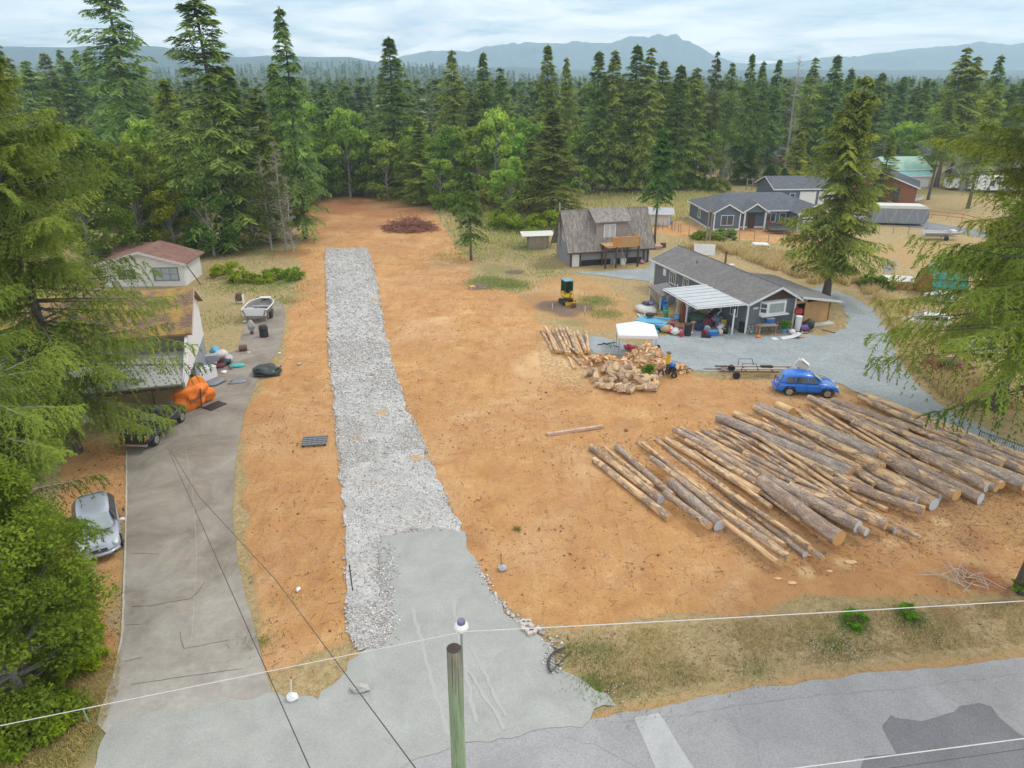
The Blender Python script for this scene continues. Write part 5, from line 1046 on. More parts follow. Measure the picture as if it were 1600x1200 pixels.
wire_fence('short wire fence with thin posts between the meadow and the grey house', [(1028, 360), (1046, 356), (1060, 362)], 6, 1.1, oldwood)
ff = thing('metal_fence', 'black metal picket fence section at the drive below the right-hand fir', 'fence', P(1524, 700)); fa, fb = P(1524, 700), P(1600, 728); dv = fb - fa
for z in (.15, 1.15): MB().tube([(0, 0, z), dv + Vector((0, 0, z))], .022, 4).build('rail', black, ff)
npk = 22
for k in range(npk): q = dv * k / (npk - 1); MB().tube([q + Vector((0, 0, .02)), q + Vector((0, 0, 1.25))], .035 if k in (0, npk - 1) else .012, 4).build('picket', black, ff)
# utility pole at the bungalow
up_ = thing('utility_pole', 'thin wooden pole standing before the left end of the bungalow', 'pole', P(1103, 381)); MB().tube([(0, 0, 0), (0, 0, 6.0)], [.13, .09], 8).build('shaft', oldwood, up_)
up2 = thing('utility_pole', 'shorter second pole beside the thin one before the bungalow', 'pole', P(1108, 380)); MB().tube([(0, 0, 0), (0, 0, 4.6)], [.12, .09], 8).build('shaft', oldwood, up2)
# ------------------------------------------------------------ logs
LOGS = []
def log_mesh(Lg, r0, r1, seed, bend):
    n = 14; m = max(6, int(Lg / .9)); V = []; F_ = []
    for i in range(m + 1):
        s = i / m; x = Lg * (s - .5); r = r0 + (r1 - r0) * s; q = noise.noise_vector(Vector((seed * 5.3, s * 2.0, 1))) * bend
        for k in range(n):
            t_ = 2 * math.pi * k / n; rr = r * (1 + .09 * noise.noise(Vector((x * 1.1 + seed * 9, math.cos(t_) * 1.2, math.sin(t_) * 1.2)))); V.append((x, q.y * (1 - abs(2 * s - 1) ** 2) + rr * math.cos(t_), rr * math.sin(t_)))
    F_ = [(i * n + k, i * n + (k + 1) % n, (i + 1) * n + (k + 1) % n, (i + 1) * n + k) for i in range(m) for k in range(n)]
    mb_ = MB(); mb_.v = V; mb_.f = F_; ends = (V[:n], V[-n:]); return mb_, ends
def put_log(root_name, label, cat, p0, p1, r0, r1, peel, greyness, seed, endm, group=None, z=0.0, bend=.12, th=True):
    c = (p0 + p1) / 2; d = p1 - p0; root = thing(root_name, label, cat, (c.x, c.y, 0), math.atan2(d.y, d.x), group)
    mb_, ends = log_mesh(d.length, r0, r1, seed, bend); tilt = math.atan2(r1 - r0, d.length)
    o = mb_.build('bark', logm, root, smooth=True); o.location = (0, 0, (r0 + r1) / 2 + z - .01); o.rotation_euler = (random.uniform(0, .01), -tilt, 0); o.color = (peel, greyness, 0, 1)
    for k, (e, em, ofs) in enumerate(((ends[0], end_orange, -.012), (ends[1], endm, .012))):
        mm_ = MB(); n = len(e); cx = e[0][0]; vv = [(cx + ofs * .8, q[1] * .985, q[2] * .985) for q in e]; vv2 = [(cx - ofs * 1.5, q[1] * .985, q[2] * .985) for q in e]
        mm_.add(vv2 + vv, [tuple(range(n, 2 * n)) if k else tuple(range(n, 2 * n))[::-1]] + [(i, (i + 1) % n, n + (i + 1) % n, n + i) for i in range(n)])
        f = mm_.build('cut_end', em, root); f.location = o.location; f.rotation_euler = o.rotation_euler
    return root
W_, O_ = end_white, end_orange
# far end u,v; near end u,v; thickness px; peel, grey, end, label
LG = [
 (928, 722, 1046, 816, 12, .50, .2, O_, 'pale patchy log lying outermost at the left end of the rows'),
 (923, 703, 1032, 787, 13, .49, .3, W_, 'log with a round white-painted end, second from the left'),
 (942, 710, 1018, 772, 5, .5, .2, O_, 'thin half-peeled pole against the second log from the left'),
 (963, 702, 1050, 780, 10, .42, .6, O_, 'barky log with orange end pointing at the one with the white end'),
 (1037, 783, 1107, 836, 10, .46, .2, O_, 'short reddish log with orange end near the left end of the rows'),
 (1048, 760, 1123, 830, 17, .42, .8, W_, 'short thick grey log with a white end near the left of the rows'),
 (1016, 729, 1230, 890, 12, .47, .7, O_, 'long grey log reaching nearest the verge'),
 (996, 693, 1224, 857, 9, .49, .4, O_, 'slender reddish log with orange end, behind the long grey one'),
 (1128, 828, 1211, 893, 7, .62, .1, O_, 'thin pale peeled pole nearest the verge'),
 (1026, 690, 1257, 871, 9, .45, .6, W_, 'slender log with small white end beside the slender orange-ended one'),
 (1040, 690, 1187, 778, 13, .56, .2, O_, 'mostly peeled bright log leading into the fat brown one'),
 (1185, 768, 1307, 861, 22, .36, .3, O_, 'fattest brown log with bright notched orange end at the front of the rows'),
 (1150, 785, 1284, 884, 7, .48, .8, O_, 'thin mottled grey pole left of the fat brown log'),
 (1052, 684, 1183, 762, 11, .44, .5, O_, 'brown barky log just right of the bright peeled one'),
 (1190, 762, 1336, 843, 18, .4, .6, W_, 'thick brown log with white end just right of the fat one'),
 (1062, 682, 1350, 848, 11, .44, .7, W_, 'long grey log whose white end sits beside the thick one'),
 (1074, 680, 1260, 788, 8, .47, .8, O_, 'mottled thin log in the middle-left of the rows'),
 (1230, 778, 1380, 838, 17, .47, .3, O_, 'thick log with bright debarked front end'),
 (1086, 678, 1290, 790, 8, .5, .5, O_, 'thin half-peeled log in the middle-left of the rows'),
 (1096, 676, 1398, 834, 10, .45, .6, W_, 'long straight log with a white end, fourth white end from the right-hand front group'),
 (1107, 674, 1385, 800, 7, .53, .4, O_, 'thin pale log ending short of the front'),
 (1118, 671, 1300, 750, 8, .46, .8, O_, 'slim grey log along the big dark one, left side'),
 (1200, 722, 1438, 852, 6, .47, .8, O_, 'thin long pole sticking out furthest to the front'),
 (1300, 762, 1440, 811, 13, .45, .3, O_, 'reddish brown log with peeled tip and orange end'),
 (1128, 668, 1400, 792, 6, .5, .5, O_, 'thinnest mottled pole under the reddish brown log'),
 (1122, 658, 1327, 751, 20, .34, 1.0, O_, 'big smooth dark grey log, the left one of two'),
 (1327, 741, 1431, 790, 14, .42, .8, W_, 'mossy grey log with white end continuing the line of the big dark one'),
 (1147, 651, 1342, 741, 14, .52, .4, O_, 'log with broad pale bare patches right of the big dark one'),
 (1340, 728, 1457, 797, 18, .5, .3, W_, 'torn thick log with broken bark and white end'),
 (1176, 650, 1376, 746, 12, .5, .4, O_, 'reddish patched log between the pale patched and the big grey log'),
 (1183, 642, 1371, 724, 20, .35, .9, O_, 'big grey log with orange end, the right one of two'),
 (1372, 738, 1468, 783, 11, .46, .5, W_, 'short log with white end behind the torn thick one'),
 (1385, 734, 1490, 790, 18, .41, .3, O_, 'rough brown log with wide split pale end'),
 (1213, 640, 1236, 652, 14, .75, .0, O_, 'short yellow peeled log stub at the back of the rows'),
 (1371, 712, 1530, 787, 16, .33, .4, W_, 'long smooth brown log with white end at the right front'),
 (1237, 641, 1530, 770, 8, .56, .3, O_, 'long pale stripped log crossing the right half of the rows'),
 (1250, 650, 1440, 738, 7, .54, .3, O_, 'thin pale pole beside the long stripped one'),
 (1262, 631, 1538, 776, 13, .47, .4, W_, 'long brownish log with white end next to the right front one'),
 (1272, 628, 1450, 702, 8, .5, .4, O_, 'half-peeled log starting near the blue car'),
 (1280, 636, 1552, 779, 10, .42, .6, O_, 'long dark log with plain end at the right front'),
 (1300, 633, 1418, 681, 14, .36, .3, O_, 'thick brown log nearest the blue car'),
 (1400, 684, 1562, 771, 12, .54, .2, O_, 'peeled yellowish log ending by the grey one at the right'),
 (1310, 650, 1490, 724, 9, .52, .5, O_, 'pale mottled log in the right-hand part of the rows'),
 (1330, 640, 1470, 690, 8, .5, .6, O_, 'thin mottled log behind the thick brown one by the car'),
 (1420, 702, 1595, 776, 16, .35, 1.0, O_, 'thick pale grey log with fresh green moss at the far right front'),
 (1340, 628, 1610, 752, 11, .48, .7, O_, 'grey mottled log in the far right of the rows'),
 (1355, 632, 1500, 690, 9, .58, .4, O_, 'pale log at the back edge toward the drive'),
 (1440, 690, 1620, 766, 12, .47, .5, O_, 'brownish log running out of the picture at the right'),
 (1350, 628, 1625, 742, 10, .53, .4, O_, 'bright topmost log along the edge of the gravel drive'),
 (1420, 664, 1640, 748, 9, .45, .7, O_, 'dark outer log nearest the black metal fence'),
 (1440, 680, 1640, 757, 9, .5, .5, O_, 'mottled log second from the black metal fence'),
 (1092, 690, 1240, 766, 6, .5, .6, O_, 'pole wedged among the mottled thin logs'),
 (1003, 700, 1120, 800, 6, .52, .5, O_, 'thin broken pole in the gap right of the slender reddish log'),
 (1105, 760, 1262, 868, 7, .5, .3, O_, 'narrow reddish pole lying along the slender white-ended log'),
 (1150, 742, 1262, 806, 9, .43, .6, O_, 'short brown log behind the fat brown log head'),
 (1070, 700, 1200, 780, 8, .53, .2, O_, 'pale peeled pole beside the mostly peeled bright log'),
 (1160, 720, 1340, 815, 9, .47, .5, O_, 'mid-brown log between the long grey and the debarked log'),
 (1200, 700, 1360, 775, 8, .5, .7, O_, 'mottled grey pole above the reddish brown log'),
 (1215, 690, 1340, 748, 8, .46, .3, O_, 'brown pole hugging the big dark grey log, front half'),
 (1300, 690, 1440, 758, 10, .52, .3, O_, 'half-stripped log between the big grey and the torn thick log'),
 (1250, 665, 1400, 732, 9, .49, .6, O_, 'grey-brown log right of the big grey log, back half'),
 (1330, 672, 1480, 738, 10, .5, .5, O_, 'mottled log above the long smooth brown log'),
 (1390, 668, 1560, 742, 10, .45, .4, O_, 'brown log between the mottled ones at the right'),
 (1460, 712, 1610, 772, 11, .5, .6, O_, 'grey patched log beside the thick mossy one at the right'),
 (1500, 700, 1650, 765, 10, .4, .8, O_, 'dark log crossing the right border under the fir boughs'),
 (1145, 662, 1210, 690, 6, .55, .4, O_, 'short pale piece beside the far end of the big dark log'),
]
placed = []
def seg_d(a, b, c, d):
    best = 9e9
    for i in range(9):
        p = a.lerp(b, i / 8)
        e = d - c; t_ = max(0, min(1, (p - c).dot(e) / max(e.length_squared, 1e-6))); best = min(best, (p - (c + e * t_)).length)
    return best
for k, (u0, v0, u1, v1, dpx, peel, gr, em, lab) in enumerate(LG):
    a, b = P(u0, v0), P(u1, v1); r = (dpx + .8) * depth(b) / F / 2 * 1.08; peel += .03; r1 = r * 1.05; r0 = r * (.8 if (b - a).length > 6 else .95); z = 0
    for (c_, d_, rr, zz) in placed:
        dist = seg_d(a, b, c_, d_)
        if dist < .72 * (rr + r) and abs(zz - z) < (rr + r): z = max(z, zz + math.sqrt(max(0, (rr + r) ** 2 * .9 - dist ** 2)) + rr - r)
    z = min(z, .42); placed.append((a, b, r, z)); put_log('log', lab, 'log', a, b, r0, r1, peel, gr, k + 1, em, 'felled logs laid out in rows', z=z)
gf = random.Random(12); FL = []
for k in range(26):
    s_ = (k + .5) / 26; fu = 1035 + s_ * 320; fv = 697 - (s_ * 320) * .235 + max(0, s_ - .6) * 40; nu_ = 1262 + s_ * 330; nv = 866 - s_ * 100; a_, b_ = gf.uniform(.0, .35), gf.uniform(.55, .93)
    FL.append((fu + (nu_ - fu) * a_, fv + (nv - fv) * a_, fu + (nu_ - fu) * b_, fv + (nv - fv) * b_, gf.uniform(5.5, 8.5), gf.uniform(.47, .58), gf.uniform(.1, .8), O_, 'slender log or pole lying in the gaps between the thicker logs'))
for (u0, v0, u1, v1, dpx, peel, gr, em, lab) in FL:
    a, b = P(u0, v0), P(u1, v1); r = dpx * depth(b) / F / 2; z = 0
    for (c_, d_, rr, zz) in placed:
        dist = seg_d(a, b, c_, d_)
        if dist < .6 * (rr + r) and abs(zz - z) < (rr + r): z = max(z, zz + math.sqrt(max(0, (rr + r) ** 2 * .8 - dist ** 2)) + rr - r)
    z = min(z, .3); placed.append((a, b, r, z)); put_log('log', lab, 'log', a, b, r * .8, r, peel, gr, gf.randint(300, 900), em, 'slender logs filling the gaps of the rows', z=z)
# extra small logs behind: pole stack by the gravel yard
gl = random.Random(4)
names = ['leftmost', 'second', 'third', 'fourth', 'fifth', 'sixth', 'seventh', 'eighth', 'ninth', 'tenth', 'eleventh', 'twelfth']
for k in range(12):
    u0 = 846 + k * 5.6 + (8 if k == 11 else 0); v0 = 519 - (4 if 4 < k < 7 else 0) + gl.uniform(-2, 2) + (5 if k > 9 else 0); u1 = 866 + k * 4.9; v1 = 556 + gl.uniform(-3, 5)
    lab = ('leftmost pole of the small pole stack left of the white canopy' if k == 0 else names[k] + ' pole from the left in the small pole stack by the white canopy')
    put_log('pole_log', lab, 'log', P(u0, v0), P(u1, v1), .13, .15, gl.uniform(.47, .58), gl.uniform(.1, .6), 100 + k, O_, 'poles stacked by the gravel yard', z=.26 * (k % 3 == 1) + (.12 if k % 3 == 2 else 0))
for k, (u0, v0, u1, v1) in enumerate([(886, 558, 898, 578), (893, 556, 912, 574), (878, 540, 905, 560), (900, 552, 926, 566)]):
    put_log('pole_log', ['fallen short pole in front of the small pole stack, its end in the sawdust', 'reddish pole lying crosswise before the small pole stack', 'orange cut pole on the small pole stack', 'split pole right of the small pole stack'][k], 'log', P(u0, v0), P(u1, v1), .1, .12, .55, .1, 130 + k, O_, z=.3 if k == 2 else 0)
# firewood rounds
rp = []
for k in range(4):
    mb_, ends = log_mesh(.75, .24, .27, 200 + k, .02); b_ = mb_.build('bark', logm, None, smooth=True); 
    em = []
    for e, o_s in ((ends[0], 1), (ends[1], -1)):
        m_ = MB(); m_.add([(q[0] - o_s * .004, q[1] * .98, q[2] * .98) for q in e], [tuple(range(len(e)))[::o_s]]); em.append(m_.build('cut_end', M('grey_cut_end', (.66, .5, .33), .85, .3, 5, .2), None))
    rp.append((b_, em))
def spawn(root, objs):
    for o in objs:
        c_ = o.copy(); COL.objects.link(c_); c_.parent = root
    return root
from mathutils.geometry import intersect_point_line
cx, cy = P(977, 597).x, P(977, 597).y
for k in range(80):
    a = gl.uniform(0, 6.28); rr = math.sqrt(gl.random()); u = 972 + rr * 56 * math.cos(a); v = 596 - rr * 20 * math.sin(a) + (u - 975) * .10; q = P(u, v); 
    lab = 'weathered firewood round in the heap between the pale split wood and the cleared soil'
    t_ = thing('firewood_round', lab, 'firewood', (q.x, q.y, .22 + (1 - rr) * .95 * gl.random() ** .4), gl.uniform(0, 3.1), 'weathered firewood rounds in the heap'); spawn(t_, [rp[k % 4][0]] + rp[k % 4][1]); t_.rotation_euler = (gl.uniform(-.4, .4), gl.uniform(-.5, .5), gl.uniform(0, 6.28)); s = gl.uniform(.65, 1.25); t_.scale = (s * 1.1, s * .8, s * .8)
    for c_ in t_.children: c_.color = (gl.uniform(.46, .62), gl.uniform(.0, .35), 0, 1)
for b_, em in rp:
    for o in [b_] + em: bpy.data.objects.remove(o)
# split firewood heap
sp = []
for k in range(4):
    m_ = MB().prism([(-.24, 0, 0), (-.24, .15, .01), (-.24, .05, .13 + .02 * k)], (.48, .01 * k, 0)); o = m_.build('split_log', M('split_wood_%d' % k, [(.72, .47, .26), (.62, .36, .17), (.78, .58, .36), (.66, .4, .22)][k], .85, .25, 4, .2), None); sp.append(o.data); bpy.data.objects.remove(o)
def heap(u, v, du, dv, hgt_, n, lab, grp, tilt=0.0):
    for k in range(n):
        a = gl.uniform(0, 6.28); rr = gl.random() ** .6; uu = u + rr * du * math.cos(a); vv = v - rr * dv * math.sin(a) + (uu - u) * tilt; q = P(uu, vv)
        o = bpy.data.objects.new('split_log', sp[gl.randrange(4)]); COL.objects.link(o); o.location = (q.x, q.y, .03 + hgt_ * (1 - rr ** 1.3) * (.55 + .45 * gl.random() ** .5)); o.rotation_euler = (gl.uniform(-.9, .9), gl.uniform(-.6, .6), gl.uniform(0, 6.28)); s = gl.uniform(.8, 1.3); o.scale = (s, s, s); tag(o, lab, 'firewood', grp)
heap(1008, 573, 42, 17, 1.9, 205, 'piece of pale split firewood in the tall heap before the white canopy', 'split firewood of the tall heap')
heap(938, 570, 34, 8, .8, 60, 'piece of split firewood in the low row left of the tall heap', 'split firewood of the low row')
heap(1062, 578, 20, 6, .35, 25, 'scattered split firewood by the yellow wood splitter', 'split firewood by the splitter')
dm = tag(MB().blob((0, 0, 0), (1.6, 1.2, .8), 3, .2).build('wood_mound', M('split_wood_0'), None, smooth=True), 'core of the tall split firewood heap', 'firewood heap'); q = P(1015, 572); dm.location = (q.x, q.y, .0)
dm = tag(MB().blob((0, 0, 0), (1.8, .8, .45), 5, .2).build('wood_mound', logm, None, smooth=True), 'core of the weathered firewood rounds heap', 'firewood heap'); q = P(975, 594); dm.location = (q.x, q.y, .0)
# ------------------------------------------------------------ cars
def loft(st, name, mat, parent, sub=2):
    """st: list of rings (x, [(y,z)...]) half profile from bottom centre to top centre"""
    V = []; n = len(st[0][1]); ring = 2 * n - 2
    for x, pr in st:
        V += [(x, y, z) for y, z in pr] + [(x, -y, z) for y, z in pr[-2:0:-1]]
    F_ = [(i * ring + k, (i + 1) * ring + k, (i + 1) * ring + (k + 1) % ring, i * ring + (k + 1) % ring) for i in range(len(st) - 1) for k in range(ring)]
    F_ += [tuple(range(ring)), tuple(range((len(st) - 1) * ring, len(st) * ring))[::-1]]
    m = MB(); m.v = V; m.f = F_; o = m.build(name, mat, parent, smooth=True, sub=sub); return o
def car(name, label, cat, u, v, rz, paint, body, cabin, wheels, wr, W, windows, lights, extra=None, rimm=None, loc=None):
    q = P(u, v) if loc is None else loc; r = thing(name, label, cat, q, rz)
    st = [(x, [(0, zb), (w * .8, zb), (w, zb + .14), (w, (zb + zt) / 2), (w * .97, zt - .06), (w * .75, zt), (0, zt + cr)]) for x, w, zb, zt, cr in body]
    loft(st, 'body', paint, r)
    cs = [(x, [(0, z0), (wb, z0), (wb, z0 + .03), (wt + (wb - wt) * .12, zt - .08), (wt * .82, zt), (0, zt + .03)]) for x, wb, wt, z0, zt in cabin]
    loft(cs, 'cabin', paint, r, 1)
    for wx in wheels:
        for s in (-1, 1):
            wl = MB().lathe((wx, s * (W - .1), wr), [(wr * .6, -.11), (wr * .93, -.11), (wr, -.07), (wr, .07), (wr * .93, .11), (wr * .6, .11)], 24, 'y').build('wheel', rubber, r, smooth=True)
            MB().lathe((wx, s * (W - .005), wr), [(wr * .62, -.03), (wr * .62, .015), (wr * .5, .005), (.05, .02), (.02, .035)], 20, 'y').build('rim', rimm or M('alloy', (.55, .56, .58), .3, .1, 3, 0, metal=.7), wl)
            for j in range(5):
                t_ = j * 1.2566; B((wx + math.cos(t_) * wr * .33, s * (W + .022), wr + math.sin(t_) * wr * .33), (.035, .012, wr * .4), ry=math.pi / 2 - t_).build('rim_slot', black, wl)
            MB().tube([(wx + (wr + .05) * math.cos(t_), s * (W - .03), wr + .02 + (wr + .06) * math.sin(t_)) for t_ in [math.pi * j / 10 for j in range(11)]], .045, 6).build('wheel_arch_shade', M('arch_shadow_gap', (.012, .012, .014), .8, .1, 3, 0), r)  # near-black tube: shade of the gap over the tyre, put in as colour
    for nm, pts, off, m_ in windows:
        o = [Vector(p) for p in pts]; n = (o[1] - o[0]).cross(o[2] - o[0]).normalized(); c_ = sum(o, Vector()) / len(o); nn = n if n.dot(c_ - Vector((c_.x * .8, 0, .9))) > 0 else -n
        MB().prism([p + nn * (off - .012) for p in o], nn * .022).build(nm, m_, r, bevel=.01)
    for nm, c_, d_, m_ in lights: MB().blob(c_, d_, 1, 0, 2).build(nm, m_, r, smooth=True)
    return r
blue = M('blue_car_paint', (.004, .15, .62), .3, .05, 1, 0, coat=.4); silver = M('silver_car_paint', (.42, .46, .54), .3, .05, 1, 0, metal=.35, coat=.6)
head = M('headlight_glass', (.6, .63, .66), .12, .1, 3, 0, spec=.8); tail = M('tail_light_red', (.4, .01, .01), .3, .1, 3, 0); chrome = M('chrome', (.6, .6, .62), .15, .05, 3, 0, metal=.9)
carglass = M('tinted_car_glass', (.02, .025, .03), .08, .2, 1, 0, spec=.8)
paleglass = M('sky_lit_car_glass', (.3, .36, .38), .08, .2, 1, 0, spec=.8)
def sidewins(xs, z0, z1, wb, wt, rake=0.0):
    out = []
    for i in range(len(xs)):
        (a0, a1, b0, b1) = xs[i]
        for s in (-1, 1):
            yb, yt = s * (wb + .012), s * (wt + .03); out.append(('side_window', [(a0, yb, z0), (a1, yb, z0), (b1, yt, z1), (b0, yt, z1)], .02, carglass))
    return out
# retro blue hatchback
pb = [(-2.12, .62, .35, .62, 0), (-2.05, .8, .28, .86, .02), (-1.75, .85, .25, .98, .0), (-1.0, .86, .24, 1.0, 0), (0, .86, .24, 1.0, 0), (.75, .84, .24, 1.0, .02), (1.15, .78, .25, .98, .06), (1.6, .72, .26, .9, .08), (1.95, .66, .28, .78, .06), (2.12, .5, .34, .6, 0)]
pc = [(-2.0, .62, .5, .85, .9), (-1.78, .74, .62, .92, 1.38), (-1.45, .79, .66, .94, 1.58), (-.7, .81, .67, .95, 1.62), (.1, .81, .66, .95, 1.57), (.45, .79, .62, .95, 1.38), (.98, .7, .5, .94, 1.03)]
aX, bX = P(1208, 614), P(1306, 617)
bc = car('parked_car', 'bright blue retro hatchback parked at the far side of the log rows', 'car', 1257, 613, R(-8), blue, pb, pc, (-1.28, 1.3), .35, .9,
    sidewins([(-1.62, -.98, -1.45, -.98), (-.9, -.12, -.9, -.14), (-.04, .66, -.06, .3)], 1.02, 1.43, .78, .63) + [('rear_window', [(-1.93, .5, 1.03), (-1.93, -.5, 1.03), (-1.72, -.44, 1.46), (-1.72, .44, 1.46)], .03, paleglass), ('windscreen', [(.95, .56, 1.08), (.95, -.56, 1.08), (.36, -.54, 1.47), (.36, .54, 1.47)], .03, paleglass)],
    [('headlight', (1.98, .5, .72), (.12, .12, .1), head), ('headlight', (1.98, -.5, .72), (.12, .12, .1), head), ('tail_light', (-2.0, .68, .78), (.08, .07, .2), tail), ('tail_light', (-2.0, -.68, .78), (.08, .07, .2), tail)])
for s in (-1, 1):
    MB().blob((1.32, s * .76, .72), (.55, .12, .2), 2, .02, 3).build('front_fender', blue, bc, smooth=True); MB().blob((-1.3, s * .78, .72), (.52, .1, .2), 2, .02, 3).build('rear_fender', blue, bc, smooth=True)
    for x in (-.2, .55): B((x, s * .875, .88), (.16, .03, .03)).build('door_handle', chrome, bc)
    MB().blob((.62, s * .95, 1.05), (.07, .1, .07), 1, 0, 1).build('wing_mirror', blue, bc, smooth=True)
    for x in (-.94, -.08, .72): B((x, s * .862, .68), (.012, .008, .6)).build('door_gap', black, bc)
MB().tube([(-2.16, -.72, .42), (-2.22, 0, .42), (-2.16, .72, .42)], .07, 6).build('rear_bumper', blue, bc); MB().tube([(2.08, -.62, .42), (2.2, 0, .42), (2.08, .62, .42)], .08, 6).build('front_bumper', blue, bc)
B((-2.1, 0, .74), (.04, .42, .14)).build('licence_plate', offw, bc)
# silver hatchback nose towards the road
sbd = [(-1.95, .6, .3, .7, 0), (-1.85, .78, .25, .9, 0), (-1.2, .83, .22, .95, 0), (0, .84, .22, .93, 0), (.8, .83, .22, .9, .03), (1.4, .8, .22, .8, .06), (1.8, .72, .24, .66, .05), (1.98, .5, .3, .52, 0)]
scb = [(-1.85, .68, .5, .85, 1.0), (-1.5, .76, .58, .88, 1.36), (-.9, .78, .6, .9, 1.44), (0, .78, .6, .88, 1.42), (.35, .77, .57, .88, 1.32), (1.15, .68, .48, .86, .93)]
# heading follows the drive: nose points to lower right
cf, cb_ = P(160, 876), P(153, 812); cdv = (cf - cb_).normalized(); CH = math.atan2(cdv.y, cdv.x); CL = cf - cdv * 2.2
sc_ = car('parked_car', 'silver hatchback parked under the leafy tree beside the concrete driveway', 'car', 0, 0, CH, silver, sbd, scb, (-1.2, 1.2), .3, .8,
    sidewins([(-1.5, -.85, -1.35, -.85), (-.8, .0, -.8, -.02), (.06, .8, .04, .36)], .96, 1.3, .76, .56) + [('windscreen', [(1.12, .6, .95), (1.12, -.6, .95), (.42, -.5, 1.34), (.42, .5, 1.34)], .035, paleglass), ('rear_window', [(-1.78, .5, 1.0), (-1.78, -.5, 1.0), (-1.56, -.46, 1.3), (-1.56, .46, 1.3)], .03, paleglass)],
    [('headlight', (1.72, .58, .62), (.22, .13, .1), head), ('headlight', (1.72, -.58, .62), (.22, .13, .1), head)], loc=CL)
sc_.scale = (1.15, 1.2, 1.15); B((1.95, 0, .5), (.05, .55, .12)).build('grille', black, sc_); B((1.97, 0, .5), (.03, .5, .015)).build('grille_bar', chrome, sc_); MB().blob((1.99, 0, .53), (.02, .07, .035), 1, 0, 1).build('badge', chrome, sc_)
B((1.97, 0, .32), (.06, 1.1, .06)).build('air_intake', black, sc_); MB().tube([(1.8, -.7, .38), (2.02, -.35, .36), (2.05, 0, .36), (2.02, .35, .36), (1.8, .7, .38)], .07, 6).build('front_bumper', silver, sc_, smooth=True)
for s in (-1, 1): MB().blob((.72, s * .95, .98), (.08, .12, .07), 1, 0, 2).build('wing_mirror', white, sc_, smooth=True)
for k in (-1, 1): MB().tube([(.98, k * .1, .95), (.75, k * .1 - .3, 1.1)], .01, 3).build('wiper', black, sc_)
# dark pickup behind the fir boughs
dpaint = M('dark_blue_black_paint', (.015, .02, .03), .3, .1, 1, 0, coat=.5)
pk = car('pickup_truck', 'dark pickup parked on the concrete driveway under the fir boughs, tail towards the road', 'pickup truck', 0, 0, R(86), dpaint,
    [(-2.6, .82, .5, 1.05, 0), (-2.5, .88, .42, 1.1, 0), (0, .9, .4, 1.1, 0), (1.6, .88, .4, 1.08, .04), (2.3, .82, .42, 1.0, .03), (2.5, .7, .45, .8, 0)],
    [(-.6, .78, .62, 1.0, 1.3), (-.45, .8, .64, 1.05, 1.72), (.6, .8, .64, 1.05, 1.75), (.8, .8, .62, 1.05, 1.6), (1.4, .74, .5, 1.0, 1.15)], (-1.6, 1.6), .38, .86,
    sidewins([(-.4, .15, -.38, .13), (.25, 1.0, .23, .72)], 1.15, 1.6, .79, .64) + [('rear_window', [(-.66, .6, 1.15), (-.66, -.6, 1.15), (-.55, -.5, 1.62), (-.55, .5, 1.62)], .03, paleglass)],
    [('tail_light', (-2.56, .78, .9), (.05, .08, .18), tail), ('tail_light', (-2.56, -.78, .9), (.05, .08, .18), tail)], loc=P(247, 676))
B((-2.62, 0, .52), (.14, 1.7, .14)).build('rear_bumper', chrome, pk); B((-2.6, 0, .85), (.05, 1.3, .4)).build('tailgate', dpaint, pk); B((-1.55, 0, 1.14), (1.9, 1.55, .1)).build('bed_cover', M('bed_liner', (.03, .03, .035), .6, .2, 3, .1), pk)
# vehicles half hidden beyond the drive
car('parked_car', 'white hatchback among the weeds beyond the drive, seen through the right-hand fir', 'car', 1446, 512, R(160), M('white_car_paint', (.7, .71, .73), .3, .05, 1, 0, coat=.5), sbd, scb, (-1.2, 1.2), .3, .8, sidewins([(-1.5, -.85, -1.35, -.85), (-.8, .0, -.8, -.02), (.06, .8, .04, .36)], .96, 1.3, .76, .56) + [('windscreen', [(1.12, .6, .95), (1.12, -.6, .95), (.42, -.5, 1.34), (.42, .5, 1.34)], .035, carglass)], [('headlight', (1.72, .58, .62), (.22, .13, .1), head)])
car('parked_car', 'red car with faded pink roof half hidden under the right-hand fir boughs', 'car', 1480, 582, R(10), M('red_car_paint', (.3, .02, .03), .35, .1, 1, 0, coat=.4), sbd, scb, (-1.2, 1.2), .3, .8, sidewins([(-1.5, -.85, -1.35, -.85), (-.8, .0, -.8, -.02)], .96, 1.3, .76, .56) + [('roof_cover', [(-1.3, .45, 1.47), (.1, .45, 1.45), (.1, -.45, 1.45), (-1.3, -.45, 1.47)], .02, pinkp)], [('headlight', (1.72, .58, .62), (.22, .13, .1), head)])
car('parked_car', 'pale van-like car beside the red one beneath the right-hand fir boughs', 'car', 1515, 552, R(165), M('white_car_paint'), sbd, scb, (-1.2, 1.2), .3, .8, sidewins([(-1.5, -.85, -1.35, -.85), (-.8, .0, -.8, -.02)], .96, 1.3, .76, .56), [('headlight', (1.72, .58, .62), (.22, .13, .1), head)])
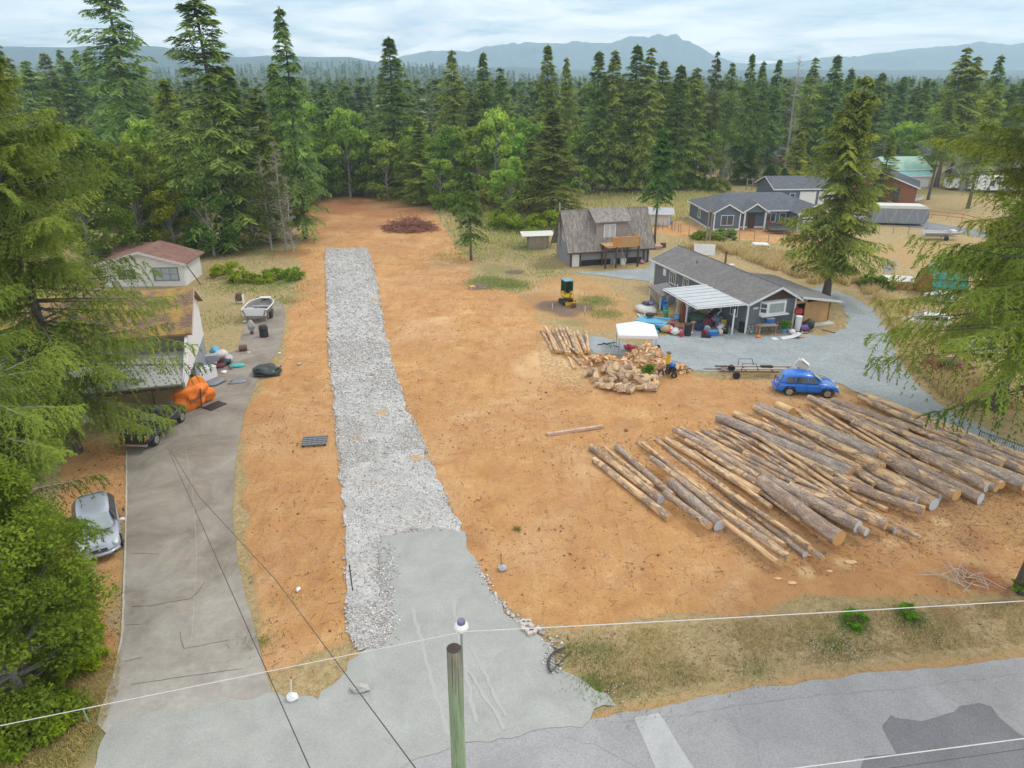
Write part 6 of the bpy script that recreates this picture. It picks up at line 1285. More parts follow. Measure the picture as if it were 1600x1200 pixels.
# motorhome, covered trailer, canopy shell, boats
def prismx(pts, w, name, m, parent, off=0): return MB().prism([(x, -w / 2 + off, z) for x, z in pts], (0, w, 0)).build(name, m, parent, bevel=.04)
ct = thing('covered_trailer', 'long travel trailer under a fitted grey cover with white top beside the far driveway', 'trailer', P(1400, 350), R(-8))
prismx([(-4, .3), (3.6, .3), (4, 1.2), (3.9, 2.5), (3.2, 2.85), (-3.6, 2.85), (-4.1, 2.4)], 2.5, 'cover', tarpgrey, ct); prismx([(-4.05, 2.5), (3.85, 2.5), (3.2, 2.95), (-3.6, 2.95)], 2.56, 'cover_top', offw, ct)
for k in range(7): B((-3.2 + k * 1.1, -1.265, 1.45), (.05, .02, 2.0), ry=.35 * (-1) ** k).build('strap', M('pale_strap', (.4, .42, .44), .7, .1, 3, 0), ct)
mh = thing('motorhome', 'white motorhome with a dark badge on its side between the firs at the right', 'motorhome', P(1540, 300), R(-4))
prismx([(-3, .5), (3, .5), (3.2, 1.6), (3.4, 1.8), (3.4, 2.7), (3.0, 3.0), (-3, 3.0)], 2.4, 'body', white, mh); B((1.6, -1.22, 1.9), (1.2, .04, .6)).build('side_window', carglass, mh); MB().lathe((.2, -1.23, 1.8), [(.5, 0), (.5, .03)], 16, 'y').build('badge', M('navy_badge', (.03, .06, .2), .5, .1, 3, 0), mh)
for x in (-2, 2): MB().lathe((x, -1.1, .38), [(.38, -.1), (.38, .1)], 16, 'y').build('wheel', rubber, mh)
wv = thing('white_van', 'white van parked behind the bare-trunked firs', 'van', P(1495, 296), R(5)); prismx([(-2.4, .4), (2.4, .4), (2.5, 1.2), (1.9, 1.4), (1.4, 2.2), (-2.4, 2.3)], 1.9, 'body', white, wv); B((1.2, -.96, 1.65), (1.3, .03, .5)).build('side_window', carglass, wv)
for x in (-1.6, 1.6): MB().lathe((x, -.85, .35), [(.35, -.1), (.35, .1)], 16, 'y').build('wheel', rubber, wv)
cs_ = thing('truck_canopy', 'white truck canopy lying in the dry grass below the bungalow', 'truck canopy', P(1188, 388), R(-3)); prismx([(-1.1, 0), (1.1, 0), (.95, .62), (-1.0, .66)], 1.5, 'shell', white, cs_)
for k in range(3): B((-.6 + k * .6, -.765, .36), (.48, .03, .3)).build('window', carglass, cs_)
wp = thing('white_sheet', 'pale roofing sheet leaning behind the long grey house', 'sheet', P(1100, 398), R(-10)); B((0, 0, .65), (2.6, .08, 1.5), rx=R(-35)).build('panel', offw, wp)
def boat_hull(root, Lb, Wb, Hb, mo, mi, z0=.0):
    st = []
    n = 9; V = []; 
    for i in range(n + 1):
        s = i / n; w_ = Wb / 2 * (1 - max(0, (s - .55) / .45) ** 2.0) * (.92 if i == 0 else 1) + .02; x = -Lb / 2 + Lb * s; zk = z0 + (.0 if s < .6 else ((s - .6) / .4) ** 2 * Hb * .55)
        V.append([(x, 0, zk), (x, w_ * .75, zk + Hb * .22), (x, w_, z0 + Hb * (1 + .1 * s)), (x, w_ * .86, z0 + Hb * (1 + .1 * s)), (x, w_ * .7, zk + Hb * .35), (x, 0, zk + Hb * .3)])
    k_ = 6; ring = 2 * k_ - 2; vs = []
    for pr in V: vs += pr + [(x, -y, z) for x, y, z in pr[-2:0:-1]]
    F_ = [(i * ring + k, (i + 1) * ring + k, (i + 1) * ring + (k + 1) % ring, i * ring + (k + 1) % ring) for i in range(n) for k in range(ring)]
    F_ += [tuple(range(ring)), tuple(range(n * ring, (n + 1) * ring))[::-1]]
    m = MB(); m.v = vs; m.f = F_; o = m.build('hull', mo, root, smooth=False)
    for s in (-1, 1): MB().tube([(v_[2][0], s * v_[2][1], v_[2][2] + .02) for v_ in V], .045, 6).build('gunwale', mi, root)
    return o
bt = thing('boat', 'small grey open boat with white rim standing on the left-hand yard', 'boat', P(409, 494), R(92)); bt.scale = (.92, 1.12, 1)
boat_hull(bt, 4.3, 2.1, .85, M('grey_boat_hull', (.24, .23, .22), .5, .2, 2, .05), white, .35)
for x in (-.9, .5): B((x, 0, .85), (.4, 1.6, .06)).build('bench', greybox, bt)
B((-2.05, 0, 1.0), (.1, 1.9, .7)).build('transom', white, bt); B((-1.8, .4, 1.05), (.5, .6, .5)).build('console', greybox, bt); MB().tube([(0, 0, .9), (0, 0, 2.1)], .02, 4).build('antenna', steel, bt); B((-1.3, -.55, 1.0), (.5, .5, .4)).build('seat', black, bt); B((-1.3, .55, 1.0), (.5, .5, .4)).build('seat', greybox, bt); B((2.0, 0, 1.3), (.5, .9, .05)).build('bow_plate', white, bt)
for x in (-1.5, 1.2): B((x, 0, .2), (.2, 1.5, .4)).build('trailer_block', oldwood, bt)
for s in (-1, 1): MB().lathe((-.6, s * .95, .3), [(.3, -.1), (.3, .1)], 14, 'y').build('wheel', rubber, bt)
om = thing('outboard_bundle', 'grey rope-wrapped outboard motor standing at the near end of the boat', 'outboard motor', P(394, 522)); MB().blob((0, 0, .75), (.32, .3, .55), 4, .3).build('cover', M('grey_net', (.36, .36, .36), .9, .3, 8, .6), om); B((0, 0, .15), (.2, .25, .35)).build('leg', dsteel, om)
bb = thing('black_barrel', 'black crumpled barrel beside the wrapped outboard', 'barrel', P(413, 526)); MB().lathe((0, 0, 0), [(.36, 0), (.4, .2), (.36, .5), (.4, .8), (.33, .95)], 16).build('barrel_body', black, bb)
MB().lathe((0, 0, .95), [(.36, 0), (.36, .05)], 16).build('lid', black, bb)
fb = thing('boat', 'flat silver skiff on a trailer in the mown field by the far driveway', 'boat', P(1470, 374), R(-6)); boat_hull(fb, 5.0, 1.7, .5, steel, offw, .5); MB().lathe((.3, -.85, .3), [(.3, -.09), (.3, .09)], 14, 'y').build('wheel', rubber, fb); B((0, 0, .42), (4.2, .2, .1)).build('trailer_beam', steel, fb); B((1.4, 0, 1.15), (.6, 1.2, .3)).build('seat', offw, fb)
wb = thing('boat', 'white boat hull upside down beyond the covered trailer', 'boat', P(1418, 318), R(0)); boat_hull(wb, 5.0, 1.9, .8, white, offw, .3)
wj = thing('white_dinghy', 'white dinghy with grey lid in front of the green barn-roofed shed', 'dinghy', P(1475, 472), R(170)); boat_hull(wj, 4.0, 1.8, .6, white, offw, .1); B((.2, 0, .95), (1.2, 1.1, .5)).build('cabin', white, wj); B((.2, 0, 1.22), (.9, .8, .04)).build('hatch', carglass, wj)
# ------------------------------------------------------------ canopy tent
tn = thing('canopy_tent', 'white pop-up canopy tent on thin legs behind the split firewood', 'canopy tent', P(992, 552), R(-4))
for x in (-1.45, 1.45):
    for y in (-1.3, 1.3): MB().tube([(x, y, 0), (x, y, 2.05)], .03, 5).build('leg', steel, tn)
ap_ = (0, 0, 2.75); cn = [(-1.55, -1.4, 2.0), (1.55, -1.4, 2.0), (1.55, 1.4, 2.0), (-1.55, 1.4, 2.0)]
tfab = M('white_tent_fabric', (.78, .79, .83), .7, .04, 2, .05)
for i in range(4): 
    c0, c1 = Vector(cn[i]), Vector(cn[(i + 1) % 4]); MB().prism([c0, c1, Vector(ap_)], (0, 0, .03)).build('roof_panel', tfab, tn); MB().prism([c0, c1, c1 - Vector((0, 0, .22)), c0 - Vector((0, 0, .22))], ((c1 - c0).cross(Vector((0, 0, 1)))).normalized() * .02).build('valance', tfab, tn)
# ------------------------------------------------------------ mini excavator
ex = thing('mini_excavator', 'small yellow mini excavator with dark green canopy digging in the dark soil patch', 'excavator', P(886, 474), R(-70))
for s in (-1, 1): 
    tk = MB().prism([(x, s * .5 - .13, z) for x, z in ((-.75, .12), (-.6, 0), (.6, 0), (.75, .12), (.72, .34), (.55, .44), (-.55, .44), (-.72, .34))], (0, .26, 0)).build('track', rubber, ex)
    for x in (-.5, 0, .5): MB().lathe((x, s * .64, .2), [(.13, -.03), (.13, .03)], 12, 'y').build('track_roller', dsteel, tk)
B((0, 0, .4), (.5, .8, .2)).build('undercarriage', dsteel, ex); MB().blob((-.25, 0, .78), (.72, .55, .3), 3, .05, 3).build('house_body', yellowp, ex, smooth=True); B((-.45, 0, 1.0), (.7, .9, .35)).build('engine_cover', yellowp, ex, bevel=.06)
dgreen = M('dark_green_paint', (.02, .09, .07), .5, .1, 3, 0)
B((-.1, 0, 1.2), (.45, .45, .1)).build('seat', black, ex); B((-.3, 0, 1.5), (.1, .45, .55)).build('seat_back', black, ex)
for x in (-.6, .35):
    for y in (-.42, .42): MB().tube([(x, y, 1.0), (x, y, 2.35)], .035, 5).build('canopy_post', dgreen, ex)
B((-.12, 0, 2.4), (1.25, 1.0, .1)).build('canopy_roof', M('pale_teal_roof', (.16, .3, .33), .4, .1, 3, 0), ex, bevel=.03); B((-.62, 0, 1.7), (.03, .8, 1.2)).build('rear_screen', dgreen, ex); B((-.15, .43, 1.65), (.8, .03, 1.1)).build('side_screen', dgreen, ex)
MB().tube([(.4, .05, .7), (.9, .05, 1.45), (1.35, .05, 1.35)], [.1, .09, .07], 6).build('boom', yellowp, ex); MB().tube([(1.35, .05, 1.35), (1.5, .05, .45)], [.07, .06], 6).build('dipper_arm', yellowp, ex)
MB().prism([(1.38, -.17, .45), (1.62, -.17, .4), (1.55, -.17, .02), (1.25, -.17, .08)], (0, .44, 0)).build('bucket', rust, ex); B((.95, 0, .25), (.06, 1.2, .28)).build('dozer_blade', yellowp, ex); MB().tube([(.5, .1, .95), (.95, .1, 1.25)], .035, 5).build('ram', chrome, ex)
# ------------------------------------------------------------ wood splitter and boat trailer
ws_ = thing('log_splitter', 'yellow and black wood splitter with blue engine at the right end of the firewood', 'log splitter', P(1048, 588), R(20))
for s in (-1, 1): 
    wl = MB().lathe((0, s * .42, .26), [(.15, -.08), (.24, -.08), (.26, 0), (.24, .08), (.15, .08)], 16, 'y').build('wheel', rubber, ws_); MB().lathe((0, s * .47, .26), [(.14, -.03), (.14, .05), (.04, .06)], 14, 'y').build('rim', yellowp, wl)
B((0, 0, .6), (.5, .6, .3)).build('tank', black, ws_, bevel=.03); MB().blob((.05, 0, .95), (.3, .3, .2), 3, .1, 2).build('engine', bluep, ws_, smooth=True); B((-.35, 0, 1.0), (.16, .2, 1.5)).build('beam', dsteel, ws_); B((-.35, 0, 1.45), (.22, .24, .7)).build('hydraulic_cylinder', yellowp, ws_); B((-.35, 0, 1.95), (.2, .35, .12)).build('wedge', rust, ws_); MB().tube([(.2, 0, .4), (1.7, 0, .4)], .035, 5).build('tow_bar', dsteel, ws_); MB().tube([(1.4, 0, .4), (1.4, 0, 0)], .03, 5).build('jack_leg', dsteel, ws_)
ml = thing('motor_unit', 'small black engine standing beside the wood splitter', 'engine', P(1032, 585)); B((0, 0, .18), (.45, .35, .3)).build('engine_block', black, ml, bevel=.04); MB().lathe((0, -.2, .2), [(.12, -.04), (.12, .04)], 12, 'y').build('flywheel', greybox, ml); MB().tube([(.1, 0, .3), (.1, 0, .5)], .04, 5).build('exhaust', dsteel, ml)
ta, tb = P(1098, 586), P(1248, 587); dtr = tb - ta
bt_ = thing('boat_trailer', 'long empty boat trailer with wooden bunks and black frame behind the blue car', 'trailer', (ta + tb) / 2, math.atan2(dtr.y, dtr.x)); Lt = dtr.length
for s in (-1, 1): B((.2, s * .55, .52), (Lt * .78, .07, .1)).build('side_rail', rust, bt_); B((.9, s * .3, .64), (Lt * .6, .16, .08)).build('bunk', M('pale_bunk_board', (.45, .38, .33), .8, .2, 3, 0), bt_)
MB().tube([(-Lt / 2, 0, .5), (-Lt * .25, 0, .52)], .04, 5).build('tow_bar', rust, bt_)
for x in (-Lt * .25, -.5, 1.5, Lt * .4): B((x, 0, .48), (.07, 1.15, .07)).build('crossmember', rust, bt_)
for s in (-1, 1):
    MB().tube([(-Lt * .38, 0, .5), (-Lt * .22, s * .55, .52)], .035, 5).build('tongue_arm', rust, bt_)
    wl = MB().lathe((-Lt * .18, s * .72, .29), [(.17, -.09), (.27, -.09), (.29, 0), (.27, .09), (.17, .09)], 18, 'y').build('wheel', rubber, bt_); MB().lathe((-Lt * .18, s * .77, .29), [(.16, -.03), (.16, .05), (.05, .06)], 14, 'y').build('rim', offw, wl)
MB().tube([(-.9, -.5, .55), (-.9, -.5, 1.15), (.1, -.5, 1.15), (.3, -.5, .7), (.35, -.5, .55)], .03, 5).build('winch_frame', black, bt_); MB().tube([(-.9, .5, .55), (-.9, .5, 1.15), (.1, .5, 1.15), (.3, .5, .55)], .03, 5).build('winch_frame', black, bt_); B((1.1, 0, .75), (.9, .3, .12)).build('axle_box', black, bt_)
wbx = thing('white_crate', 'white tilted box lid standing between the boat trailer and the blue car', 'crate', P(1250, 584), R(-20)); B((0, 0, .75), (.9, .5, .5), ry=R(35)).build('crate_body', offw, wbx); B((.25, 0, 1.0), (.7, .55, .05), ry=R(35)).build('lid', white, wbx); B((0, 0, .25), (.5, .4, .5)).build('stand', greybox, wbx)
# ------------------------------------------------------------ things in and around the carport
jr = random.Random(11)
def boxy(name, label, cat, u, v, d, m, rz=0.0, z=0.0, lidm=None, bev=.02):
    t_ = thing(name, label, cat, P(u, v) + Vector((0, 0, z)), rz); B((0, 0, d[2] / 2), d).build('box_body', m, t_, bevel=bev)
    B((0, 0, d[2] + .02), (d[0] * 1.04, d[1] * 1.04, .04)).build('lid', lidm or m, t_); return t_
def bin_(name, label, cat, u, v, r, h, m, z=0.0, lidm=None):
    t_ = thing(name, label, cat, P(u, v) + Vector((0, 0, z))); MB().lathe((0, 0, 0), [(r * .8, 0), (r * .9, h * .5), (r, h)], 14).build('bin_body', m, t_, smooth=False); MB().lathe((0, 0, h), [(r * 1.06, 0), (r * 1.06, .04), (r * .4, .09)], 14).build('lid', lidm or m, t_); return t_
def bag(label, u, v, d, m, z=0.0, name='bag', cat='bag', seed=None):
    t_ = thing(name, label, cat, P(u, v) + Vector((0, 0, z)), jr.uniform(0, 3)); MB().blob((0, 0, d[2] * .8), d, seed or jr.randint(1, 99), .5, 2).build('sack', m, t_, smooth=True); MB().blob((d[0] * .2, 0, d[2] * 1.6), (d[0] * .25, d[1] * .25, d[2] * .3), jr.randint(1, 99), .4, 1).build('knot', m, t_); return t_
bin_('rubbish_bin', 'tall black wheelie-type bin in front of the carport post', 'bin', 1074, 524, .36, 1.05, black)
boxy('storage_tub', 'bright blue plastic tub in front of the carport', 'tub', 1113, 524, (.8, .55, .42), bluep, R(8), lidm=cyanp)
boxy('storage_tub', 'black flat crate left of the bright blue tub', 'crate', 1103, 527, (.8, .4, .16), black, R(-12))
boxy('storage_tub', 'dark navy tote left of the blue tub, under the carport edge', 'tub', 1093, 516, (.7, .5, .6), M('navy_plastic', (.03, .05, .12), .5, .1, 3, 0), 0.1)
boxy('fuel_can', 'red fuel can on the gravel beside the black bin', 'fuel can', 1064, 526, (.3, .2, .34), redpaint, R(20))
boxy('fuel_can', 'red box behind the fuel can by the black bin', 'box', 1063, 516, (.45, .3, .3), redpaint, R(-20))
bin_('round_bin', 'red round tub right of the white bags before the carport', 'tub', 1050, 511, .22, .35, redpaint)
boxy('cabinet', 'tall reddish brown cabinet at the left carport post', 'cabinet', 1066, 503, (.55, .45, 1.7), M('red_brown_wood', (.22, .07, .045), .7, .15, 3, 0), R(10))
boxy('small_box', 'red box on top of the reddish brown cabinet', 'box', 1066, 503, (.4, .3, .25), redpaint, R(30), z=1.75)
bin_('gas_bottle', 'green gas bottle behind the blue play slide', 'gas bottle', 1040, 497, .2, .7, greenp); bin_('gas_bottle', 'turquoise bucket on the heap behind the blue play slide', 'bucket', 1039, 490, .25, .8, M('turquoise_plastic', (.05, .4, .38), .5, .1, 3, 0), lidm=bluep)
bin_('gas_bottle', 'tall dark blue drum under the left carport edge', 'drum', 1037, 484, .3, .9, bluep)
bag('white bulging bag left of the black bin', 1055, 522, (.5, .4, .28), offw); bag('white plastic sack beside the red round tub', 1046, 517, (.4, .35, .25), white); bag('brown cardboard-coloured heap at the near end of the blue play slide', 1040, 518, (.65, .45, .33), cardb, name='cardboard_heap', cat='cardboard')
bag('dark green tarpaulin heap under the carport', 1090, 505, (.9, .8, .6), M('dark_green_cloth', (.05, .09, .07), .9, .2, 3, .3), name='tarpaulin_heap', cat='tarpaulin'); bag('maroon cloth heap under the middle of the carport', 1106, 510, (.6, .5, .45), M('maroon_cloth', (.16, .04, .06), .9, .2, 3, .3), name='cloth_heap', cat='cloth'); bag('blue checked bag heap beside the stairs', 1119, 507, (.5, .4, .5), M('faded_blue_cloth', (.16, .24, .36), .9, .2, 5, .3), name='cloth_heap', cat='cloth')
bag('white bags piled by the dark navy tote', 1104, 516, (.35, .3, .25), white); bag('cream sack next to the bright blue tub', 1125, 523, (.3, .22, .3), M('cream_cloth', (.6, .55, .45), .8, .1, 3, .2)); bag('black bag right of the cream sack', 1132, 521, (.3, .3, .35), black); bag('dark grey cloth heap at the back of the carport', 1080, 492, (.8, .7, .6), tarpgrey, name='cloth_heap', cat='cloth')
boxy('moving_box', 'cardboard box at the back of the carport', 'box', 1098, 494, (.9, .6, .6), cardb, R(15)); boxy('moving_box', 'stacked cardboard box above the dark green heap', 'box', 1094, 499, (1.2, .5, .5), cardb, R(5), z=.55); boxy('storage_tub', 'teal tub at the left back of the carport', 'tub', 1080, 502, (.7, .5, .5), M('teal_plastic', (.03, .2, .2), .5, .1, 3, 0), R(-10)); boxy('storage_tub', 'grey tub at the foot of the stairs', 'tub', 1128, 512, (.5, .4, .45), greybox, R(5)); boxy('storage_tub', 'small red tote beneath the maroon cloth', 'tub', 1100, 521, (.4, .3, .25), M('dark_red_plastic', (.25, .02, .04), .5, .1, 3, 0), R(35)); boxy('dark_box', 'black cabinet standing against the grey wall right of the stairs', 'cabinet', 1158, 519, (.4, .4, .9), black, R(10))
bag('purple cloth bundle under the middle of the carport', 1087, 512, (.4, .35, .3), purple, name='cloth_heap', cat='cloth'); bag('white covered heap of cushions left of the grey entry shed', 1010, 487, (1.3, .8, .35), offw, name='covered_heap', cat='heap'); bag('dark blue cushion on the white covered heap', 1008, 485, (.5, .35, .2), M('navy_plastic'), z=.55, name='cushion', cat='cushion'); bag('purple-grey cushion on the white covered heap', 1017, 485, (.4, .3, .2), M('lilac_cloth', (.25, .22, .36), .8, .1, 3, .1), z=.5, name='cushion', cat='cushion')
sl = thing('play_slide', 'pale blue plastic play structure lying left of the carport junk', 'play slide', P(1018, 512), R(-35))
for k in range(5): B((0, -.62 + k * .31, .62), (2.6, .27, .12), ry=.04).build('slide_rib', cyanp, sl, bevel=.03)
B((0, 0, .3), (2.4, 1.4, .5)).build('slide_base', M('bright_blue_plastic', (.05, .3, .6), .5, .1, 3, 0), sl, bevel=.05); B((-1.0, -.72, .3), (.5, .04, .35)).build('dark_opening', black, sl)
for s in (-1, 1): MB().tube([(-1.4, s * .8, .5), (1.4, s * .8, .9)], .07, 6).build('side_rail', cyanp, sl)
ty = thing('tyre', 'black tyre lying on the pale blue play structure', 'tyre', P(1014, 507) + Vector((0, 0, .95))); MB().lathe((0, 0, -.1), [(.2, 0), (.36, 0), (.4, .1), (.36, .2), (.2, .2)], 18).build('tyre_ring', rubber, ty)
bag('turquoise plastic sack in front of the blue play structure', 1022, 523, (.35, .3, .25), M('turquoise_plastic')); 
for k, (u0, v0, u1, v1) in enumerate([(996, 492, 1016, 512), (984, 508, 996, 516)]):
    a_, b_ = P(u0, v0), P(u1, v1); o = thing('timber', ['pale timber leaning beside the blue play structure', 'loose plank at the left edge of the gravel yard behind the canopy'][k], 'timber', (a_ + b_) / 2, math.atan2((b_ - a_).y, (b_ - a_).x)); B((0, 0, .1), ((b_ - a_).length, .14, .05)).build('board', offw, o)
mini = []
for k, m_ in enumerate([redpaint, bluep, white, cardb, greenp, black, purple, yellowp, greybox, pinkp, tarpgrey, cyanp]):
    o = (B((0, 0, .14), (.34, .26, .28)) if k % 2 else MB().blob((0, 0, .15), (.24, .19, .17), k + 2, .4, 2)).build('household_item', m_, None, bevel=0); mini.append(o.data); bpy.data.objects.remove(o)
for k in range(64):
    if k < 44: q = P(jr.uniform(1046, 1140), jr.uniform(497, 524)); q.z = jr.choice([0, 0, .15, .35]) * (1 if q.y > P(1100, 514).y else .3); lab, grp = 'small household item in the jumble under the carport', 'jumble under the carport'
    elif k < 56: q = P(jr.uniform(1000, 1045), jr.uniform(498, 520)); lab, grp = 'small item in the jumble around the pale blue play structure', 'jumble around the play structure'
    else: q = P(jr.uniform(322, 362), jr.uniform(552, 590)); lab, grp = 'small item of rubbish in the heap by the left house', 'rubbish by the left house'
    o = bpy.data.objects.new('household_item', mini[jr.randrange(12)]); COL.objects.link(o); o.location = q; o.rotation_euler = (jr.uniform(-.2, .2), jr.uniform(-.2, .2), jr.uniform(0, 3)); s_ = jr.uniform(.7, 1.5); o.scale = (s_, s_, s_ * jr.uniform(.7, 1.5)); tag(o, lab, 'household item', grp)
# bicycles and toys on the yard by the canopy
def bicycle(label, u, v, rz, m):
    t_ = thing('bicycle', label, 'bicycle', P(u, v), rz)
    for x in (-.5, .5): MB().tube([(x + .32 * math.cos(a * .3927), .0, .33 + .32 * math.sin(a * .3927)) for a in range(17)], .025, 4).build('wheel', rubber, t_)
    MB().tube([(-.5, 0, .33), (-.1, 0, .75), (.38, 0, .78), (.0, 0, .3), (-.1, 0, .75)], .022, 4).build('frame', m, t_); MB().tube([(.5, 0, .33), (.36, 0, .95)], .02, 4).build('fork', m, t_); MB().tube([(.36, -.25, .97), (.36, .25, .97)], .018, 4).build('handlebar', dsteel, t_); B((-.15, 0, .88), (.22, .1, .05)).build('saddle', black, t_); return t_
b1 = bicycle('dark green bicycle lying on the gravel left of the canopy', 945, 538, R(20), greenp); b1.rotation_euler.x = R(72); b1.location.z = .08
b2 = bicycle('grey bicycle beside the canopy, right of the green one', 958, 541, R(-40), greybox); b2.rotation_euler.x = R(70); b2.location.z = .08
boxy('toy_cart', 'red toy cart under the white canopy', 'toy cart', 990, 549, (.6, .4, .4), redpaint, R(20)); bag('red cloth bundle behind the toy cart under the canopy', 982, 546, (.35, .3, .25), redpaint, name='cloth_heap', cat='cloth'); bag('dark backpack at the right canopy leg', 1028, 548, (.22, .2, .3), black)
pt = thing('potted_plant', 'bushy green potted plant in front of the split firewood', 'potted plant', P(1011, 592)); MB().lathe((0, 0, 0), [(.2, 0), (.28, .35)], 12).build('pot', M('pale_turquoise_pot', (.25, .5, .5), .6, .1, 3, 0), pt); V, Q_, T = leaf_cloud(np.random.default_rng(3), [(0, 0, .7, .5, .38), (.15, .1, .85, .35, .3)], 260, .13); np_mesh('foliage', V, Q_, leafm, pt, T).color = (.8, 1.25, .5, 1)
# along the gable wall
tbl = thing('work_table', 'grey wooden work table against the bay-windowed gable', 'table', P(1196, 522), R(8)); B((0, 0, .85), (1.7, .7, .05)).build('table_top', oldwood, tbl)
for x in (-.75, .75):
    for y in (-.28, .28): B((x, y, .42), (.08, .08, .83), rx=0).build('leg', lumber if x < 0 else oldwood, tbl)
boxy('cool_box', 'blue and white cool box on the grey work table', 'cool box', 1200, 518, (.7, .45, .35), bluep, R(8), z=.9, lidm=white)
bag('orange toy on the gravel before the work table', 1185, 527, (.25, .2, .1), orangep, name='toy', cat='toy'); bag('blue and white ball left of the work table', 1174, 521, (.17, .17, .17), cyanp, name='ball', cat='ball'); bag('red ball between the blue ball and the stone facing', 1168, 520, (.13, .13, .13), redpaint, name='ball', cat='ball')
pt = thing('potted_plant', 'leafy potted plant beside the cool box table', 'potted plant', P(1225, 520)); MB().lathe((0, 0, 0), [(.2, 0), (.28, .4)], 12).build('pot', cyanp, pt); V, Q_, T = leaf_cloud(np.random.default_rng(4), [(0, 0, .85, .5, .4)], 300, .13); np_mesh('foliage', V, Q_, leafm, pt, T).color = (.7, 1.1, .5, 1)
bin_('water_heater', 'white cylindrical tank at the plywood doorway', 'tank', 1245, 518, .3, 1.3, white, z=.1); boxy('tool_box', 'red tool box above the white tank in the plywood doorway', 'tool box', 1243, 513, (.6, .4, .4), redpaint, 0, z=1.4); bag('purple bundle in the plywood doorway', 1256, 518, (.5, .35, .3), purple, name='cloth_heap', cat='cloth', z=.1)
bag('dark rubbish in the plywood doorway', 1262, 516, (.5, .5, .5), black, name='cloth_heap', cat='cloth', z=.1); bag('white sack before the plywood doorway', 1237, 522, (.35, .3, .25), white)
mt = thing('rolled_carpet', 'white curved sheet lying before the plywood panel', 'sheet', P(1233, 530), R(8)); MB().prism([(-1.4, 0, .02), (-.6, 0, .0), (.4, 0, .12), (1.1, 0, .42), (1.15, 0, .36), (.4, 0, .06), (-.6, 0, -.0 - .0), (-1.4, 0, .0)], (0, .6, 0)).build('sheet', white, mt)
bx_ = thing('broken_carton', 'torn cardboard carton at the end of the white curved sheet', 'carton', P(1250, 527), R(30)); B((0, 0, .2), (.7, .5, .05), rx=R(35)).build('flap', cardb, bx_); B((.3, .1, .22), (.6, .04, .42), rz=R(40)).build('side', M('pale_card', (.62, .55, .42), .8, .1, 3, 0), bx_)
for k, (u0, v0, u1, v1, w_) in enumerate([(1210, 524, 1262, 520, .3), (1285, 515, 1305, 520, .25), (1215, 521, 1235, 519, .2)]):
    a_, b_ = P(u0, v0), P(u1, v1); o = thing('timber', ['long grey plank on the ground along the gable wall', 'plank by the plywood corner', 'short plank behind the long one at the gable wall'][k], 'timber', (a_ + b_) / 2, math.atan2((b_ - a_).y, (b_ - a_).x)); B((0, 0, .05 + .08 * (k == 2)), ((b_ - a_).length, w_, .08)).build('board', oldwood, o)
# by the deck house
bag('pink and white bundle at the right corner of the steep-roofed house', 1002, 411, (.5, .3, .22), pinkp, name='cloth_heap', cat='cloth'); boxy('white_appliance', 'white appliance under the wooden deck', 'appliance', 973, 413, (.6, .5, .7), white, R(10)); boxy('pallet_stack', 'low stack of pinkish timber right of the steep-roofed house', 'timber stack', 1018, 388, (2.6, 1.2, .35), M('pinkish_timber', (.45, .3, .25), .8, .2, 3, .1), R(8)); boxy('brown_box', 'dark brown box beyond the pinkish timber stack', 'box', 1036, 386, (.6, .5, .5), brownpaint, R(20))
for k, (u0, v0, u1, v1) in enumerate([(985, 412, 996, 406), (968, 412, 978, 402)]):
    a_, b_ = P(u0, v0), P(u1, v1); o = thing('timber', ['plank leaning by the front wall of the steep-roofed house', 'plank leaning behind the deck posts'][k], 'timber', (a_ + b_) / 2, math.atan2((b_ - a_).y, (b_ - a_).x)); B((0, 0, .4), (1.3, .14, .06), ry=R(-35)).build('board', lumber, o)
bag('black bucket on the raised wooden deck', 955, 420, (.22, .22, .25), black, name='bucket', cat='bucket'); bpy.data.objects[-1] if False else None
for o in bpy.data.objects:
    if o.get('label') == 'black bucket on the raised wooden deck': o.location = h2.matrix_basis @ Vector((D2 + .9, 5.6, dz + .03))
# ------------------------------------------------------------ left yard clutter
ti = thing('orange_inflatable', 'bright orange crumpled tarp boat standing beside the carport of the left house', 'tarp', P(306, 634), R(60)); MB().blob((0, 0, .9), (1.35, .75, .9), 8, .55, 4).build('tarp_sheet', orangep, ti, smooth=False); MB().tube([(-.2, -.9, .1), (.0, -.85, 1.5)], .05, 4).build('leaning_post', brownpaint, ti); MB().tube([(-1.0, -.9, .75), (.5, -.7, .95)], .05, 4).build('cross_bar', brownpaint, ti); MB().blob((1.0, .35, .75), (.25, .2, .75), 3, .4, 2).build('white_flap', offw, ti)
B((.6, -1.2, .04), (1.3, .9, .05)).build('mat', black, ti)
boxy('white_freezer', 'white chest freezer standing tilted behind the orange tarp', 'freezer', 322, 592, (1.5, .8, .85), white, R(60)); boxy('grey_cabinet', 'grey cabinet behind the white chest freezer', 'cabinet', 330, 570, (1.2, .6, .8), greybox, R(20)); bag('blue tarp bundle in the opening of the left house', 298, 582, (.6, .5, .65), bluep, name='tarp_bundle', cat='tarp')
bag('pale blue plastic bag on the rubbish heap by the left house', 338, 556, (.5, .4, .35), cyanp, z=.2); bag('white bags in the rubbish heap by the left house', 347, 560, (.6, .45, .4), offw); bag('light grey sack in the rubbish heap, nearest the turquoise netting', 358, 565, (.45, .35, .3), M('pale_grey_sack', (.45, .48, .5), .8, .1, 3, .2)); bag('black bag in the rubbish heap behind the turquoise netting', 352, 570, (.35, .5, .3), black); bag('maroon cloth in front of the rubbish heap', 345, 574, (.4, .3, .2), M('maroon_cloth'), name='cloth_heap', cat='cloth'); bag('white rag left in the rubbish heap', 325, 562, (.35, .3, .22), white)
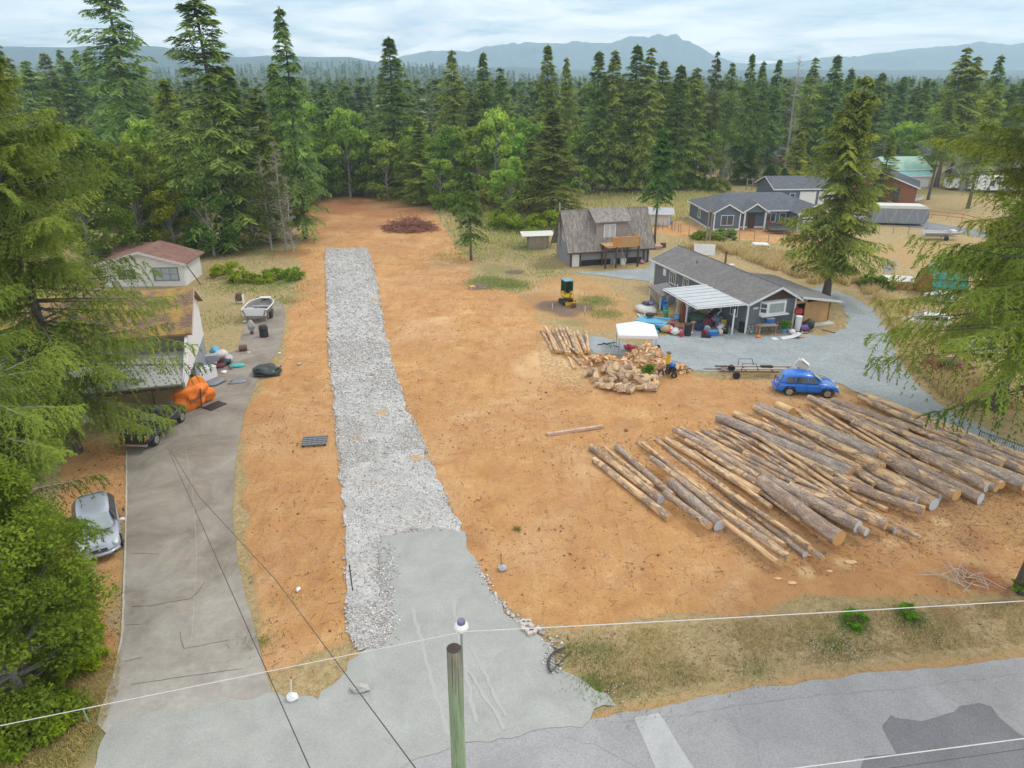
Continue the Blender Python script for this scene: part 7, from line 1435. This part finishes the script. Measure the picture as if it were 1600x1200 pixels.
bag('turquoise fishing net spread on the ground by the rubbish heap', 371, 572, (.65, .45, .1), teal, name='fishing_net', cat='net'); bag('grey board heap between the freezer and the rubbish heap', 335, 600, (.8, .5, .12), tarpgrey, name='board_heap', cat='boards'); bag('white paper scrap by the maroon cloth', 350, 582, (.3, .22, .08), white, name='paper_scrap', cat='litter')
bk = thing('covered_pile', 'black plastic-covered pile at the edge of the concrete strip', 'covered pile', P(416, 584), R(10)); MB().blob((0, 0, .32), (1.05, .75, .42), 9, .35, 4).build('plastic_cover', M('black_sheeting', (.03, .045, .045), .35, .3, 2, .4), bk, smooth=False); MB().blob((.1, -.5, .12), (.95, .3, .16), 12, .5, 3).build('pile_edge', black, bk)
dr_ = thing('rusty_drum', 'rusty open drum lying on the concrete strip below the boat', 'drum', P(380, 548), R(20)); MB().lathe((0, 0, .25), [(.25, -.3), (.25, .3)], 16, 'x').build('drum_body', rust, dr_); MB().lathe((.31, 0, .25), [(.21, -.01), (.21, .02)], 14, 'x').build('drum_mouth', M('dark_red_inside', (.12, .04, .03), .8, .2, 3, 0), dr_)
bag('yellow lid on the ground beside the rusty drum', 389, 551, (.18, .15, .05), M('cream_cloth'), name='lid', cat='lid'); bag('white scrap between the boat and the rusty drum', 383, 503, (.18, .15, .07), white, name='paper_scrap', cat='litter')
fr = thing('rusty_stove', 'rusty barrel stove on a white frame left of the boat', 'stove', P(375, 474)); MB().lathe((0, 0, .3), [(.3, 0), (.3, .75)], 12).build('drum_body', rust, fr); 
for x in (-.38, .38): B((x, 0, .45), (.05, .5, .9)).build('frame_leg', white, fr)
for k, (u, v, m_, lab, d_) in enumerate([(437, 553, white, 'white litter bit on the soil right of the concrete strip', .16), (439, 573, bluep, 'blue plastic cup on the soil near the black covered pile', .13), (468, 570, M('pale_strap'), 'grey-blue scrap of cloth on the soil near the rock drive', .2), (372, 597, tarpgrey, 'flattened dark mat on the concrete strip', .7), (990, 1000, None, '', 0), (466, 922, white, 'white scrap on the soil in the left strip', .14)]):
    if m_: bag(lab, u, v, (d_, d_ * .7, .06 if d_ > .5 else d_ * .5), m_, name='litter', cat='litter')
# dark plastic pallet with holes
pl = thing('plastic_pallet', 'dark grey plastic pallet lying alone left of the rock drive', 'pallet', P(492, 691), R(8)); gpl = M('grey_pallet_plastic', (.16, .17, .19), .6, .1, 3, 0)
for i in range(5): B((0, -.5 + i * .25, .13), (1.5, .13, .05)).build('deck_slat', gpl, pl); B((-.6 + i * .3, 0, .105), (.16, 1.15, .045)).build('cross_slat', gpl, pl)
for x in (-.65, 0, .65):
    for y in (-.48, 0, .48): B((x, y, .045), (.16, .16, .09)).build('foot', black, pl)
# squared timber in the middle of the clearing
a_, b_ = P(855, 681), P(942, 668); tmb = thing('squared_timber', 'single long weathered timber lying in the middle of the orange clearing', 'timber', (a_ + b_) / 2, math.atan2((b_ - a_).y, (b_ - a_).x)); B((0, 0, .1), ((b_ - a_).length, .2, .18)).build('beam', M('pale_pinkish_timber', (.55, .4, .3), .85, .2, 3, .2), tmb, bevel=.01)
for k in range(5): B((-1.5 + k * .75, 0, .195), (.02, .2, .012)).build('saw_mark', brownpaint, tmb)
# stakes
def stake(label, u, v, h, m, lean=0, r=.03, base=None):
    t_ = thing('survey_stake', label, 'stake', P(u, v)); MB().tube([(0, 0, -.05), (lean, 0, h)], r, 4).build('shaft', m, t_)
    MB().tube([(lean, 0, h), (lean * 1.02, 0, h + .09)], r * 1.3, 4).build('tip', redpaint if base else m, t_)
    if base: MB().blob((.05, 0, .1), (.22, .2, .16), 3, .3, 2).build('base', base, t_)
    return t_
stake('dark pipe standing at the left edge of the rock drive', 551, 923, 1.3, dsteel, -.02); stake('stake with a grey and white cap base on the soil right of the gravel pad', 783, 890, .8, rust, 0, .02, M('pale_strap')); stake('pink-white pipe stake at the roadside between the two drives', 455, 1092, 1.0, white, .12, .025, white)
stake('small green-white stake on the lower left verge', 139, 1128, .5, M('pale_green_stake', (.3, .5, .4), .7, .1, 3, 0), -.05, .02)
for k, (u, v) in enumerate([(838, 457), (863, 483), (914, 487), (949, 487), (818, 418)]): stake(['pale survey peg left of the mini excavator', 'pale survey peg at the front left of the dark soil patch', 'pale survey peg at the front of the dark soil patch', 'pale survey peg right of the dark soil patch', 'pale survey peg left of the steep-roofed house'][k], u, v, .45, white, 0, .03)
# stumps and brush
def stump(label, u, v, r, h):
    t_ = thing('tree_stump', label, 'stump', P(u, v)); m_, e_ = log_mesh(h, r * 1.2, r, int(u), .0); o = m_.build('bark', logm, t_, smooth=True); o.rotation_euler = (0, -math.pi / 2, 0); o.location = (0, 0, h / 2); o.color = (.4, .5, 0, 1); MB().lathe((0, 0, h - .01), [(r * .96, 0), (r * .96, .015)], 14).build('cut_end', end_orange, t_)
stump('small stump at the far end of the clearing', 497, 306, .4, .9); stump('low stump among the roots left of the green patch', 738, 452, .35, .35)
def brush(name, label, u, v, rx, ry, h, n, mat, lmax, rad, seed=1, kindless=False):
    g_ = random.Random(seed); m_ = MB(); q = P(u, v)
    for k in range(n):
        a = g_.uniform(0, 6.28); rr = math.sqrt(g_.random()); c_ = Vector((rx * rr * math.cos(a), ry * rr * math.sin(a), .05 + h * (1 - rr ** 1.5) * g_.random())); d = Vector((g_.uniform(-1, 1), g_.uniform(-1, 1), g_.uniform(-.35, .35))).normalized() * lmax * g_.uniform(.3, 1)
        p0, p2 = c_ - d / 2, c_ + d / 2; p1 = c_ + Vector((g_.uniform(-.1, .1), g_.uniform(-.1, .1), g_.uniform(0, .15))) * lmax
        for p_ in (p0, p1, p2): p_.z = max(.02, p_.z)
        m_.tube([p0, p1, p2], [rad, rad * .7, rad * .3], 4, cap=False)
    o = m_.build(name, mat); o.location = q; tag(o, label, 'brush pile'); o['kind'] = 'stuff'; return o
rb = M('reddish_branches', (.28, .13, .085), .9, .4, 3, .1)
brush('brush_heap', 'reddish brush heap at the far end of the clearing', 640, 358, 3.8, 2.6, 1.7, 420, rb, 3.2, .055, 1)
brush('dry_branches', 'pale dry branches by the foot of the right-hand fir', 1500, 908, 1.2, .5, .5, 26, M('bleached_twigs', (.5, .44, .38), .9, .2, 3, 0), 2.0, .02, 2)
brush('dry_branches', 'roots and twigs by the low stump', 752, 450, 1.2, .7, .35, 30, oldwood, 1.2, .045, 3)
brush('twigs', 'twigs under the leafy tree', 135, 900, 1.0, .4, .3, 30, greyb, .8, .012, 4)
# soil and rubble mounds
mn = tag(MB().blob((0, 0, 0), (.35, .22, .2), 3, .5, 2).build('concrete_lump', concrete, None), 'broken grey concrete lump on the gravel between the two drives', 'rubble'); q = P(562, 1078); mn.location = (q.x, q.y, .1)
for k, (u, v) in enumerate([(818, 984), (824, 987), (830, 983), (836, 989), (828, 992), (820, 979), (842, 985)]):
    o = tag(B((0, 0, .06), (.24, .16, .12)).build('paving_brick', M('pinkish_block', (.55, .48, .44), .9, .15, 4, .1), None, bevel=.01), 'loose pinkish block in the little pile at the right edge of the gravel pad', 'block', 'pinkish blocks by the gravel pad'); q = P(u, v); o.location = (q.x, q.y, .03 + .1 * (k == 2)); o.rotation_euler = (0, 0, jr.uniform(0, 3))
cu = thing('culvert_grate', 'dark curved culvert grate at the mouth of the gravel pad', 'culvert grate', P(872, 1034), R(62)); 
MB().tube([(-.7 + k * .14, .35 - .35 * ((k - 5) / 5) ** 2, .12) for k in range(11)], .05, 6).build('rim', dsteel, cu)
for k in range(8): MB().tube([(-.55 + k * .15, -.25, .06), (-.55 + k * .15, .35 - .35 * ((k - 4) / 5) ** 2, .12)], .008, 3).build('bar', dsteel, cu)
MB().tube([(-.7, 0, .08), (.7, -.25, .06)], .02, 4).build('edge_bar', dsteel, cu)
cg_ = thing('corner_marker', 'small white number sign hanging on the span wire right of the pole', 'sign', P(822, 969, 10.93), 0)
B((0, 0, -.02), (.2, .012, .085)).build('plate', white, cg_)
for k in (-1, 1): B((k * .045, -.009, -.02), (.055, .004, .035)).build('printed_mark', M('grey_print', (.2, .2, .22), .7, .1, 3, 0), cg_)
# felled stubs and chips near the logs
for k, (u, v, r_) in enumerate([(1328, 880, .13), (1296, 893, .07), (1238, 912, .1), (1215, 905, .08), (1262, 868, .07)]):
    o = tag(MB().blob((0, 0, 0), (r_ * 2.2, r_, r_ * .7), k + 3, .4, 2).build('wood_chunk', M('split_wood_0'), None), ['largest pale wood slab on the soil before the fat brown log', 'small wood chip right of the fat brown log end', 'pale splintered chunk before the thin mottled pole', 'little pale chip at the tip of the peeled pole', 'small chip between the two thin white-ended logs'][k], 'wood chunk'); q = P(u, v); o.location = (q.x, q.y, r_ * .5)
# ------------------------------------------------------------ pole, lamp, wires
qp = (P(709, 1013) - Vector((0, 0, 0))); d_ = Vector(((709 - 800) / F, CP + (600 - 1013) / F * SP, -SP + (600 - 1013) / F * CP)); ptop = Vector((0, 0, H)) + d_ * 12.3
gp = NT('green_treated_pole'); n1 = gp.noise(1.2, 6, .7, stretch=(6, 6, .5)); n2 = gp.noise(9, 5, .7, stretch=(3, 3, .12)); sz = gp.N.new('ShaderNodeSeparateXYZ'); gp.L.new(gp.co, sz.inputs[0])
cc = gp.ramp(gp.math('ADD', gp.math('MULTIPLY', n1, .4), gp.math('MULTIPLY', n2, .6)), [(.34, (.1, .12, .075)), (.5, (.2, .27, .16)), (.68, (.33, .4, .26))])
topf = gp.ramp(gp.math('ADD', gp.math('MULTIPLY', gp.math('SUBTRACT', sz.outputs[2], ptop.z - 1.3), .8), gp.math('MULTIPLY', gp.math('SUBTRACT', n2, .5), 1.0)), [(.1, 0.0), (.9, .85)])
gp.color(gp.mix(topf, cc, gp.ramp(n2, [(.4, (.12, .1, .085)), (.62, (.27, .23, .19))]))); gp.rough(.95); gp.bump(n2, .7, .02)
po = thing('utility_pole', 'green-tinged treated wooden pole standing nearest at the bottom of the picture', 'pole', (ptop.x, ptop.y, 0)); MB().tube([(0, 0, -.1), (0, 0, ptop.z * .5), (0, 0, ptop.z)], [.17, .15, .128], 20).build('shaft', gp.m, po, smooth=True)
MB().lathe((0, 0, ptop.z + .001), [(.126, 0), (.118, .012), (.06, .018)], 20).build('weathered_top', M('dark_pole_top', (.07, .055, .045), .95, .4, 12, .4), po)
for zz in (ptop.z - .42, ptop.z - .72): MB().tube([(-.17, 0, zz), (.14, .0, zz)], .008, 5).build('bolt', steel, po)
MB().tube([(.1, .08, ptop.z - 2.2), (.13, .1, ptop.z - .1), (.13, .12, ptop.z + .28)], .022, 8).build('conduit', M('grey_conduit', (.28, .33, .33), .6, .1, 3, 0), po)
for k in range(3): MB().tube([(-.03 + k * .05, -.127, ptop.z - .1 - .1 * k), (-.035 + k * .05, -.131, ptop.z - .75 - .2 * k)], .003, 3).build('drying_crack', black, po)
lm = thing('pole_lamp', 'white dome lamp with purple-grey cap on the conduit beside the pole top', 'lamp', (ptop.x + .135, ptop.y + .12, ptop.z + .26)); MB().lathe((0, 0, 0), [(.03, 0), (.1, .04), (.128, .09), (.12, .15), (.07, .19)], 20).build('lamp_shade', M('white_lamp_glass', (.78, .78, .82), .3, .05, 3, 0), lm, smooth=True); MB().lathe((0, 0, .19), [(.072, 0), (.072, .05), (.06, .07)], 16).build('photo_cell', M('purple_grey_cap', (.16, .15, .24), .5, .1, 3, 0), lm)
def cable(label, pts, sag, r, m, cat='cable', name='overhead_cable'):
    out = []
    for i in range(len(pts) - 1):
        for k in range(24):
            s = k / 24; q = pts[i].lerp(pts[i + 1], s); q.z -= sag * 4 * s * (1 - s); out.append(q)
    out.append(pts[-1]); return tag(MB().tube(out, r, 5).build(name, m), label, cat)
wcab = M('white_cable', (.62, .6, .6), .6, .1, 3, 0); dcab = M('dark_cable', (.07, .07, .07), .6, .1, 3, 0)
cable('pale overhead cable crossing the whole picture behind the pole lamp', [P(-260, 1180, 10.6), P(0, 1134, 10.6), P(725, 987, 11.2)], .0, .008, wcab)
cable('pale overhead cable running from the pole lamp to the right border', [P(725, 987, 11.2), P(1600, 939, 10.9), P(1900, 925, 10.9)], .02, .010, wcab)
cable('straight dark service cable from the left house to the bottom, the left one of two', [P(262, 700, 3.2), P(485, 1202, 9.5), P(520, 1280, 10.2)], .0, .012, dcab)
cable('twisted dark service cable right of the straight one, over the rocky edge', [P(266, 702, 3.2), P(310, 775, 4.4), P(430, 905, 6.4), P(545, 1060, 8.4), P(652, 1204, 9.8), P(700, 1260, 10.4)], .0, .012, dcab)
cable('pale cable crossing the dark asphalt patch in the lower right corner', [P(1230, 1202, 10.2), P(1600, 1154, 10.4), P(1800, 1128, 10.5)], .0, .010, wcab)
cable('dark thin cable below the pale one in the lower right corner', [P(1380, 1202, 10.2), P(1600, 1170, 10.4), P(1800, 1140, 10.5)], .0, .006, dcab)
# ------------------------------------------------------------ loose surfaces: rock, chips, grass
def scatter_pts(pl, n, rng, u=None):
    x0, y0 = pl.min(0); x1, y1 = pl.max(0); out = np.zeros((0, 2))
    while len(out) < n:
        c_ = rng.random((n * 3, 2)) * [x1 - x0, y1 - y0] + [x0, y0]; c_ = c_[sdf(c_[:, 0], c_[:, 1], pl) < .12]; out = np.concatenate([out, c_])
    return out[:n]
def octa(C, S, rng, zsc=.7):
    n = len(C); base = np.array([[1, 0, 0], [0, 1, 0], [-1, 0, 0], [0, -1, 0], [0, 0, 1], [0, 0, -1]], float)
    V = base[None] * (.75 + .5 * rng.random((n, 6, 1))) * S[:, None, None]; V[:, :, 2] *= zsc; a = rng.random(n) * 6.28; ca, sa = np.cos(a)[:, None], np.sin(a)[:, None]
    t1 = rng.normal(0, .5, n)[:, None]; zz = V[:, :, 2] + V[:, :, 0] * t1; x = V[:, :, 0] * ca - V[:, :, 1] * sa; y = V[:, :, 0] * sa + V[:, :, 1] * ca
    V = np.stack([x, y, zz], -1) + C[:, None]; T = np.array([[0, 1, 4], [1, 2, 4], [2, 3, 4], [3, 0, 4], [1, 0, 5], [2, 1, 5], [3, 2, 5], [0, 3, 5]]); return V.reshape(-1, 3), (T[None] + (np.arange(n) * 6)[:, None, None]).reshape(-1, 3)
rg = np.random.default_rng(21)
t = NT('loose_rock'); t.color(t.ramp(t.attr('tint'), [(0, (.33, .315, .3)), (.35, (.47, .455, .44)), (.75, (.59, .575, .555)), (1, (.74, .72, .7))])); t.rough(.9); rockmat = t.m
c1 = scatter_pts(GRAVEL, 60000, rg); dist = c1[:, 1]; keep = rg.random(len(c1)) < np.clip((46 / dist) ** 2.0, .03, 1)
trod = fbm(c1[:, 0], c1[:, 1], 5, 33); mid_ = np.abs(sdf(c1[:, 0], c1[:, 1], GRAVEL)) / 2.2; keep &= (trod + .12 * mid_ < .57) | (rg.random(len(c1)) < .22); c1 = c1[keep]; S = rg.uniform(.024, .056, len(c1)) * (1 + .6 * (rg.random(len(c1)) < .08)) * np.clip(c1[:, 1] / 34, 1, 2)
V, Q_ = octa(np.stack([c1[:, 0], c1[:, 1], .03 + S * .2], 1), S, rg); o = np_mesh('crushed_rock_stones', V, Q_, rockmat, None, np.repeat(rg.random(len(c1)), 8)); tag(o, kind='stuff'); print('rocks', len(c1))
# rock dribble along pad edge
ed = np.array([P(u + rg.normal(0, 3), v + rg.normal(0, 2.5))[:2] for u, v in [(a, np.interp(a, [740, 770, 800, 850], [875, 925, 965, 990])) for a in rg.uniform(745, 850, 260)]] + [P(u + rg.normal(0, 8), v + rg.normal(0, 4))[:2] for u, v in [(604 + rg.uniform(-12, 10), a) for a in rg.uniform(850, 1000, 600)] + [P(rg.uniform(592, 722), 832 + abs(rg.normal(0, 9)))[:2] for _ in range(420)]] + [P(rg.uniform(850, 880) + rg.normal(0, 4), rg.uniform(995, 1055))[:2] for _ in range(80)])
S = rg.uniform(.03, .08, len(ed)); V, Q_ = octa(np.stack([ed[:, 0], ed[:, 1], S * .3 + .01], 1), S, rg); tag(np_mesh('edge_rocks', V, Q_, rockmat, None, np.repeat(rg.random(len(ed)), 8)), kind='stuff')
# dirt clods, chips and sticks
t = NT('soil_clods'); t.color(t.ramp(t.attr('tint'), [(0, (.13, .07, .04)), (.4, (.34, .17, .08)), (.7, (.5, .27, .12)), (1, (.66, .45, .26))])); t.rough(.95); clodm = t.m
c2 = np.concatenate([scatter_pts(DIRT, 30000, rg), scatter_pts(LDIRT, 2500, rg), scatter_pts(VERGE, 1500, rg)]); 
sh_ = np.minimum.reduce([sdf(c2[:, 0], c2[:, 1], q) for q in (GRAVEL, PAD, CONC, ROAD, YARD)]); c2 = c2[(sh_ > .05) & (rg.random(len(c2)) < np.clip((40 / c2[:, 1]) ** 1.2, .1, 1)) & (fbm(c2[:, 0], c2[:, 1], 3, 44) + .25 * (fbm(c2[:, 0], c2[:, 1], .8, 45) - .5) > .47)]
S = rg.gamma(1.6, .011, len(c2)) + .008; Z = relief(c2[:, 0], c2[:, 1]) * sm(.1, 1.2, np.minimum.reduce([sdf(c2[:, 0], c2[:, 1], q) for q in (GRAVEL, PAD, CONC, ROAD, YARD)])) - .01
V, Q_ = octa(np.stack([c2[:, 0], c2[:, 1], Z + S * .3], 1), S, rg, .6); tag(np_mesh('soil_clods', V, Q_, clodm, None, np.repeat(np.clip(rg.beta(1.6, 2.2, len(c2)), 0, 1), 8)), kind='stuff'); print('clods', len(c2))
def sticks(name, C, Lm, wd, mat, rng, kind='stuff', zo=.02, flat=.15):
    n = len(C); a = rng.random(n) * 6.28; D = unit(np.stack([np.cos(a), np.sin(a), rng.normal(0, flat, n)], 1)); W = np.cross(D, [0, 0, 1.0]); L_ = Lm * (.3 + rng.random(n)); C3 = np.stack([C[:, 0], C[:, 1], relief(C[:, 0], C[:, 1]) + zo], 1)
    hw, hh = W * wd, np.array([0, 0, wd]); A, B_ = C3 - D * L_[:, None] / 2, C3 + D * L_[:, None] / 2; V = np.stack([A - hw, A + hw, A + hh, B_ - hw * .5, B_ + hw * .5, B_ + hh * .5], 1).reshape(-1, 3)
    q = np.array([[0, 1, 4, 3], [1, 2, 5, 4], [2, 0, 3, 5]]); Q__ = (q[None] + (np.arange(n) * 6)[:, None, None]).reshape(-1, 4); return tag(np_mesh(name, V, Q__, mat, None, np.repeat(rng.random(n), 3)), kind=kind)
t = NT('twigs_and_chips'); t.color(t.ramp(t.attr('tint'), [(0, (.1, .06, .04)), (.5, (.28, .18, .12)), (.8, (.5, .36, .22)), (1, (.68, .52, .34))])); t.rough(.95); twm = t.m
c3 = scatter_pts(DIRT, 5200, rg); ss = np.minimum.reduce([sdf(c3[:, 0], c3[:, 1], q) for q in (GRAVEL, PAD, CONC, ROAD, YARD)]); c3 = c3[(ss > .2) & (fbm(c3[:, 0], c3[:, 1], 6, 50) > .42)]; sticks('wood_litter', c3, .42, .012, twm, rg)
lgz = poly([(920, 700), (1120, 655), (1340, 625), (1620, 740), (1600, 850), (1450, 870), (1300, 900), (1200, 900)]); vl = scatter_pts(VERGE, 2600, rg); sticks('verge_litter', vl[(sdf(vl[:, 0], vl[:, 1], ROAD) > .5) & (sdf(vl[:, 0], vl[:, 1], PAD) > .3)], .3, .008, twm, rg, flat=.4); sticks('bark_litter', scatter_pts(lgz, 6500, rg), .2, .016, twm, rg, flat=.3)
sw = poly([(835, 520), (900, 530), (925, 556), (960, 600), (900, 620), (850, 590)]); sticks('sawdust_chips', scatter_pts(sw, 1800, rg), .22, .03, M('pale_chips', (.74, .52, .3), .9, .2, 3, 0), rg, flat=.2)
# grass
def blades(name, C, h, wd, rng, mat, col=(1, 1, 1), lean=.35, z=None, tint=None):
    n = len(C); a = rng.random(n) * 6.28; D = unit(np.stack([np.cos(a) * lean * rng.random(n), np.sin(a) * lean * rng.random(n), np.ones(n)], 1)); b = rng.random(n) * 3.14; W = np.stack([np.cos(b), np.sin(b), b * 0], 1)
    hh = h * (.5 + rng.random(n)); Z = relief(C[:, 0], C[:, 1]) - .02 if z is None else z; base = np.stack([C[:, 0], C[:, 1], Z], 1); mid = base + D * (hh * .55)[:, None]; top = base + D * hh[:, None] + np.stack([np.cos(a), np.sin(a), a * 0], 1) * (hh * .3)[:, None]
    w_ = (W * wd) * np.ones((n, 1)); V = np.stack([base - w_, base + w_, mid + w_ * .7, mid - w_ * .7, top + w_ * .25, top - w_ * .25], 1).reshape(-1, 3); q = np.array([[0, 1, 2, 3], [3, 2, 4, 5]]); Q__ = (q[None] + (np.arange(n) * 6)[:, None, None]).reshape(-1, 4)
    o = np_mesh(name, V, Q__, mat, None, np.repeat(np.clip(tint if tint is not None else rng.random(n), 0, 1), 2)); o.color = (*col, 1); return tag(o, kind='stuff')
TALL = poly([(1062, 388), (1110, 386), (1180, 392), (1260, 402), (1300, 420), (1340, 430), (1375, 460), (1420, 490), (1470, 520), (1500, 560), (1560, 600), (1600, 640), (1480, 625), (1420, 570), (1400, 520), (1380, 478), (1340, 452), (1300, 440), (1270, 444), (1235, 430), (1150, 402)])
c4 = scatter_pts(TALL, 26000, rg); cl = fbm(c4[:, 0], c4[:, 1], 2.2, 60); c4 = c4[cl > .4]; blades('dry_tall_grass', c4, .75, .035, rg, grassm, (1.12, 1.08, .95))
MEAD = poly([(680, 330), (900, 300), (1060, 300), (1330, 300), (1060, 345), (1010, 360), (870, 390), (800, 380), (780, 410), (720, 400)]); c5 = scatter_pts(MEAD, 11000, rg); blades('meadow_grass', c5, .5, .06, rg, grassm, (.8, .95, .6))
c6 = scatter_pts(VERGE, 30000, rg); sr = sdf(c6[:, 0], c6[:, 1], ROAD); cl = fbm(c6[:, 0], c6[:, 1], 1.4, 61); c6 = c6[(sr > .7) & (sdf(c6[:, 0], c6[:, 1], PAD) > .25) & (cl > .5)]; gt = fbm(c6[:, 0], c6[:, 1], 1.0, 62); blades('verge_grass', c6, .13, .01, rg, grassm, (.95, .92, .8), .9)
gsel = c6[(gt > .6)]; 
gg_ = np.concatenate([np.array([P(u, v)[:2]]) + rg.normal(0, s, (n, 2)) for u, v, s, n in [(940, 1022, .6, 260), (925, 1068, .5, 260), (950, 1075, .5, 200), (985, 1075, .8, 260), (1010, 1050, 1.2, 200), (1335, 975, .4, 600), (1418, 965, .35, 500), (1310, 1005, .5, 400), (1440, 985, .6, 400), (1290, 1010, .6, 300), (808, 828, .12, 120), (740, 442, .9, 0), (1175, 1048, .5, 200), (1060, 1050, .5, 150), (900, 1020, .4, 250), (415, 1000, .5, 200), (455, 935, .3, 60), (1385, 738, .2, 80)]]); blades('green_weeds', gg_, .13, .011, rg, leafm, (.75, .85, .45), 1.2)
LV = poly([(60, 1060), (150, 1020), (185, 1020), (180, 1080), (150, 1150), (120, 1200), (-60, 1240), (-60, 1150)]); c7 = scatter_pts(LV, 9000, rg); blades('verge_grass', c7, .16, .012, rg, grassm, (.95, .9, .6), .9)
gp2 = np.concatenate([np.array([P(u, v)[:2]]) + rg.normal(0, s, (n, 2)) for u, v, s, n in [(770, 440, 1.6, 1400), (800, 447, 1.3, 900), (725, 400, 2.0, 700), (830, 400, 2.5, 1500), (790, 375, 3.5, 2500), (850, 425, 1.8, 700), (930, 470, 1.2, 500), (945, 490, 1.0, 400), (370, 446, 2.2, 1500), (430, 446, 2.2, 1400), (340, 500, 1.6, 500), (400, 400, 4, 1500), (440, 470, 1.2, 400), (1120, 385, 3, 1500)]]); blades('green_grass', gp2, .17, .03, rg, grassm, (.5, .72, .35), .7)
# daisies on the verge
c8 = np.concatenate([np.array([P(u, v)[:2]]) + rg.normal(0, s, (n, 2)) for u, v, s, n in [(1275, 1022, .45, 90), (1325, 1018, .4, 60), (1370, 1010, .7, 40), (1180, 1040, .8, 30), (970, 1080, .5, 40), (1450, 1000, 1, 30)]]); n = len(c8); C = np.stack([c8[:, 0], c8[:, 1], relief(c8[:, 0], c8[:, 1]) + .16], 1); V, Q_ = octa(C, np.full(n, .02), rg, .3); tag(np_mesh('daisies', V, Q_, white), kind='stuff')
# ------------------------------------------------------------ the air: one closed box of thin haze
hz = B((0, 3000, 350), (19500, 19000, 1)).build('haze', None)
hz.data.clear_geometry() if False else None
me = bpy.data.meshes.new('haze'); mb_ = MB().box((0, 0, 0), (1, 1, 1)); me.from_pydata(mb_.v, [], mb_.f); me.update(); hz.data = me
hz.location = (0, 0, 249); hz.scale = (10400, 10400, 502)
m = bpy.data.materials.new('haze_air'); m.use_nodes = True; n = m.node_tree; n.nodes.remove(n.nodes['Principled BSDF'])
pv = n.nodes.new('ShaderNodeVolumePrincipled'); pv.inputs['Color'].default_value = (.58, .81, 1.0, 1); pv.inputs['Density'].default_value = .0003; pv.inputs['Anisotropy'].default_value = .25
n.links.new(pv.outputs[0], n.nodes['Material Output'].inputs['Volume']); me.materials.append(m); tag(hz, kind='stuff')
